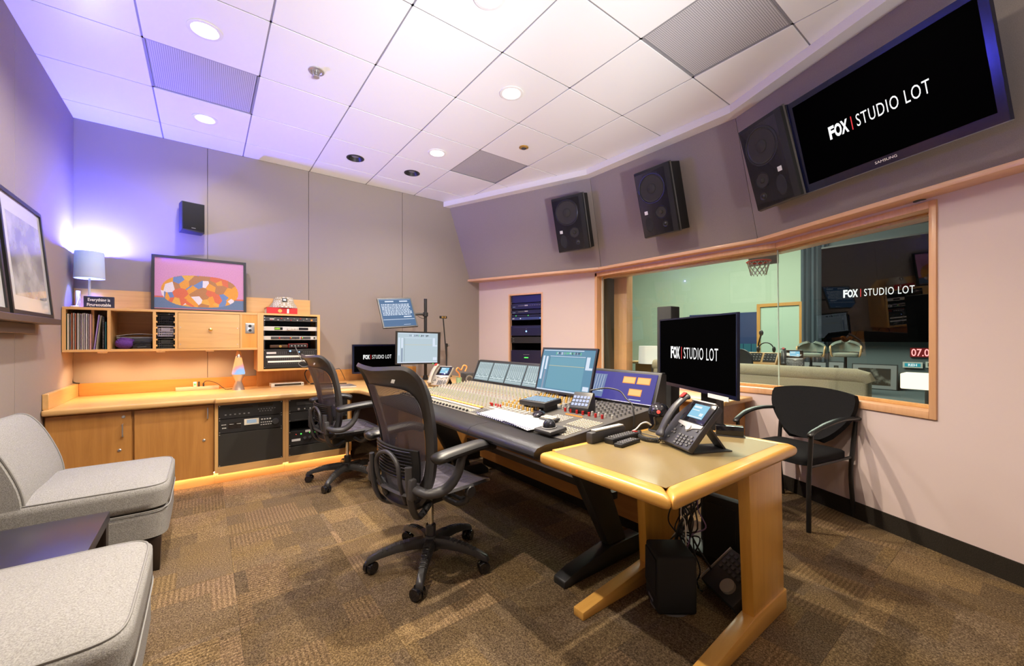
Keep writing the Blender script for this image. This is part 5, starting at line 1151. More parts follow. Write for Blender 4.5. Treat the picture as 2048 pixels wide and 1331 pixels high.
panel(CX0+0.002, CX1, YM1+0.002, CY1-0.009, 'console_grey', 'channel_panel', -0.005)
panel(CX0+0.002, CX1, YM2+0.002, YM1-0.002, 'console_grey', 'centre_panel', -0.005)
panel(CX0+0.002, CX1, CY0+0.009, YM2-0.002, 'console_dark', 'master_panel', -0.005)
def knobs(nm, m, pts, r=0.006, h=0.018, n=7, r1=None):
    b = W(con)
    for (X, Y) in pts: b.lathe([(r, 0), (r if r1 is None else r1, h)], n, Matrix.Translation((X, Y, cz(X)+0.001)))
    b.build(nm, m, con)['kind'] = 'stuff'
def buttons(nm, m, pts, sx_=0.007, sy_=0.009, h=0.005):
    b = W(con)
    for (X, Y) in pts: b.box((X, Y, cz(X)+0.001+h/2), (sx_, sy_, h))
    b.build(nm, m, con)['kind'] = 'stuff'
NCH = 24; chs = [YM1+0.03+(CY1-YM1-0.06)*i/(NCH-1) for i in range(NCH)]
chs2 = [YM1+0.02+(CY1-YM1-0.04)*i/(2*NCH-1) for i in range(2*NCH)]
# faders and buttons at the front, label strips
buttons('fader_caps', 'dark_grey', [(1.288+0.002*math.sin(9*y), y) for y in chs], 0.014, 0.009, 0.012)
buttons('channel_buttons', 'cream_plastic', [(X, y) for X in (1.306, 1.320, 1.334) for y in chs2], 0.007, 0.008, 0.002)
buttons('channel_buttons', 'mid_grey', [(X, y) for X in (1.298, 1.346) for y in chs2], 0.006, 0.008, 0.002)
panel(1.356, 1.376, YM1+0.01, CY1-0.02, 'strip_white', 'scribble_strip', 0.003, 0.003)
panel(1.380, 1.40, YM1+0.01, CY1-0.02, 'strip_orange', 'scribble_strip', 0.007, 0.004)
buttons('strip_marks', 'strip_white', [(1.384, y) for y in chs], 0.006, 0.012, 0.0115)
rows = [1.425+0.0315*i for i in range(16)]
for mm, sel in (('knob_cream', (0, 1, 8, 9, 13, 14, 15)), ('knob_green', (2, 3, 4, 5, 10, 11, 12)), ('silver_paint', (6, 7))):
    knobs('channel_knobs', mm, [(rows[i], y) for i in sel for y in chs], 0.0062, 0.014, 7, 0.005)
buttons('channel_buttons', 'white_plastic', [(rows[i]+0.015, y+0.02) for i in range(0, 15) for y in chs[:-1]], 0.005, 0.007, 0.003)
buttons('channel_marks', 'red_plastic', [(rows[i]+0.013, y+0.008) for i in (7, 9, 11) for y in chs[::1]], 0.004, 0.004, 0.004)
# centre section: tall yellow and white knobs
cy_ = [YM2+0.03+(YM1-YM2-0.06)*i/7 for i in range(8)]
knobs('centre_knobs', 'knob_yellow', [(1.52+0.046*i, y) for i in range(10) for y in cy_], 0.0075, 0.022, 8, 0.006)
knobs('centre_knob_caps', 'strip_white', [(1.52+0.046*i, y+0.021) for i in range(9) for y in cy_[:-1]], 0.006, 0.020, 7)
buttons('centre_buttons', 'strip_white', [(1.46+0.018*i, y) for i in range(3) for y in cy_], 0.010, 0.022, 0.006)
buttons('centre_faders', 'strip_white', [(1.425, YM2+0.05+0.12*i) for i in range(3)], 0.02, 0.08, 0.008)
knobs('centre_knobs', 'red_plastic', [(1.47, YM1+0.02), (1.47, YM1+0.04), (1.47, YM1-0.02), (1.47, YM1-0.045), (1.47, YM1-0.07)], 0.006, 0.02)
buttons('front_buttons', 'mid_grey', [(1.30+0.015*i, YM2+0.02+0.0145*j) for i in range(7) for j in range(23)], 0.009, 0.009, 0.004)
# master section: small dark and red knobs, key blocks
my = [CY0+0.05+0.045*i for i in range(10)]
knobs('master_knobs', 'mid_grey', [(1.70+0.034*i, y) for i in range(7) for y in my], 0.0065, 0.014, 7)
knobs('master_knobs', 'red_plastic', [(1.64, my[i]) for i in range(1, 8)], 0.007, 0.02, 8)
knobs('master_knobs', 'silver_paint', [(1.665, my[i]) for i in range(0, 9)], 0.006, 0.02, 8)
buttons('key_block', 'cream_plastic', [(1.46+0.014*i, CY0+0.04+0.018*j) for i in range(9) for j in range(8)], 0.008, 0.010, 0.003)
buttons('key_block', 'cream_plastic', [(1.32+0.014*i, CY0+0.04+0.018*j) for i in range(8) for j in range(7)], 0.008, 0.010, 0.003)
buttons('key_block', 'strip_white', [(1.46+0.014*i, CY0+0.23+0.018*j) for i in range(8) for j in range(7)], 0.008, 0.010, 0.003)
buttons('key_block', 'strip_white', [(1.34+0.014*i, CY0+0.24+0.018*j) for i in range(6) for j in range(6)], 0.008, 0.010, 0.003)
buttons('lit_keys', 'led_orange', [(1.595, CY0+0.2+0.018*j) for j in range(7)], 0.008, 0.012, 0.006)
# meter bridge
BM = tiltM(FX(2.0, 0, 0.90), -24)
def bridge_pt(y, v): return (1.966+v*0.40, y, 0.815+v*0.91)   # v 0..0.2 up the slanted face
YS = 2.245
W(con).prism([(1.958, 0.81), (2.043, 1.0), (2.075, 1.0), (2.075, 0.80)], 1.90, CY1-0.004, 'xz').build('meter_bridge', 'black_plastic', con, bevel=0.004)
W(con).prism([(1.958, 0.81), (2.043, 1.0), (2.075, 1.0), (2.075, 0.80)], CY0+0.004, 1.90, 'xz').build('meter_bridge', 'black_plastic', con, bevel=0.004)
slope = math.atan2(0.19, 0.085)
def faceM(y, z_frac):    # frame on the bridge face: x right (-Y), y up the slope, z out
    return frame3((1.958+0.085*z_frac-0.002, y, 0.81+0.19*z_frac), (0, -1, 0), (0.085, 0, 0.19))
emis('meter_pale', (0.42, 0.56, 0.60), 0.7); emis('meter_line', (0.75, 0.88, 0.9), 0.9); emis('meter_purple', (0.05, 0.045, 0.34), 0.9); emis('meter_blue', (0.20, 0.28, 0.52), 0.8); emis('meter_orange', (1.0, 0.36, 0.05), 1.0); emis('meter_amber', (1.0, 0.62, 0.2), 1.0)
mi = con.matrix_world.inverted()
y_hi = CY1-0.035; pw_ = 0.215
for k in range(5):
    yc = y_hi-pw_/2-k*(pw_+0.018)
    M = mi @ faceM(yc, 0.5)
    MB(M).box((0, 0, 0.001), (pw_, 0.168, 0.004)).build('meter_screen', 'meter_pale', con)
    g = MB(M)
    for q in range(8):
        xx = -pw_/2+0.02+q*(pw_-0.04)/7
        g.box((xx, 0.02, 0.0034), (0.0018, 0.115, 0.0008)); g.box((xx, 0.072, 0.0034), (0.010, 0.004, 0.0008)); g.box((xx+0.004, -0.03-0.012*(q % 3), 0.0034), (0.008, 0.014, 0.0008)); g.box((xx+0.004, -0.0, 0.0034), (0.002, 0.05, 0.0008))
    g.box((0, -0.052, 0.0034), (pw_*0.94, 0.005, 0.0008)); g.box((0, -0.07, 0.0034), (pw_*0.94, 0.003, 0.0008))
    g.build('meter_graphics', 'meter_line', con)['kind'] = 'stuff'
M = mi @ faceM(1.60, 0.5)
MB(M).box((0, 0, 0.001), (0.56, 0.178, 0.004)).build('master_display', 'meter_purple', con)
MB(M).box((-0.17, -0.005, 0.0034), (0.20, 0.15, 0.0012)).build('master_meter', 'meter_blue', con)
g = MB(M)
for xx in (-0.255, -0.235, -0.20, -0.17, -0.15, -0.13, -0.11): g.box((xx+0.02, 0.01, 0.0045), (0.0018, 0.11, 0.0008))
g.box((-0.17, -0.042, 0.0045), (0.19, 0.004, 0.0008)); g.build('meter_graphics', 'meter_line', con)['kind'] = 'stuff'
for (a, b) in ((0.10, 0.045), (0.20, 0.045), (0.16, -0.028)):
    MB(M).box((a, b, 0.0034), (0.088, 0.042, 0.0012)).build('level_frame', 'meter_orange', con); MB(M).box((a, b, 0.0044), (0.078, 0.033, 0.0012)).build('level_window', 'meter_amber', con)
MB(M).box((0.17, -0.072, 0.0034), (0.08, 0.004, 0.001)).build('maker_line', 'meter_line', con)
MB(M).box((0, -0.091, 0.004), (0.57, 0.004, 0.008)).build('bezel_line', 'silver', con)
# stand: legs with long feet
for yy in (1.42, 3.05):
    W(con).prism([(1.42, 0.60), (1.62, 0.60), (1.84, 0.10), (1.70, 0.10)], yy-0.03, yy+0.03, 'xz').build('leg', 'black_plastic', con, bevel=0.006)
    W(con).prism([(1.36, 0.0), (1.36, 0.035), (1.44, 0.06), (1.70, 0.10), (1.95, 0.10), (2.02, 0.04), (2.02, 0.0)], yy-0.04, yy+0.04, 'xz').build('foot', 'black_plastic', con, bevel=0.008)
W(con).bx(1.80, 1.84, 1.45, 3.02, 0.30, 0.34).build('cross_bar', 'black_plastic', con)
# low cable trough behind
t = thing('cable_trough', 'low orange wooden cable trough on the floor under the console', 'box', (2.15, 2.4, 0))
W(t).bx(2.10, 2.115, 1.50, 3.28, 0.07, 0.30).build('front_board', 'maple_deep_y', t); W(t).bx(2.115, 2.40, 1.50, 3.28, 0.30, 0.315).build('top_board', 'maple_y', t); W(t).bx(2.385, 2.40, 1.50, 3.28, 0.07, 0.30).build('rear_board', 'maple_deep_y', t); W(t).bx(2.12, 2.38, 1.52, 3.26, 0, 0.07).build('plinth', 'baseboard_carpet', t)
for k, yy in enumerate((2.02, 1.75)):
    t = thing('outlet_box', ['grey outlet box on the wooden trough under the console farther from the desk', 'white outlet box on the wooden trough under the console next to the desk'][k], 'outlet', (2.16, yy, 0.316)); MB().box((0, 0, 0.04), (0.05, 0.085, 0.08)).build('box', 'silver_paint' if k == 0 else 'white_plastic', t, bevel=0.003); MB().box((-0.027, 0, 0.04), (0.004, 0.03, 0.05)).build('socket', 'dark_grey', t)
# --- things lying on the console
def on(X, dz=0.0): return cz(X)+0.001+dz
pts = [atx(1086, 694, 1.945), atx(1195, 697.5, 1.945), atx(1181, 796, 1.865), atx(1071, 780, 1.865)]
t, w_, h_ = quad_monitor('console_monitor', 'blue audio editing monitor standing on the middle of the console', pts, bez=0.013, depth=0.035)
daw(t, w_, h_, 'ui_mid', 'ui_sky', 0.013)
MB().bx(-0.03, 0.03, -h_/2-0.012, -0.02, -0.03, -0.012).build('stand', 'black_plastic', t)
def slopeM(X, Y, rz, dz=0.0): return Matrix.Translation((X, Y, on(X, dz))) @ Matrix.Rotation(-math.atan(0.066/(CX1-CX0)), 4, 'Y') @ Matrix.Rotation(rz, 4, 'Z')
emis('pad_glow', (0.45, 0.65, 0.85), 0.8)
# button pad controller
c_ = atz(1150, 808, 0.80)
t = thingM('pad_controller', 'black controller with a grid of pale blue lit pads on the console', 'controller', slopeM(1.60, 1.83, R(-90+6), 0.028))
MB().bx(-0.105, 0.105, -0.075, 0.075, 0, 0.03).build('case', 'black_plastic', t, bevel=0.006); b = MB()
for i in range(8):
    for j in range(4): b.box((-0.08+0.0229*i, -0.04+0.027*j, 0.031), (0.015, 0.018, 0.004))
b.build('pads', 'pad_glow', t)['kind'] = 'stuff'
for sx_ in (-1, 1): MB().box((sx_*0.08, 0, -0.013), (0.02, 0.10, 0.028)).build('riser', 'black_plastic', t)
emis('key_glow', (0.6, 0.66, 0.95), 1.0)
t = thingM('button_deck', 'small tilted black deck with rows of lit square keys on the console', 'controller', slopeM(1.69, 1.575, R(-90+12)))
b = MB(); b.prism([(-0.045, 0.0), (-0.04, 0.03), (0.03, 0.105), (0.045, 0.10), (0.045, 0.0)], -0.062, 0.062, 'yz'); b.build('case', 'black_plastic', t, bevel=0.005)
Mk = frame3((0, -0.007, 0.0655), (1, 0, 0), (0, 0.07, 0.075)); b = MB(Mk)
for i in range(5):
    for j in range(3): b.box((-0.044+0.022*i, -0.026+0.023*j, 0.002), (0.015, 0.015, 0.003))
b.build('keys', 'key_glow', t)['kind'] = 'stuff'
# script pages with binding
t = thingM('script_pages', 'spiral bound white script pages lying at the front of the console', 'papers', slopeM(1.345, 1.74, R(-90-3), 0.006))
for k, (dx, dy, a) in enumerate(((-0.16, 0, 2), (0.10, 0.005, -4), (0.12, 0.0, -7))): MB().box((dx, dy, 0.0005+0.0016*k), (0.27 if k == 0 else 0.25, 0.16, 0.0013), (0, 0, R(a))).build('sheet', 'paper', t)
b = MB()
for k in range(26): b.tube([(-0.28+0.0205*k+0.003*math.cos(q), -0.083+0.006*math.sin(q)*1.0, 0.006+0.006*math.cos(q)) for q in [2*PI*i/8 for i in range(8)]], 0.0016, 4, close=True)
b.build('spiral_binding', mat('binding_blue', (0.12, 0.12, 0.35), 0.4), t)['kind'] = 'stuff'
t = thingM('trackball', 'trackball with a large dark shiny ball at the near end of the arm rest', 'trackball', slopeM(1.30, 1.42, R(-90), 0.007)); MB().bx(-0.06, 0.06, -0.05, 0.06, 0, 0.02).build('base', 'dark_grey', t, bevel=0.008); MB().ell((0, 0, 0.03), (0.031, 0.031, 0.031), 20, 14).build('ball', mat('ball_steel', (0.03, 0.033, 0.045), 0.08, metal=0.4), t); MB().lathe([(0.036, 0.019), (0.036, 0.024), (0.032, 0.026)], 20, caps=False).build('ring', 'mid_grey', t)
t = thingM('computer_mouse', 'small dark mouse on the console above the script pages', 'mouse', slopeM(1.46, 1.68, R(-60), 0.007)); MB().ell((0, 0, 0.013), (0.035, 0.05, 0.016), 18, 10).build('shell', 'black_gloss', t); MB().box((0, 0.02, 0.028), (0.006, 0.018, 0.004)).build('wheel', 'mid_grey', t)
t = thingM('keypad_module', 'small pale keypad module on the console beside the mouse', 'keypad', slopeM(1.44, 1.575, R(-90), 0.007)); MB().bx(-0.05, 0.05, -0.03, 0.03, 0, 0.012).build('case', 'dark_grey', t, bevel=0.002); b = MB()
for i in range(4):
    for j in range(2): b.box((-0.034+0.0227*i, -0.012+0.024*j, 0.0145), (0.018, 0.018, 0.006))
b.build('keys', 'cream_plastic', t)['kind'] = 'stuff'
cable('deck_lead', 'black lead curving from the button deck over the master section', [(1.74, 1.56, 0.90), (1.80, 1.50, 0.915), (1.82, 1.42, 0.905), (1.80, 1.36, 0.87), (1.78, 1.31, 0.85), (1.76, 1.282, 0.80), (1.75, 1.275, 0.74)], 0.004, 'black_plastic')
# ================================================================ SIDE DESK AND WHAT IS ON AND UNDER IT
DZ = 0.722; DX0, DX1, DY0, DY1 = 1.098, 2.10, 0.665, 1.268
dk = thing('side_desk', 'maple side desk with tan inlay and splayed panel legs at the right', 'desk', (1.6, 0.96, 0))
W(dk).bx(DX0+0.058, DX1-0.058, DY0+0.058, DY1-0.028, DZ-0.001, DZ+0.0006).build('inlay_sheet', 'laminate_tan', dk)
W(dk).bx(DX0+0.075, DX1-0.075, DY0+0.075, DY1-0.03, DZ-0.04, DZ-0.0015).build('inlay', 'laminate_tan', dk)
def edge(poly, mname): W(dk).prism(poly, DZ-0.048, DZ, 'xy').build('edge_band', mname, dk, bevel=0.018, seg=4)
edge([(DX0, DY0), (DX1, DY0), (DX1-0.076, DY0+0.076), (DX0+0.076, DY0+0.076)], 'maple_desk'); edge([(DX0, DY1), (DX0, DY0), (DX0+0.076, DY0+0.076), (DX0+0.076, DY1)], 'maple_desk_y')
edge([(DX1, DY0), (DX1, DY1), (DX1-0.076, DY1), (DX1-0.076, DY0+0.076)], 'maple_desk_y')
W(dk).bx(DX0+0.076, DX1-0.076, DY1-0.03, DY1, DZ-0.048, DZ).build('edge_band', 'maple_desk', dk, bevel=0.003)
def X_at(px, py, Y): return aty(px, py, Y).x
for k, yy in enumerate((0.70, 1.185)):
    y0, y1 = yy, yy+0.045
    W(dk).prism([(1.69, DZ-0.048), (2.01, DZ-0.048), (2.04, 0.085), (1.735, 0.085)], y0, y1, 'xz').build('leg_panel', 'maple_desk_v', dk, bevel=0.003)
    W(dk).prism([(1.27, 0.0), (1.27, 0.035), (1.735, 0.086), (2.055, 0.086), (2.055, 0.0)], y0-0.006, y1+0.006, 'xz').build('foot', 'maple_desk', dk, bevel=0.004)
W(dk).bx(1.96, 1.98, 0.745, 1.18, 0.45, DZ-0.05).build('modesty_board', 'maple_desk', dk)
# --- telephone (three of the same model in the picture)
mat('phone_body', (0.045, 0.045, 0.055), 0.38); mat('phone_silver', (0.42, 0.42, 0.44), 0.35); emis('phone_screen', (0.25, 0.62, 0.85), 0.9); emis('phone_text', (0.85, 0.95, 1), 0.9); mat('phone_key', (0.10, 0.10, 0.11), 0.4); mat('phone_beige', (0.30, 0.275, 0.24), 0.4)
def phone(name, label, loc, rz, s=1.0, body='phone_body', cord=True):
    t = thing(name, label, 'telephone', loc, rz, group=None)
    w, L_, tilt = 0.21*s, 0.225*s, R(50)
    Mf = Matrix.Translation((0, -0.02*s, 0.0205*s)) @ Matrix.Rotation(tilt, 4, 'X')     # x right, y up the face, z out
    b = MB(Mf); b.prism([(-w/2, 0), (w/2, 0), (w/2, L_*0.5), (w/2+0.004*s, L_), (-w/2+0.04*s, L_), (-w/2, L_*0.6)], -0.028*s, 0.0, 'xy'); b.build('body', body, t, bevel=0.006*s)
    b = MB(Mf); b.prism([(-0.055*s, L_*0.53), (w/2-0.004*s, L_*0.53), (w/2, L_*0.985), (-0.045*s, L_*0.985)], 0.0, 0.007*s, 'xy'); dsp = b.build('display_housing', 'black_gloss', t, bevel=0.003*s)
    b = MB(Mf); b.box((0.028*s, L_*0.78, 0.0075*s), (0.092*s, 0.068*s, 0.0015*s)); b.build('display', 'phone_screen', dsp)
    b = MB(Mf); b.box((0.012*s, L_*0.87, 0.0086*s), (0.045*s, 0.010*s, 0.0006)); b.box((0.01*s, L_*0.80, 0.0086*s), (0.045*s, 0.004*s, 0.0006)); b.box((0.055*s, L_*0.72, 0.0086*s), (0.02*s, 0.014*s, 0.0006)); b.box((0.03*s, L_*0.65, 0.0086*s), (0.08*s, 0.004*s, 0.0006)); b.build('display_text', 'phone_text', dsp)['kind'] = 'stuff'
    b = MB(Mf); b.box((0.02*s, L_*0.985+0.003*s, 0.003*s), (w*0.72, 0.008*s, 0.018*s)); b.build('top_trim', 'phone_silver', t, bevel=0.003*s)
    b = MB(Mf); b.prism([(-0.055*s, L_*0.525), (w/2-0.004*s, L_*0.525), (w/2-0.006*s, L_*0.46), (0.055*s, L_*0.42), (0.03*s, L_*0.33), (0.005*s, L_*0.42), (-0.055*s, L_*0.47)], 0.0, 0.004*s, 'xy'); b.build('silver_band', 'phone_silver', t, bevel=0.0015*s)
    b = MB(Mf); disc(b, 0.03*s, L_*0.42, 0.014*s, 0.004*s, 0.008*s, 20); b.build('navigation_key', 'phone_silver', t)
    b = MB(Mf)
    for i in range(3):
        for j in range(4): b.box((0.008*s+0.021*s*i, L_*0.06+0.0135*s*j, 0.002*s), (0.014*s, 0.009*s, 0.005*s))
    for (a, c) in ((-0.04, 0.30), (-0.05, 0.24), (-0.032, 0.24), (-0.05, 0.12), (0.082, 0.26), (0.075, 0.19), (0.092, 0.19), (0.082, 0.08), (0.092, 0.13), (0.072, 0.13), (-0.02, 0.42), (0.085, 0.40)): b.box((a*s, L_*c, 0.002*s), (0.012*s, 0.008*s, 0.005*s))
    b.build('keys', 'phone_key', t)['kind'] = 'stuff'
    # handset on the left: arched bar with ear and mouth pieces
    P = [(-0.078*s, L_*0.02, 0.020*s), (-0.078*s, L_*0.14, 0.028*s), (-0.078*s, L_*0.4, 0.040*s), (-0.078*s, L_*0.7, 0.042*s), (-0.078*s, L_*0.95, 0.030*s), (-0.078*s, L_*1.02, 0.022*s)]
    h = MB(Mf); h.tube(smooth_path(P, 4), [0.016*s, 0.022*s, 0.024*s, 0.022*s] + [0.018*s]*13 + [0.022*s, 0.024*s, 0.022*s, 0.015*s], 12, flat=(0.62, 1.15)); h.build('handset', body, t)
    b = MB(Mf); b.box((-0.078*s, L_*0.98, 0.044*s), (0.022*s, 0.03*s, 0.004*s), (R(-14), 0, 0)); b.build('message_light', 'red_plastic', t)
    # stand
    b = MB(); b.hexa([(-0.03*s, 0.02*s, 0), (0.09*s, 0.02*s, 0), (0.09*s, 0.20*s, 0), (-0.03*s, 0.20*s, 0)], [(-0.03*s, 0.02*s, 0.004*s), (0.09*s, 0.02*s, 0.004*s), (0.09*s, 0.20*s, 0.004*s), (-0.03*s, 0.20*s, 0.004*s)]); b.hexa([(0.0, 0.185*s, 0.004*s), (0.06*s, 0.185*s, 0.004*s), (0.06*s, 0.195*s, 0.004*s), (0.0, 0.195*s, 0.004*s)], [(0.0, 0.09*s, 0.125*s), (0.06*s, 0.09*s, 0.125*s), (0.06*s, 0.10*s, 0.125*s), (0.0, 0.10*s, 0.125*s)]); b.build('stand', 'dark_grey', t)
    if cord:
        b = MB(); pts = []
        for k in range(26*8):
            u = k/(26*8); base = Vector((-0.10-0.16*u+0.02*math.sin(4*u), -0.015-0.05*math.sin(PI*u), 0.011)); a = 2*PI*k/8
            pts.append(base+Vector((0, 0.009*math.cos(a), 0.009*math.sin(a))))
        pts += [Vector((-0.245, -0.01, 0.008)), Vector((-0.18, 0.02, 0.006)), Vector((-0.10, 0.0, 0.006))]
        b.tube(pts, 0.0026, 5); b.build('coiled_cord', 'dark_grey', t)
    return t
phone('desk_telephone', 'black desk telephone with lit screen and handset on the maple side desk', (1.605, 0.955, DZ+0.001), R(-115), 1.0)
phone('worktop_telephone', 'grey beige telephone with lit screen at the far end of the console', (1.84, 3.66, CZ), R(-62), 1.0, 'phone_beige', False)
# remotes
def remote(label, loc, rz, L_, w, h=0.022, tip=None, mname='black_plastic'):
    t = thing('remote_control', label, 'remote control', loc, rz, group='remote controls on the side desk'); MB().bx(-L_/2, L_/2, -w/2, w/2, 0, h).build('case', mname, t, bevel=0.006); b = MB()
    for i in range(int(L_/0.017)-2):
        for j in range(3): b.box((-L_/2+0.025+0.017*i, -w*0.28+w*0.28*j, h+0.001), (0.009, 0.008, 0.003))
    b.build('keys', 'mid_grey', t)['kind'] = 'stuff'
    if tip: MB().box((L_/2-0.012, 0, h+0.001), (0.01, w*0.5, 0.003)).build('power_key', tip, t)
    return t
remote('thick black remote control with keys on the desk corner by the console', (1.545, 1.187, DZ), R(3), 0.22, 0.05, 0.026, 'red_plastic')
remote('slim black remote control lying nearest the telephone cord', (1.50, 1.128, DZ), R(6), 0.16, 0.042, 0.016)
t = thing('handheld_scanner', 'grey and black handheld unit leaning beside the remote controls', 'device', (1.50, 1.243, DZ), R(2)); MB().bx(-0.13, 0.12, -0.02, 0.018, 0, 0.05).build('case', 'dark_grey', t, bevel=0.008); MB().bx(-0.10, 0.11, -0.016, 0.014, 0.0505, 0.058).build('top_plate', 'silver_paint', t, bevel=0.002)
t = thing('dome_camera', 'black glossy dome device with a red light beside the console', 'device', (1.85, 1.195, DZ)); MB().lathe([(0.045, 0), (0.05, 0.01), (0.042, 0.045), (0.05, 0.07), (0.055, 0.10), (0.04, 0.13), (0.015, 0.142), (0.0005, 0.143)], 24, caps=False).build('dome', 'black_gloss', t); MB().ell((-0.045, -0.025, 0.105), (0.009, 0.009, 0.009), 10, 8).build('light', 'led_red', t); MB().lathe([(0.052, 0.0), (0.055, 0.004), (0.052, 0.012)], 24, caps=False).build('foot_ring', 'dark_grey', t)
cable('white_lead', 'short white lead lying between the remotes and the dome device', [(1.795, 1.205, DZ+0.035), (1.77, 1.215, DZ+0.05), (1.74, 1.225, DZ+0.045), (1.71, 1.235, DZ+0.02), (1.66, 1.24, DZ+0.008)], 0.004, 'white_plastic')
# --- big logo screen on a floor column behind the desk
pr, pl = Vector((2.05, 0.90, 0)), Vector((2.461, 1.584, 0)); ex = (pr-pl).normalized()
sc_z0, sc_z1 = 0.892, 1.322; tw, th = (pr-pl).length, sc_z1-sc_z0
M = frame3(((pr.x+pl.x)/2, (pr.y+pl.y)/2, (sc_z0+sc_z1)/2), ex, (0, 0, 1))
t = monitor('large_screen', 'large black screen with the studio logo standing behind the side desk', M, tw, th, 0.009, 0.03, 'bezel_blue_black', bez_b=0.02)
logo(t, Matrix.Translation((0.0, 0.0, 0.0015)), tw*0.62)
MB().box((tw*0.31, -th/2-0.004, 0.002), (tw*0.22, 0.022, 0.004)).build('sticker', 'white_plastic', t)
cx_, cy2 = M.to_translation().xy
nrm = M.to_3x3() @ Vector((0, 0, 1))
colp = Vector((2.335, 1.165, 0))
t2 = thing('screen_column', 'black column stand behind the side desk holding the large screen', 'stand', colp)
MB().box((0, 0, 0.59), (0.09, 0.09, 1.12)).build('column', 'black_plastic', t2, bevel=0.004); MB().box((0, 0, 0.015), (0.36, 0.4, 0.03)).build('base_plate', 'black_plastic', t2, bevel=0.006)
MB().box(((M.to_translation().x-colp.x-nrm.x*0.03)/2, (M.to_translation().y-colp.y-nrm.y*0.03)/2, 1.10), (0.07, 0.10, 0.12)).build('mount', 'black_plastic', t2)
t = thing('black_receiver', 'small black box at the back of the side desk under the large screen', 'box', (2.03, 0.93, DZ), R(-62)); MB().bx(-0.06, 0.06, -0.03, 0.03, 0, 0.05).build('case', 'black_gloss', t, bevel=0.004); MB().bx(-0.065, 0.065, -0.035, 0.035, 0.0, 0.006).build('foot', 'dark_grey', t)
t = thing('tall_speaker', 'black slim speaker tower showing above the large screen', 'speaker', (2.62, 1.62, 0)); MB().bx(-0.055, 0.055, -0.055, 0.055, 0.02, 1.42).build('cabinet', 'black_matte', t, bevel=0.006); MB().bx(-0.12, 0.12, -0.12, 0.12, 0, 0.02).build('base_plate', 'black_plastic', t)
# --- under the desk
t = thing('floor_speaker', 'small black powered speaker on the floor under the side desk', 'speaker', (1.665, 1.02, 0), R(-128)); MB().bx(-0.085, 0.085, -0.085, 0.085, 0.006, 0.255).build('cabinet', 'black_matte', t, bevel=0.014, seg=3); MB().bx(-0.07, 0.07, -0.091, -0.085, 0.08, 0.235).build('grille', 'grille_cloth', t, bevel=0.004); MB().box((0, -0.0865, 0.035), (0.06, 0.002, 0.012)).build('badge', 'mid_grey', t); MB().lathe([(0.085, 0), (0.085, 0.005), (0.08, 0.0055)], 24).build('base_ring', 'mid_grey', t)
t = thing('jog_controller', 'dark controller with keys and a grey jog wheel leaning under the side desk', 'controller', (1.90, 0.88, 0), R(-118), rot=(R(38), 0, R(-118)))
MB().bx(-0.11, 0.11, -0.02, 0.19, 0.02, 0.07).build('case', 'dark_grey', t, bevel=0.006); b = MB()
for i in range(6):
    for j in range(4): b.box((-0.08+0.03*i, 0.09+0.025*j, 0.0725), (0.018, 0.014, 0.005))
b.build('keys', 'phone_key', t)['kind'] = 'stuff'; b = MB(); disc(b, 0.03, 0.035, 0.034, 0.07, 0.085, 24); b.build('jog_wheel', 'silver_paint', t); MB().bx(-0.115, -0.11, -0.02, 0.19, 0.02, 0.075).build('side_trim', 'silver_paint', t)
t = thing('computer_tower', 'black computer tower standing behind the side desk legs', 'computer', (2.19, 1.02, 0)); MB().bx(-0.07, 0.09, -0.10, 0.09, 0.01, 0.37).build('case', 'black_matte', t, bevel=0.004); MB().bx(-0.075, -0.07, -0.08, 0.07, 0.05, 0.33).build('side_panel', 'black_plastic', t)
for sx_ in (-1, 1): MB().bx(sx_*0.05-0.015, sx_*0.05+0.015, -0.09, 0.08, 0, 0.01).build('foot_rail', 'black_plastic', t)
random.seed(21)
tg = thing('cable_tangle', 'tangle of black, violet and white cables hanging under the side desk', 'cables', (1.87, 1.06, 0))
for k in range(17):
    x0, y0 = random.uniform(1.80, 1.94), random.uniform(0.98, 1.12); xe, ye = random.uniform(1.78, 1.94), random.uniform(0.99, 1.13)
    pts = [(x0, y0, DZ-0.052)]; n_ = random.randint(5, 8)
    for q in range(1, n_):
        u = q/n_; pts.append((min(1.95, x0+(xe-x0)*u+random.uniform(-0.06, 0.06)), min(1.165, y0+(ye-y0)*u+random.uniform(-0.06, 0.05)), max(0.02, (DZ-0.08)*(1-u)+random.uniform(-0.03, 0.05))))
    pts.append((xe, ye, 0.006)); pts.append((xe-random.uniform(0.01, 0.06), ye-random.uniform(0.0, 0.03), 0.006))
    W(tg).tube(smooth_path(pts, 6), random.uniform(0.0028, 0.0045), 6).build('cable', 'black_plastic' if k < 14 else ('violet_cover' if k == 14 else 'white_plastic'), tg)
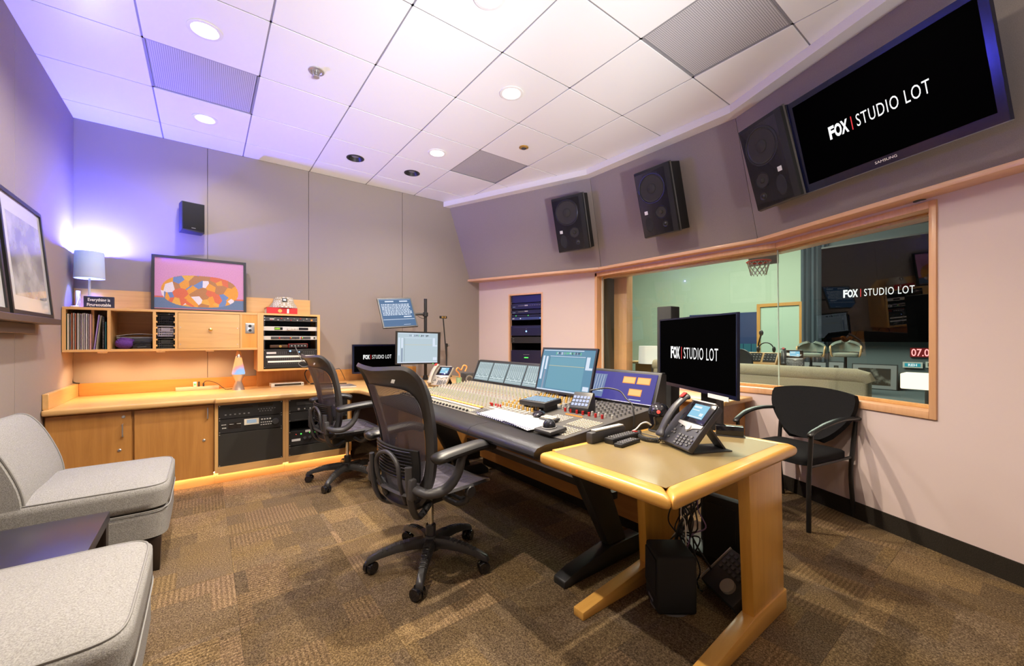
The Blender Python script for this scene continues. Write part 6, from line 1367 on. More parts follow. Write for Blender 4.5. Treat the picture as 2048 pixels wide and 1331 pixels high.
# ================================================================ CHAIRS
mat('chair_frame', (0.055, 0.054, 0.06), 0.42); mat('chair_base', (0.035, 0.034, 0.036), 0.35); mat('arm_pad', (0.022, 0.022, 0.024), 0.38)
def mesh_fabric():
    m_ = bpy.data.materials.new('chair_mesh'); m_.use_nodes = True; nt = m_.node_tree; MATS['chair_mesh'] = m_; L = nt.links.new
    b = nt.nodes['Principled BSDF']; b.inputs['Base Color'].default_value = (0.085, 0.075, 0.10, 1); b.inputs['Roughness'].default_value = 0.6
    tc = nt.nodes.new('ShaderNodeTexCoord'); w = nt.nodes.new('ShaderNodeTexWave'); w.bands_direction = 'Z'; w.inputs['Scale'].default_value = 95; L(tc.outputs['Object'], w.inputs['Vector'])
    w2 = nt.nodes.new('ShaderNodeTexWave'); w2.bands_direction = 'Y'; w2.inputs['Scale'].default_value = 60; L(tc.outputs['Object'], w2.inputs['Vector'])
    mm = nt.nodes.new('ShaderNodeMath'); mm.operation = 'MAXIMUM'; L(w.outputs[0], mm.inputs[0]); L(w2.outputs[0], mm.inputs[1])
    mr = nt.nodes.new('ShaderNodeMapRange'); mr.inputs[1].default_value = 0.45; mr.inputs[2].default_value = 0.62; mr.inputs[3].default_value = 0.55; mr.inputs[4].default_value = 1.0; L(mm.outputs[0], mr.inputs[0])
    tr = nt.nodes.new('ShaderNodeBsdfTransparent'); mx = nt.nodes.new('ShaderNodeMixShader'); L(mr.outputs[0], mx.inputs[0]); L(tr.outputs[0], mx.inputs[1]); L(b.outputs[0], mx.inputs[2]); L(mx.outputs[0], nt.nodes['Material Output'].inputs[0])
mesh_fabric()
def interp(tab, v):
    for (a, b) in zip(tab, tab[1:]):
        if v <= b[0]: u = (v-a[0])/(b[0]-a[0]); u = u*u*(3-2*u) if len(tab) < 0 else u; return a[1]+(b[1]-a[1])*u
    return tab[-1][1]
XZ = [(0.36, -0.215), (0.44, -0.20), (0.54, -0.185), (0.62, -0.188), (0.72, -0.205), (0.82, -0.232), (0.92, -0.265), (1.0, -0.30), (1.07, -0.345)]
def backx(y, z): return interp(XZ, z)+0.055*(abs(y)/0.26)**2.2
def task_chair(label, loc, rz, spin):
    t = thing('office_chair', label, 'office chair', loc, rz, group='black mesh office chairs')
    # star base
    hub = MB().lathe([(0.045, 0.075), (0.05, 0.09), (0.046, 0.13), (0.034, 0.15), (0.0005, 0.15)], 20, caps=False).build('hub', 'chair_base', t)
    for k in range(5):
        a = spin+2*PI*k/5; T = Matrix.Rotation(a, 4, 'Z')
        b = MB(T); secs = []
        for (r, z, w, h) in ((0.03, 0.118, 0.058, 0.052), (0.10, 0.120, 0.052, 0.048), (0.18, 0.112, 0.044, 0.042), (0.26, 0.092, 0.038, 0.034), (0.315, 0.072, 0.036, 0.030), (0.325, 0.062, 0.03, 0.02)):
            secs.append([(r, -w/2, z-h*0.5), (r, -w/2, z+h*0.1), (r, -w*0.3, z+h*0.45), (r, w*0.3, z+h*0.45), (r, w/2, z+h*0.1), (r, w/2, z-h*0.5)])
        b.surf(secs, close_u=True); b.bm.verts.ensure_lookup_table(); n_ = len(b.bm.verts); b.bm.faces.new([b.bm.verts[i] for i in range(6)][::-1]); b.bm.faces.new([b.bm.verts[i] for i in range(n_-6, n_)])
        lg = b.build('base_leg', 'chair_base', t, angle=50)
        b = MB(T)
        for q in range(7):
            r = 0.115+0.022*q; z = interp([(0.1, 0.120), (0.18, 0.112), (0.26, 0.092), (0.315, 0.072)], r)+interp([(0.1, 0.024), (0.32, 0.015)], r)
            b.tube([(r, -0.018, z-0.006), (r, -0.008, z), (r, 0.008, z), (r, 0.018, z-0.006)], 0.0028, 6)
        b.build('ribs', 'chair_base', lg)['kind'] = 'stuff'
        ca = a+random.uniform(-1.2, 1.2); cxy = (0.312*math.cos(a), 0.312*math.sin(a))
        Tc = Matrix.Translation((cxy[0], cxy[1], 0)) @ Matrix.Rotation(ca, 4, 'Z')
        b = MB(Tc)
        for s_ in (-1, 1): b.lathe([(0.012, -0.011), (0.027, -0.0115), (0.03, -0.008), (0.03, 0.008), (0.027, 0.0115), (0.012, 0.011)], 20, Matrix.Translation((-0.012, s_*0.016, 0.03)) @ Matrix.Rotation(R(90), 4, 'X'))
        b.tube([(-0.012, -0.02, 0.03), (-0.012, 0.02, 0.03)], 0.008, 8); b.tube([(0, 0, 0.035), (0, 0, 0.072)], 0.007, 8); b.box((-0.010, 0, 0.045), (0.04, 0.012, 0.03)); cs = b.build('caster', 'black_gloss', t)
    MB().lathe([(0.027, 0.14), (0.027, 0.20), (0.024, 0.205), (0.0005, 0.205)], 16, caps=False).build('cylinder_sleeve', 'chair_base', t)
    MB().lathe([(0.0145, 0.2), (0.0145, 0.335), (0.0005, 0.335)], 16, caps=False).build('gas_cylinder', 'chrome', t)
    # mechanism
    m = MB(); m.hexa([(-0.14, -0.05, 0.325), (0.12, -0.045, 0.325), (0.12, 0.045, 0.325), (-0.14, 0.05, 0.325)], [(-0.16, -0.085, 0.39), (0.15, -0.075, 0.395), (0.15, 0.075, 0.395), (-0.16, 0.085, 0.39)]); m.build('tilt_mechanism', 'chair_base', t, bevel=0.012, seg=2)
    for s_ in (-1, 1):
        m = MB(); m.tube([(0.09, s_*0.05, 0.355), (0.09, s_*0.15, 0.352)], 0.010, 8); m.lathe([(0.012, 0), (0.019, 0.006), (0.019, 0.03), (0.012, 0.035)], 14, Matrix.Translation((0.09, s_*0.145, 0.352)) @ Matrix.Rotation(R(-90*s_), 4, 'X')); m.build('tension_knob', 'chair_base', t)
        # pivot link from mechanism to seat frame
        m = MB(); m.tube(smooth_path([(0.03, s_*0.075, 0.36), (0.05, s_*0.16, 0.345), (0.06, s_*0.225, 0.375), (0.065, s_*0.238, 0.43)], 4), 0.014, 10); m.lathe([(0.026, -0.012), (0.03, -0.006), (0.03, 0.006), (0.026, 0.012)], 20, Matrix.Translation((0.065, s_*0.248, 0.425)) @ Matrix.Rotation(R(90), 4, 'X')); m.build('seat_link', 'chair_frame', t)
        m = MB(); m.tube(smooth_path([(-0.05, s_*0.06, 0.345), (-0.14, s_*0.12, 0.33), (-0.20, s_*0.165, 0.36), (-0.235, s_*0.175, 0.45), (-0.245, s_*0.175, 0.60)], 5), 0.013, 10, flat=(1, 1.4)); m.build('back_upright', 'chair_frame', t)
    # seat frame ring and mesh
    def seat_pt(a, k):
        c, s_ = math.cos(a), math.sin(a)
        X = 0.02+0.255*k*math.copysign(abs(c)**0.55, c); Y = 0.255*k*math.copysign(abs(s_)**0.55, s_)*(0.93+0.07*(X+0.23)/0.5)
        z = 0.445+0.018*(abs(Y)/0.255)**2-(0.0 if X < 0.14 else 1.6*(X-0.14)**2)+0.012*(1 if X < -0.15 else 0)*(-0.15-X)/0.08
        return (X, Y, z-0.022*(1-k)**0.5)
    NA = 48; rows = [[seat_pt(2*PI*i/NA, k) for i in range(NA)] for k in (1.0, 0.985, 0.93, 0.86)]
    m = MB(); m.surf(rows, 0.014, close_u=True); m.build('seat_frame', 'chair_frame', t, angle=60)
    m = MB(); rows = [[seat_pt(2*PI*i/NA, k) for i in range(NA)] for k in (0.87, 0.7, 0.5, 0.3, 0.12, 0.01)]; m.surf(rows, close_u=True); m.build('seat_mesh', 'chair_mesh', t)
    m = MB()
    for q in range(7): m.tube([(-0.12+0.022*q, -0.19, 0.418), (-0.12+0.022*q, 0.19, 0.418)], 0.003, 5)
    m.build('seat_springs', 'chair_base', t)['kind'] = 'stuff'
    # back: frame band and mesh
    out_h = [(0, 1.040), (0.10, 1.046), (0.18, 1.052), (0.235, 1.050), (0.262, 1.02), (0.268, 0.96), (0.262, 0.88), (0.25, 0.78), (0.236, 0.68), (0.222, 0.58), (0.206, 0.49), (0.18, 0.425), (0.11, 0.395), (0, 0.388)]
    in_h = [(0, 0.962), (0.10, 0.962), (0.165, 0.955), (0.20, 0.935), (0.218, 0.90), (0.222, 0.86), (0.217, 0.81), (0.207, 0.74), (0.196, 0.66), (0.184, 0.585), (0.168, 0.52), (0.14, 0.47), (0.09, 0.445), (0, 0.44)]
    def full(h): return h + [(-a, b) for a, b in h[::-1][1:-1]]
    O, I = full(out_h), full(in_h)
    def dens(P):
        Q = smooth_path([(a, b, 0) for a, b in P+[P[0]]], 3)[:-1]; return [(v.x, v.y) for v in Q]
    O, I = dens(O), dens(I); n_ = len(O)
    rows = []
    for k in (0, 0.15, 0.5, 0.85, 1.0):
        rows.append([(backx(O[i][0]*(1-k)+I[i][0]*k, O[i][1]*(1-k)+I[i][1]*k) + 0.010*math.sin(PI*k) - (0.012 if k == 0 else 0), O[i][0]*(1-k)+I[i][0]*k, O[i][1]*(1-k)+I[i][1]*k) for i in range(n_)])
    m = MB(); m.surf(rows, 0.02, close_u=True); bf = m.build('back_frame', 'chair_frame', t, angle=60)
    m = MB(); rows = []
    for k in (1.02, 0.8, 0.6, 0.4, 0.2, 0.02):
        rows.append([(backx(I[i][0]*k, 0.70+(I[i][1]-0.70)*k)-0.006, I[i][0]*k, 0.70+(I[i][1]-0.70)*k) for i in range(n_)])
    m.surf(rows, close_u=True); m.build('back_mesh', 'chair_mesh', t)
    m = MB(); m.box((-0.365+0.05, -0.16, 1.0), (0.004, 0.028, 0.018), (0, R(20), 0)); m.build('maker_badge', 'silver_paint', bf, bevel=0.003)
    # lumbar pad and its loop at the back
    m = MB(); rows = [[(backx(y, z)-0.026-0.012*math.cos(PI*y/0.42), y, z) for y in [-0.19+0.38*i/12 for i in range(13)]] for z in (0.52, 0.56, 0.60, 0.64, 0.67)]; m.surf(rows, 0.012); m.build('lumbar_pad', 'black_plastic', t)
    m = MB()
    for q in range(9): z = 0.53+0.016*q; m.tube([(backx(y, z)-0.044-0.012*math.cos(PI*y/0.42), y, z) for y in [-0.16+0.32*i/8 for i in range(9)]], 0.003, 5)
    m.build('lumbar_ribs', 'black_plastic', t)['kind'] = 'stuff'
    m = MB(); m.tube(smooth_path([(-0.205, -0.09, 0.40), (-0.245, -0.105, 0.50), (-0.256, -0.095, 0.60), (-0.254, 0, 0.64), (-0.256, 0.095, 0.60), (-0.245, 0.105, 0.50), (-0.205, 0.09, 0.40)], 5), 0.011, 10); m.build('back_loop', 'chair_frame', t)
    # arms: yoke rising from the uprights, pads
    for s_ in (-1, 1):
        m = MB(); m.tube(smooth_path([(-0.225, s_*0.195, 0.50), (-0.20, s_*0.27, 0.49), (-0.13, s_*0.30, 0.50), (-0.07, s_*0.312, 0.555), (-0.045, s_*0.315, 0.625), (-0.03, s_*0.316, 0.645)], 5), [0.020]*6+[0.022]*8+[0.020]*6+[0.017]*6, 12, flat=(1.0, 1.25)); m.build('arm_support', 'chair_frame', t)
        m = MB(); m.box((-0.235, s_*0.19, 0.50), (0.035, 0.04, 0.10)); m.build('arm_clamp', 'chair_frame', t, bevel=0.01)
        P = [(-0.205, s_*0.318, 0.647), (-0.17, s_*0.318, 0.657), (-0.04, s_*0.32, 0.668), (0.06, s_*0.318, 0.672), (0.115, s_*0.31, 0.662), (0.145, s_*0.30, 0.648), (0.155, s_*0.296, 0.643)]
        m = MB(); m.tube(smooth_path(P, 4), [0.018, 0.032, 0.040, 0.044]+[0.047]*16+[0.044, 0.040, 0.034, 0.026, 0.016], 14, flat=(0.55, 1.0)); m.build('arm_pad', 'arm_pad', t)
    return t
random.seed(5)
task_chair('black mesh office chair in the foreground pulled up to the console', (0.96, 1.985, 0), R(9), R(10))
task_chair('black mesh office chair farther back in front of the rack cabinets', (0.965, 3.59, 0), R(6), R(5))
# --- guest chair
fr = Vector((-0.977, 0.21, 0)); ang = math.atan2(fr.y, fr.x)
t = thing('guest_chair', 'black stacking guest chair with arms against the window wall', 'chair', (3.255, 1.06, 0), ang)
mat('guest_metal', (0.012, 0.012, 0.013), 0.35); fabric('guest_fabric', (0.006, 0.006, 0.007), (0.014, 0.014, 0.016), 500, 0.3)
HW = 0.232; FXp, RXp = 0.245, -0.245
for s_ in (-1, 1):
    MB().tube([(FXp, s_*HW*1.0, 0), (FXp, s_*HW, 0.30), (FXp-0.005, s_*HW*1.05, 0.61)], 0.0135, 10).build('leg', 'guest_metal', t)
    MB().tube(smooth_path([(RXp-0.02, s_*HW, 0), (RXp+0.02, s_*HW, 0.28), (RXp+0.01, s_*HW*1.02, 0.45), (RXp-0.02, s_*HW*1.04, 0.64)], 4), 0.0135, 10).build('leg', 'guest_metal', t)
    MB().tube(smooth_path([(FXp+0.02, s_*HW*1.06, 0.595), (FXp-0.02, s_*HW*1.08, 0.622), (0.10, s_*HW*1.14, 0.66), (-0.06, s_*HW*1.14, 0.675), (RXp-0.01, s_*HW*1.10, 0.665), (RXp-0.05, s_*HW*1.1, 0.66)], 4), [0.010]+[0.016]*6+[0.019]*11+[0.016]*3, 10, flat=(0.7, 1.3)).build('armrest', 'guest_metal', t)
    MB().tube([(RXp+0.03, s_*HW, 0.405), (FXp, s_*HW, 0.40)], 0.010, 8).build('side_rail', 'guest_metal', t)
m = MB(); pillow(m, -0.20, 0.265, -HW-0.0, HW+0.0, 0.40, 0.455, 0.025, 0.012); m.build('seat', 'guest_fabric', t, angle=60)
rows = []
for i in range(11):
    v = i/10; z = 0.485+0.365*v; hw = 0.10+0.17*math.sin(min(1, v*1.25)*PI/2)**0.8-(0.012*(max(0, v-0.9)/0.1)**2)
    rows.append([(-0.165-0.075*v+0.035*abs(u)**2, hw*u, z-(0.03*v*v*abs(u)**2.4)+0.02*(1-v)**2*abs(u)**2) for u in [-1+2*j/14 for j in range(15)]])
MB().surf(rows, 0.034).build('backrest', 'guest_fabric', t, angle=50)
# ================================================================ FRONT WALL: SPEAKERS, SCREEN, EQUIPMENT RACK
def soffit(i):
    a, b, c, d = pz(SB[i], ZLED+0.03), pz(SB[i+1], ZLED+0.03), pz(ST[i+1], ZST), pz(ST[i], ZST)
    n = (b-a).cross(d-a).normalized()
    if n.x > 0: n = -n
    return a, n
def on_soffit(i, off, *px):
    a, n = soffit(i); return [atp(x_, y_, a+n*off, n) for x_, y_ in px]
mat('speaker_face', (0.075, 0.068, 0.068), 0.5); mat('speaker_cone', (0.045, 0.042, 0.04), 0.7, spec=0.2); mat('speaker_rubber', (0.016, 0.016, 0.017), 0.4)
def main_speaker(label, i, off, corners, mirror, yaw=0.0):
    tl, tr, br, bl = on_soffit(i, off, *corners); c = (tl+tr+br+bl)/4; ex = ((tr-tl)+(br-bl)); ey = ((tl-bl)+(tr-br)); w, h = ex.length/2, ey.length/2
    a_, n_ = soffit(i)
    M = frame3(c, ex, ey) 
    t = thingM('main_speaker', label, 'speaker', M, 'large main speakers on the soffit')
    dp = off-0.002; s = w/0.40
    mgn = 0.012
    m = MB(); m.hexa([(-w/2+mgn, -h/2+mgn, 0), (w/2-mgn, -h/2+mgn, 0), (w/2-mgn, h/2-mgn, 0), (-w/2+mgn, h/2-mgn, 0)], [(-w/2+mgn, -h/2+mgn, -dp), (w/2-mgn, -h/2+mgn, -dp), (w/2-mgn, h/2-mgn, -dp), (-w/2+mgn, h/2-mgn, -dp)]); m.build('cabinet', 'black_matte', t, bevel=0.004)
    k = 0.93   # sculpted front: bevelled down the right side and top
    m = MB(); m.hexa([(-w/2, -h/2, -0.035), (w/2, -h/2, -0.035), (w/2, h/2, -0.035), (-w/2, h/2, -0.035)], [(-w/2+0.012, -h/2+0.012, 0), (w/2-0.055, -h/2+0.012, 0), (w/2-0.055, h/2-0.03, 0), (-w/2+0.012, h/2-0.03, 0)]); fr = m.build('front_baffle', 'speaker_face', t, bevel=0.006)
    mx = -0.02
    def cone(x_, y_, r, nm, d=0.5):
        T = Matrix.Translation((x_, y_, 0.0)); dr = MB().lathe([(r*1.06, 0.0005), (r*1.05, 0.004), (r*0.99, 0.004), (r*0.97, 0.001), (r*0.93, 0.004), (r*0.87, 0.001)], 40, T, caps=False).build(nm + '_surround', 'speaker_rubber', t)
        MB().lathe([(r*0.87, 0.0012), (r*0.6, 0.0006+0.0), (r*0.34, 0.0008), (r*0.33, 0.006), (r*0.24, 0.012), (r*0.0005+0.0002, 0.014)], 36, T, caps=False).build(nm + '_cone', 'speaker_cone', dr)
    cone(mx, h*0.20, w*0.335, 'woofer'); cone(mx+(0.06*mirror)*s, -h*0.165, w*0.145, 'midrange')
    MB().lathe([(w*0.075, 0.0005), (w*0.07, 0.004), (w*0.045, 0.002), (w*0.03, 0.006), (0.0003, 0.008)], 24, Matrix.Translation((mx+(0.085*mirror)*s, -h*0.345, 0)), caps=False).build('tweeter', 'speaker_rubber', t)
    MB().lathe([(w*0.13, 0.0008), (w*0.125, 0.002), (w*0.10, 0.001), (0.0003, 0.0006)], 28, Matrix.Translation((mx-(0.085*mirror)*s, -h*0.30, 0)) @ Matrix.Diagonal((0.8, 1.45, 1, 1)), caps=False).build('bass_port', 'black_matte', t)
    MB().box((mx-(0.10*mirror)*s, -h*0.125, 0.001), (w*0.085, w*0.085, 0.002)).build('maker_badge', 'white_plastic', t)
    m = MB()
    for q in range(6): a = 2*PI*q/6; disc(m, mx+w*0.385*math.cos(a), h*0.20+w*0.385*math.sin(a), 0.004, 0, 0.002, 6)
    m.build('screws', 'black_plastic', t)['kind'] = 'stuff'
    return t
main_speaker('black main speaker on the soffit nearest the back wall', 0, 0.17, [(1099, 398), (1166, 382), (1181, 497), (1117, 507)], 1)
main_speaker('black main speaker in the middle of the soffit', 1, 0.20, [(1258, 350), (1338, 318), (1361, 462), (1294, 477)], 1)
main_speaker('black main speaker on the soffit beside the wall screen', 2, 0.17, [(1463, 273), (1560, 205), (1607, 392), (1525, 420)], -1)
# wall screen
cs = on_soffit(2, 0.13, (1571, 207), (1973, -28), (2022, 232), (1614, 391))
tl, tr, br, bl = cs; c = (tl+tr+br+bl)/4; ex = (tr-tl)+(br-bl); ey = (tl-bl)+(tr-br); w, h = ex.length/2, ey.length/2
M = frame3(c, ex, ey)
t = monitor('wall_screen', 'large wall screen with the studio logo mounted on the soffit', M, w, h, 0.035, 0.06, 'bezel_blue_black', bez_b=0.05)
text_fit('brand_lettering', 'SAMSUNG', 'text_white', t, Matrix.Identity(4), -0.055, 0.055, -h/2+0.022, -h/2+0.036, depth=0.0034)['kind'] = 'stuff'
logo(t, Matrix.Translation((-w*0.01, 0.0, 0.0015)), w*0.52)
MB().box((0, 0, -0.09), (0.3, 0.3, 0.07)).build('wall_mount', 'black_plastic', t)
m = MB(); m.bx(-w/2, w/2, -h/2-0.003, -h/2, -0.02, 0.002); m.bx(-w/2-0.003, -w/2, -h/2, h/2, -0.02, 0.002); m.build('edge_trim', 'mid_grey', t)
# --- equipment rack set into wall A
dA = (Vector(LOW[1])-Vector(LOW[0])).normalized(); nA = Vector((dA.y, -dA.x)); nA = nA if nA.x < 0 else -nA      # towards the room
A0, A1 = Vector(lerp(LOW[0], LOW[1], ra0)), Vector(lerp(LOW[0], LOW[1], ra1)); cA = (A0+A1)/2; wA = (A1-A0).length
def MA(z, off=0.0): return frame3((cA.x+nA.x*off, cA.y+nA.y*off, z), (dA.x, dA.y, 0), (0, 0, 1))
t = thingM('wall_rack', 'tall equipment rack recessed in the painted wall with wooden frame', 'rack', MA(0.35))
m = MB(); f_ = 0.02; RH = 1.45
m.bx(-wA/2, -wA/2+f_, 0, RH, -0.05, 0.006); m.bx(wA/2-f_, wA/2, 0, RH, -0.05, 0.006); m.bx(-wA/2+f_, wA/2-f_, RH-f_, RH, -0.05, 0.006); m.bx(-wA/2+f_, wA/2-f_, 0, f_, -0.05, 0.006); m.build('frame', 'maple_trim', t)
m = MB(); m.bx(-wA/2, wA/2, 0, RH, -0.52, -0.50); m.bx(-wA/2, -wA/2+0.01, 0, RH, -0.5, -0.05); m.bx(wA/2-0.01, wA/2, 0, RH, -0.5, -0.05); m.bx(-wA/2, wA/2, RH-0.01, RH, -0.5, -0.05); m.bx(-wA/2, wA/2, 0, 0.01, -0.5, -0.05); m.build('recess', 'black_matte', t)
def pA(px, py): r = ray(px, py); n3 = Vector((nA.x, nA.y, 0)); q = O_+r*((Vector((cA.x, cA.y, CAMZ))-O_).dot(n3)/r.dot(n3)); return q.z
wu = wA-2*f_-0.004; mat('rack_navy', (0.012, 0.014, 0.05), 0.3)
def wr(name, label, y0, y1, face, det): z0, z1 = pA(1055, y1), pA(1055, y0); rack_unit(name, label, MA((z0+z1)/2, -0.03), wu, z1-z0, 0.3, face, det, group='units in the wall rack')
wr('blank_panel', 'dark blue blank panel at the top of the wall rack', 588, 604, 'rack_navy', [])
wr('router_unit', 'slim network unit with grey ports, upper of two alike in the wall rack', 605, 617, 'rack_navy', [('rect', 0.0, 0.008, 0.05, 0.015, 'silver_paint', 'port_block'), ('btn', -0.19, -0.008, 0.04, 0.006, 'ui_grey')] + rnd_btns(6, -0.12, -0.04, 0.006, 0.012, 0.008, 'mid_grey') + rnd_btns(5, 0.06, 0.2, 0.008, 0.02, 0.006, 'mid_grey'))
wr('router_unit', 'slim network unit with grey ports, lower of two alike in the wall rack', 618.5, 627, 'rack_navy', [('rect', 0.0, 0.008, 0.05, 0.012, 'silver_paint', 'port_block'), ('btn', -0.19, -0.008, 0.04, 0.006, 'ui_grey')] + rnd_btns(6, -0.12, -0.04, 0.004, 0.012, 0.008, 'mid_grey'))
wr('sync_unit', 'slim dark unit with two green lights in the wall rack', 628, 632.5, 'rack_navy', [('led', -0.16, 0, 0.006, 'led_green'), ('led', 0.03, 0.0, 0.006, 'led_green')])
wr('blue_server', 'slim blue unit with a bright white light in the wall rack', 633, 639, mat('rack_blue', (0.04, 0.06, 0.2), 0.3), [('led', -0.09, 0, 0.008, 'glow_white'), ('led', 0.21, 0.0, 0.005, 'led_blue'), ('btn', -0.2, 0, 0.03, 0.015, 'silver_paint')])
wr('mid_server', 'tall dark blue unit with a round white light in the wall rack', 650, 671, 'rack_navy', [('led', 0, -0.01, 0.012, 'led_blue'), ('led', 0, 0.02, 0.006, 'mid_grey'), ('rect', 0, 0.045, 0.4, 0.004, 'rack_blue', 'trim_line')])
wr('black_server', 'matt black unit with two small marks in the wall rack', 673, 686, 'black_plastic', [('btn', -0.2, 0.015, 0.02, 0.006, 'mid_grey'), ('btn', -0.2, -0.015, 0.02, 0.006, 'mid_grey')])
wr('power_unit', 'dark blue unit with a green light bar low in the wall rack', 700, 727, 'rack_navy', [('rect', 0, -0.01, 0.06, 0.012, 'led_green', 'light_bar'), ('rect', 0, 0.03, 0.09, 0.006, 'mid_grey', 'name_label')])
# --- short wooden shelf end against the window wall
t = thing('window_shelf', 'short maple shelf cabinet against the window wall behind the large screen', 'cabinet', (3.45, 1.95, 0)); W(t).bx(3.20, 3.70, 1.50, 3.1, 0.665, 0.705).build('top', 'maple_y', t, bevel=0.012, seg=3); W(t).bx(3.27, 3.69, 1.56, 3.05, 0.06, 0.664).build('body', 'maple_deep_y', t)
W(t).bx(3.30, 3.69, 1.60, 3.0, 0, 0.06).build('plinth', 'black_matte', t)
# ================================================================ THE BOOTH BEYOND THE WINDOW
mat('booth_green', (0.36, 0.42, 0.33), 0.85); mat('booth_ceiling', (0.5, 0.52, 0.5), 0.8); mat('booth_grey', (0.10, 0.12, 0.13), 0.85); mat('booth_curtain', (0.05, 0.065, 0.085), 0.95); mat('booth_floor', (0.10, 0.12, 0.13), 0.9)
BX1 = 13.0
struct(MB().bx(4.06, BX1+0.1, -1.6, 13.0, -0.1, 0).build('floor_booth', 'booth_floor'))
struct(MB().bx(3.85, BX1+0.1, -1.6, 13.0, BOOTH_H, BOOTH_H+0.1).build('ceiling_booth', 'booth_ceiling'))
YC = atx(1602, 560, BX1).y
struct(MB().bx(BX1, BX1+0.1, YC, 13.0, 0, BOOTH_H).build('wall_booth_far', 'booth_green')); struct(MB().bx(BX1, BX1+0.1, -1.6, YC-0.002, 0, BOOTH_H).build('wall_booth_screen', 'booth_grey'))
struct(MB().bx(3.85, BX1+0.1, 13.0, 13.1, 0, BOOTH_H).build('wall_booth_side', 'booth_green')); struct(MB().bx(3.85, BX1+0.1, -1.7, -1.6, 0, BOOTH_H).build('wall_booth_end', 'booth_grey'))
wn = struct(MB().bx(4.06, 4.12, 3.25, 13.0, 0, BOOTH_H).build('wall_booth_near', 'booth_grey')); MB().bx(4.06, 4.12, -1.6, 3.25, WZ1+0.06, BOOTH_H).build('wall_section', 'booth_grey', wn); MB().bx(4.06, 4.12, -1.6, 3.25, 0, 0.60).build('wall_section', 'booth_grey', wn)
# outer window frame and second pane on the booth side
FB = [(4.02, 3.12), (4.02, 1.45), (3.62, 0.42)]
struct(MB().bx(4.04, 4.16, 3.05, 3.26, 0.60, WZ1+0.06).build('trim_3', 'window_wood', bevel=0.004))
t = thing('door_1', None, None, (BX1-0.01, atx(1560, 700, BX1).y, 0)); struct(t)
y0_, y1_ = atx(1601, 700, BX1).y, atx(1523, 700, BX1).y; dh = atx(1560, 612, BX1).z
W(t).bx(BX1-0.06, BX1-0.002, y0_, y1_, 0, dh).build('leaf', mat('door_green', (0.36, 0.45, 0.36), 0.7), t)
for a, b in ((y0_-0.09, y0_), (y1_, y1_+0.09)): W(t).bx(BX1-0.10, BX1-0.002, a, b, 0, dh+0.09).build('door_frame', 'maple_deep', t)
W(t).bx(BX1-0.10, BX1-0.002, y0_, y1_, dh, dh+0.09).build('door_frame', 'maple_deep_y', t)
# projection screen, curtain
cs = [atx(*p, BX1-0.25) for p in ((1643, 498), (1900, 466), (1900, 683), (1643, 683))]
w, h = cs[0].y-cs[1].y, cs[0].z-cs[3].z
t = thingM('projection_screen', 'huge black booth screen showing the studio logo beyond the window', 'screen', frame3((BX1-0.25, (cs[0].y+cs[1].y)/2, (cs[0].z+cs[3].z)/2), (0, -1, 0), (0, 0, 1)))
MB().bx(-w/2, w/2, -h/2, h/2, -0.03, 0).build('screen', 'screen_black', t); MB().bx(-w/2, w/2, h/2, h/2+0.04, -0.06, 0.02).build('housing', 'black_plastic', t)
MB().bx(-w*0.4, w*0.4, h/2-0.02, h/2+0.03, -0.24, -0.03).build('wall_mount', 'black_plastic', t)
lc = atx(1754, 583, BX1-0.25); lw = atx(1683, 590, BX1-0.25).y-atx(1825, 580, BX1-0.25).y
logo(t, Matrix.Translation((-(lc.y-(cs[0].y+cs[1].y)/2), lc.z-(cs[0].z+cs[3].z)/2, 0.001)), lw)
t = thing('curtain', 'dark folded curtain beside the booth screen', 'curtain', (BX1-0.1, YC-0.15, 0)); ya, yb = atx(1646, 600, BX1-0.1).y, atx(1601, 600, BX1-0.1).y
rows = [[(BX1-0.08+0.04*math.sin(i*1.4), ya-0.1+(yb-ya+0.1)*i/24, z) for i in range(25)] for z in (0.05, 1.3, BOOTH_H-0.05)]
W(t).surf(rows, 0.02).build('cloth', 'booth_curtain', t)
# stools
fabric('stool_fabric', (0.13, 0.15, 0.13), (0.20, 0.22, 0.20), 200, 0.4); wood('stool_wood', (0.45, 0.25, 0.11), (0.55, 0.33, 0.16), 0)
def stool(label, px):
    X = 11.2; yc = atx(px, 690, X).y; zs = atx(px, 710, X).z
    t = thing('booth_stool', label, 'stool', (X, yc, 0), R(193), group='tall armchairs in the booth'); zs = zs/0.86; t.scale = (0.86, 0.86, 0.86)
    m = MB(); pillow(m, -0.24, 0.24, -0.25, 0.25, zs-0.04, zs+0.05, 0.03, 0.015); m.build('seat', 'stool_fabric', t, angle=60)
    rows = []
    for i in range(8):
        v = i/7; z = zs+0.09+0.24*v; hw = 0.30*math.sqrt(max(0.06, 1-max(0, (v-0.25)/0.75)**2.2))
        rows.append([(-0.22-0.05*v+0.16*u*u, hw*u, z) for u in [-1+2*j/12 for j in range(13)]])
    MB().surf(rows, 0.06).build('backrest', 'stool_fabric', t, angle=50)
    for s_ in (-1, 1): MB().tube(smooth_path([(-0.12, s_*0.29, zs+0.23), (0.08, s_*0.30, zs+0.23), (0.2, s_*0.30, zs+0.19), (0.2, s_*0.28, zs+0.02), (0.17, s_*0.26, zs-0.03)], 4), 0.02, 8).build('arm', 'stool_wood', t)
    MB().lathe([(0.25, 0), (0.25, 0.02), (0.035, 0.05), (0.03, zs-0.04), (0.0005, zs-0.04)], 20, caps=False).build('pedestal', 'black_plastic', t)
    return t
stool('grey tufted tall armchair beyond the window, next to the curtain', 1622); stool('grey tufted tall armchair beyond the window, under the booth screen', 1691)
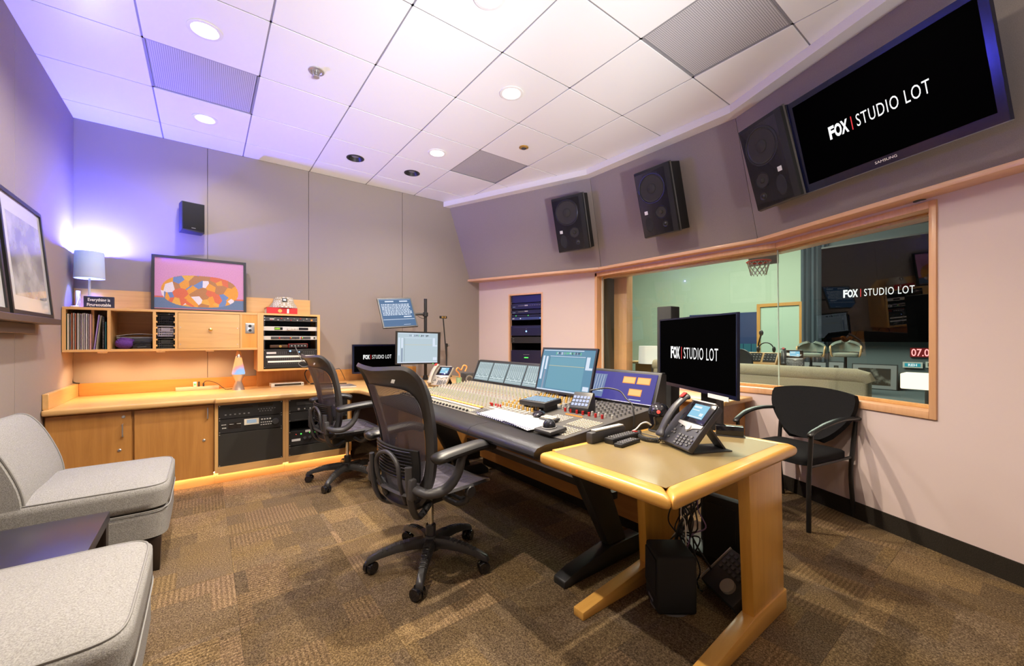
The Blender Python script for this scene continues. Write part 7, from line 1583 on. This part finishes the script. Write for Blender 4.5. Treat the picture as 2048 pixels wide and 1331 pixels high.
# sofa seen from behind
fabric('booth_sofa', (0.36, 0.33, 0.25), (0.48, 0.44, 0.34), 200, 0.3)
Xs = 4.40; ya, yb = atx(1738, 740, Xs).y, 2.9; zt = atx(1600, 733, Xs).z
t = thing('booth_sofa', 'long beige sofa seen from behind just beyond the window', 'sofa', (Xs+0.3, (ya+yb)/2, 0))
m = W(t); m.tube([(Xs, yb, zt-0.055), (Xs, ya+0.08, zt-0.06), (Xs, ya+0.02, zt-0.075), (Xs, ya, zt-0.11)], [0.065, 0.065, 0.062, 0.05], 14); m.build('back_roll', 'booth_sofa', t)
W(t).bx(Xs-0.05, Xs+0.12, ya, yb, 0.08, zt-0.08).build('back_panel', 'booth_sofa', t, bevel=0.03, seg=3); W(t).bx(Xs+0.12, Xs+0.85, ya, yb, 0.08, 0.42).build('seat', 'booth_sofa', t, bevel=0.04, seg=3)
W(t).bx(Xs-0.03, Xs+0.8, ya+0.05, yb-0.05, 0, 0.08).build('plinth', 'black_matte', t)
# counter behind sofa with gear
Xd = 5.98; zd = atx(1560, 737, Xd).z
t = thing('booth_desk', 'pale wooden booth desk behind the sofa', 'desk', (Xd+0.3, 2.6, 0)); yd = atx(1618, 737, Xd).y
W(t).bx(Xd, Xd+0.75, yd, 4.5, zd-0.04, zd).build('top', 'maple_y', t, bevel=0.01); W(t).bx(Xd+0.1, Xd+0.7, yd+0.2, 4.4, 0, zd-0.04).build('body', 'maple_deep_y', t)
phone('booth_telephone', 'telephone with lit screen on the booth desk beyond the window', (Xd+0.2, atx(1584, 730, Xd+0.2).y, zd), R(-70), 1.2, 'phone_body', False)
ga, gb = atx(1548, 720, Xd+0.1).y, atx(1464, 720, Xd+0.1).y
t = thing('booth_control_box', 'sloped wooden control box with dark button panels on the booth desk', 'control box', (Xd+0.25, (ga+gb)/2, zd))
W(t).prism([(Xd+0.12, zd), (Xd+0.16, zd+0.06), (Xd+0.26, zd+0.20), (Xd+0.34, zd+0.20), (Xd+0.34, zd)], ga, gb, 'xz').build('case', 'maple_y', t, bevel=0.006)
for k in range(3):
    yc = ga+(gb-ga)*(k+0.5)/3; Mk = t.matrix_world.inverted() @ frame3((Xd+0.208, yc, zd+0.132), (0, -1, 0), (0.10, 0, 0.14)); MB(Mk).box((0, 0, 0.002), ((gb-ga)/3*0.84, 0.14, 0.006)).build('button_panel', 'black_plastic', t); b = MB(Mk)
    for i in range(4):
        for j in range(3): b.box((-0.06+0.04*i, -0.04+0.04*j, 0.008), (0.018, 0.018, 0.006))
    b.build('buttons', 'red_plastic' if k == 2 else 'mid_grey', t)['kind'] = 'stuff'
t = thing('headphones', 'dark headphones lying on the booth control box', 'headphones', (Xd+0.30, atx(1532, 715, Xd+0.3).y, zd+0.208)); m = MB(); m.tube([(0, 0.10*math.cos(a), 0.02+0.11*math.sin(a)) for a in [PI*i/12 for i in range(13)]], 0.008, 8); m.build('headband', 'dark_grey', t)
for s_ in (-1, 1): MB().ell((0, s_*0.10, 0.035), (0.035, 0.02, 0.042), 14, 10).build('ear_cup', 'dark_grey', t)
t = thing('booth_chair', 'dark mesh chair back lit blue in front of the booth desk', 'chair', (5.5, atx(1476, 720, 5.5).y, 0)); hh = atx(1476, 697, 5.5).z; hw = (atx(1455, 720, 5.35).y-atx(1500, 720, 5.35).y)/2+0.06
rows = [[(-0.03*u*u, hw*u, z-(0.10*abs(u)**3 if z > hh-0.3 else 0)) for u in [-1+j/6 for j in range(13)]] for z in (hh-0.55, hh-0.3, hh-0.15, hh-0.05, hh)]
MB().surf(rows, 0.03).build('backrest', 'chair_frame', t); MB().box((0.16, 0, hh-0.58), (0.3, 2*hw*0.9, 0.05)).build('seat', 'chair_mesh', t, bevel=0.015); MB().lathe([(0.2, 0), (0.2, 0.03), (0.03, 0.06), (0.03, hh-0.6), (0.0005, hh-0.6)], 16, Matrix.Translation((0.05, 0, 0)), caps=False).build('pedestal', 'black_plastic', t)
# mic on stand
yq = atx(1517, 700, 6.2).y; t = thing('booth_mic_stand', 'thin microphone stand behind the booth desk', 'microphone', (6.85, atx(1517, 700, 6.85).y, 0)); zq = atx(1518, 668, 6.85).z
MB().tube([(0, 0, 0.0), (0, 0, zq-0.15), (-0.03, -0.05, zq)], 0.012, 8).build('stand', 'black_plastic', t); MB().ell((-0.03, -0.05, zq+0.02), (0.03, 0.03, 0.045), 12, 8).build('microphone', 'dark_grey', t); MB().lathe([(0.12, 0), (0.12, 0.02), (0.0005, 0.03)], 16, caps=False).build('base', 'black_plastic', t)
# dark blue alcove behind
ya, yb = atx(1522, 650, BX1-0.02).y, atx(1440, 650, BX1-0.02).y; za, zb2 = atx(1480, 625, BX1-0.02).z, atx(1480, 742, BX1-0.02).z
t = thing('booth_alcove', 'dark blue panelled alcove on the far booth wall', 'panel', (BX1-0.03, (ya+yb)/2, zb2)); W(t).bx(BX1-0.04, BX1-0.002, ya, yb+1.0, zb2, za).build('panel', mat('alcove_blue', (0.015, 0.03, 0.10), 0.5), t); b = W(t)
for k in range(7): b.bx(BX1-0.06, BX1-0.04, ya+0.04+k*0.22, ya+0.24+k*0.22, zb2+0.1, zb2+0.84)
b.build('doors', mat('alcove_teal', (0.02, 0.09, 0.13), 0.4), t)['kind'] = 'stuff'
# lamp in booth near the left end, and glowing lamp at the right
emis('booth_lamp_glow', (1.0, 0.86, 0.62), 1.6)
Xl = 4.75; p0, p1 = atx(1283, 691, Xl), atx(1316, 727, Xl); t = thing('booth_table_lamp', 'white shaded table lamp in the booth left of the large screen', 'lamp', (Xl, (p0.y+p1.y)/2-0.04, 0)); r_ = (p0.y-p1.y)/2+0.05
MB().lathe([(r_, p1.z), (r_*0.96, p0.z), (r_*0.94, p0.z), (r_*0.98, p1.z)], 28, caps=False).build('lamp_shade', mat('booth_shade', (0.75, 0.75, 0.7), 0.8, emit=(1, 0.97, 0.9), estr=0.45), t); MB().lathe([(0.14, 0), (0.14, 0.02), (0.012, 0.03), (0.012, p1.z+0.05), (0.0005, p1.z+0.05)], 16, caps=False).build('stand', 'dark_grey', t)
Xl = 5.2; p0, p1 = atx(1803, 745, Xl), atx(1872, 780, Xl); t = thing('glowing_lamp', 'brightly glowing square shade lamp in the booth at the right window edge', 'lamp', (Xl+0.05, (p0.y+p1.y)/2-0.05, 0)); hw = (p0.y-p1.y)/2+0.05
MB().bx(-hw*0.7, hw*0.7, -hw, hw, p1.z, p0.z).build('lamp_shade', 'booth_lamp_glow', t, bevel=0.01); MB().lathe([(0.12, 0), (0.12, 0.02), (0.015, 0.03), (0.015, p1.z), (0.0005, p1.z)], 16, caps=False).build('stand', 'dark_grey', t)
# clock and sign panel
Xc = BX1-0.02
def wallp(px, py): return atx(px, py, Xc)
a, b_ = wallp(1822, 697), wallp(1885, 713); M = frame3((Xc-0.02, (a.y+b_.y)/2, (a.z+b_.z)/2), (0, -1, 0), (0, 0, 1))
t = thingM('digital_clock', 'red digital clock reading 07.00 on the far booth wall', 'clock', M); ww, hh = a.y-b_.y, a.z-b_.z
MB().box((0, 0, -0.01), (ww+0.03, hh+0.05, 0.04)).build('case', 'black_plastic', t); MB().box((0, 0, 0.0105), (ww+0.02, hh+0.04, 0.002)).build('display', mat('clock_red', (0.05, 0.0, 0.0), 0.4, emit=(0.5, 0.01, 0.02), estr=0.25), t)
text_fit('digits', '07.00.00', 'glow_clock' if 'glow_clock' in MATS else mat('glow_clock', (0.1, 0, 0), 0.4, emit=(1, 0.35, 0.35), estr=1.6), t, Matrix.Identity(4), -ww/2+0.01, ww/2+0.10, -hh/2, hh/2, bold=0.01, depth=0.0125)['kind'] = 'stuff'
a, b_ = wallp(1806, 723), wallp(1846, 736); M = frame3((Xc-0.02, (a.y+b_.y)/2, (a.z+b_.z)/2), (0, -1, 0), (0, 0, 1))
t = thingM('lit_sign', 'small lit sign plate reading REH under the booth clock', 'sign', M); ww, hh = a.y-b_.y, a.z-b_.z
MB().box((0, 0, 0), (ww, hh, 0.03)).build('plate', 'silver_paint', t); MB().box((0, 0, 0.016), (ww*0.8, hh*0.6, 0.002)).build('window', mat('sign_teal', (0.01, 0.1, 0.12), 0.4, emit=(0.02, 0.35, 0.45), estr=0.6), t); text_fit('lettering', 'REH', 'glow_white', t, Matrix.Identity(4), -ww*0.22, ww*0.22, -hh*0.2, hh*0.2, bold=0.02, depth=0.0178)['kind'] = 'stuff'
a, b_ = wallp(1853, 723), wallp(1893, 736); M = frame3((Xc-0.02, (a.y+b_.y)/2, (a.z+b_.z)/2), (0, -1, 0), (0, 0, 1))
t = thingM('unlit_sign', 'small unlit sign plate right of the REH sign at the window edge', 'sign', M); MB().box((0, 0, 0), (ww, hh, 0.03)).build('plate', 'silver_paint', t); MB().box((0, 0, 0.016), (ww*0.8, hh*0.6, 0.002)).build('window', 'dark_grey', t)
# framed photographs leaning on the far wall
def photo_mat():
    m_, nt, b = _new('old_photo'); L = nt.links.new; tc = nt.nodes.new('ShaderNodeTexCoord'); n = nt.nodes.new('ShaderNodeTexNoise'); n.inputs['Scale'].default_value = 4; n.inputs['Detail'].default_value = 4; L(tc.outputs['Object'], n.inputs[0]); r = ramp(nt, [(0.5, (0.03, 0.028, 0.026)), (0.68, (0.25, 0.24, 0.22))]); L(n.outputs[0], r.inputs[0]); L(r.outputs[0], b.inputs['Base Color']); b.inputs['Roughness'].default_value = 0.15
photo_mat()
for (x0, x1, y0, y1, lb) in ((1703, 1795, 726, 768, 'wide framed black and white photograph leaning on the booth wall near the glowing lamp'), (1655, 1688, 722, 762, 'narrow framed photograph leaning under the right booth stool'), (1606, 1652, 722, 762, 'framed photograph leaning under the left booth stool')):
    Xf = BX1-0.30; a, b_ = atx(x0, y0, Xf), atx(x1, y1, Xf); w, h = a.y-b_.y, a.z; 
    t = thingM('leaning_photograph', lb, 'picture', tiltM(frame3((Xf, (a.y+b_.y)/2, 0.001), (0, -1, 0), (0, 0, 1)), -5)); MB().bx(-w/2, w/2, 0, h, -0.03, 0).build('frame', 'black_plastic', t); MB().bx(-w/2+0.02, w/2-0.02, 0.02, h-0.02, 0, 0.003).build('mat_board', 'mid_grey', t); MB().bx(-w/2+0.12, w/2-0.12, 0.10, h-0.10, 0.003, 0.005).build('print', 'old_photo', t)
# basketball hoop hanging behind the glass
Xh = 4.20; p0, p1 = atx(1495, 524, Xh), atx(1540, 522, Xh); rr = (p0.y-p1.y)/2; c = (p0+p1)/2
t = thing('basketball_hoop', 'small orange basketball hoop with white net hanging behind the glass', 'basketball hoop', (Xh, c.y, c.z)); MB().tube([(rr*math.cos(a), rr*math.sin(a), 0) for a in [2*PI*i/24 for i in range(24)]], 0.007, 8, close=True).build('rim', mat('rim_red', (0.75, 0.06, 0.03), 0.4), t)
zb3 = atx(1517, 550, Xh).z-c.z; m = MB()
for k in range(12):
    for sg in (-1, 1):
        pts = []
        for i in range(7):
            u = i/6; r_ = rr*(1-0.35*u**0.8); a = 2*PI*k/12+sg*u*1.1; pts.append((r_*math.cos(a), r_*math.sin(a), zb3*u))
        m.tube(pts, 0.0028, 4)
m.build('net', 'paper', t)['kind'] = 'stuff'
MB().bx(rr, rr+0.02, -0.13, 0.13, -0.02, 0.25).build('backboard', mat('backboard', (0.25, 0.27, 0.25), 0.3), t)
MB().bx(rr, rr+0.02, -0.04, 0.04, 0.25, BOOTH_H-c.z).build('hanger', 'dark_grey', t)
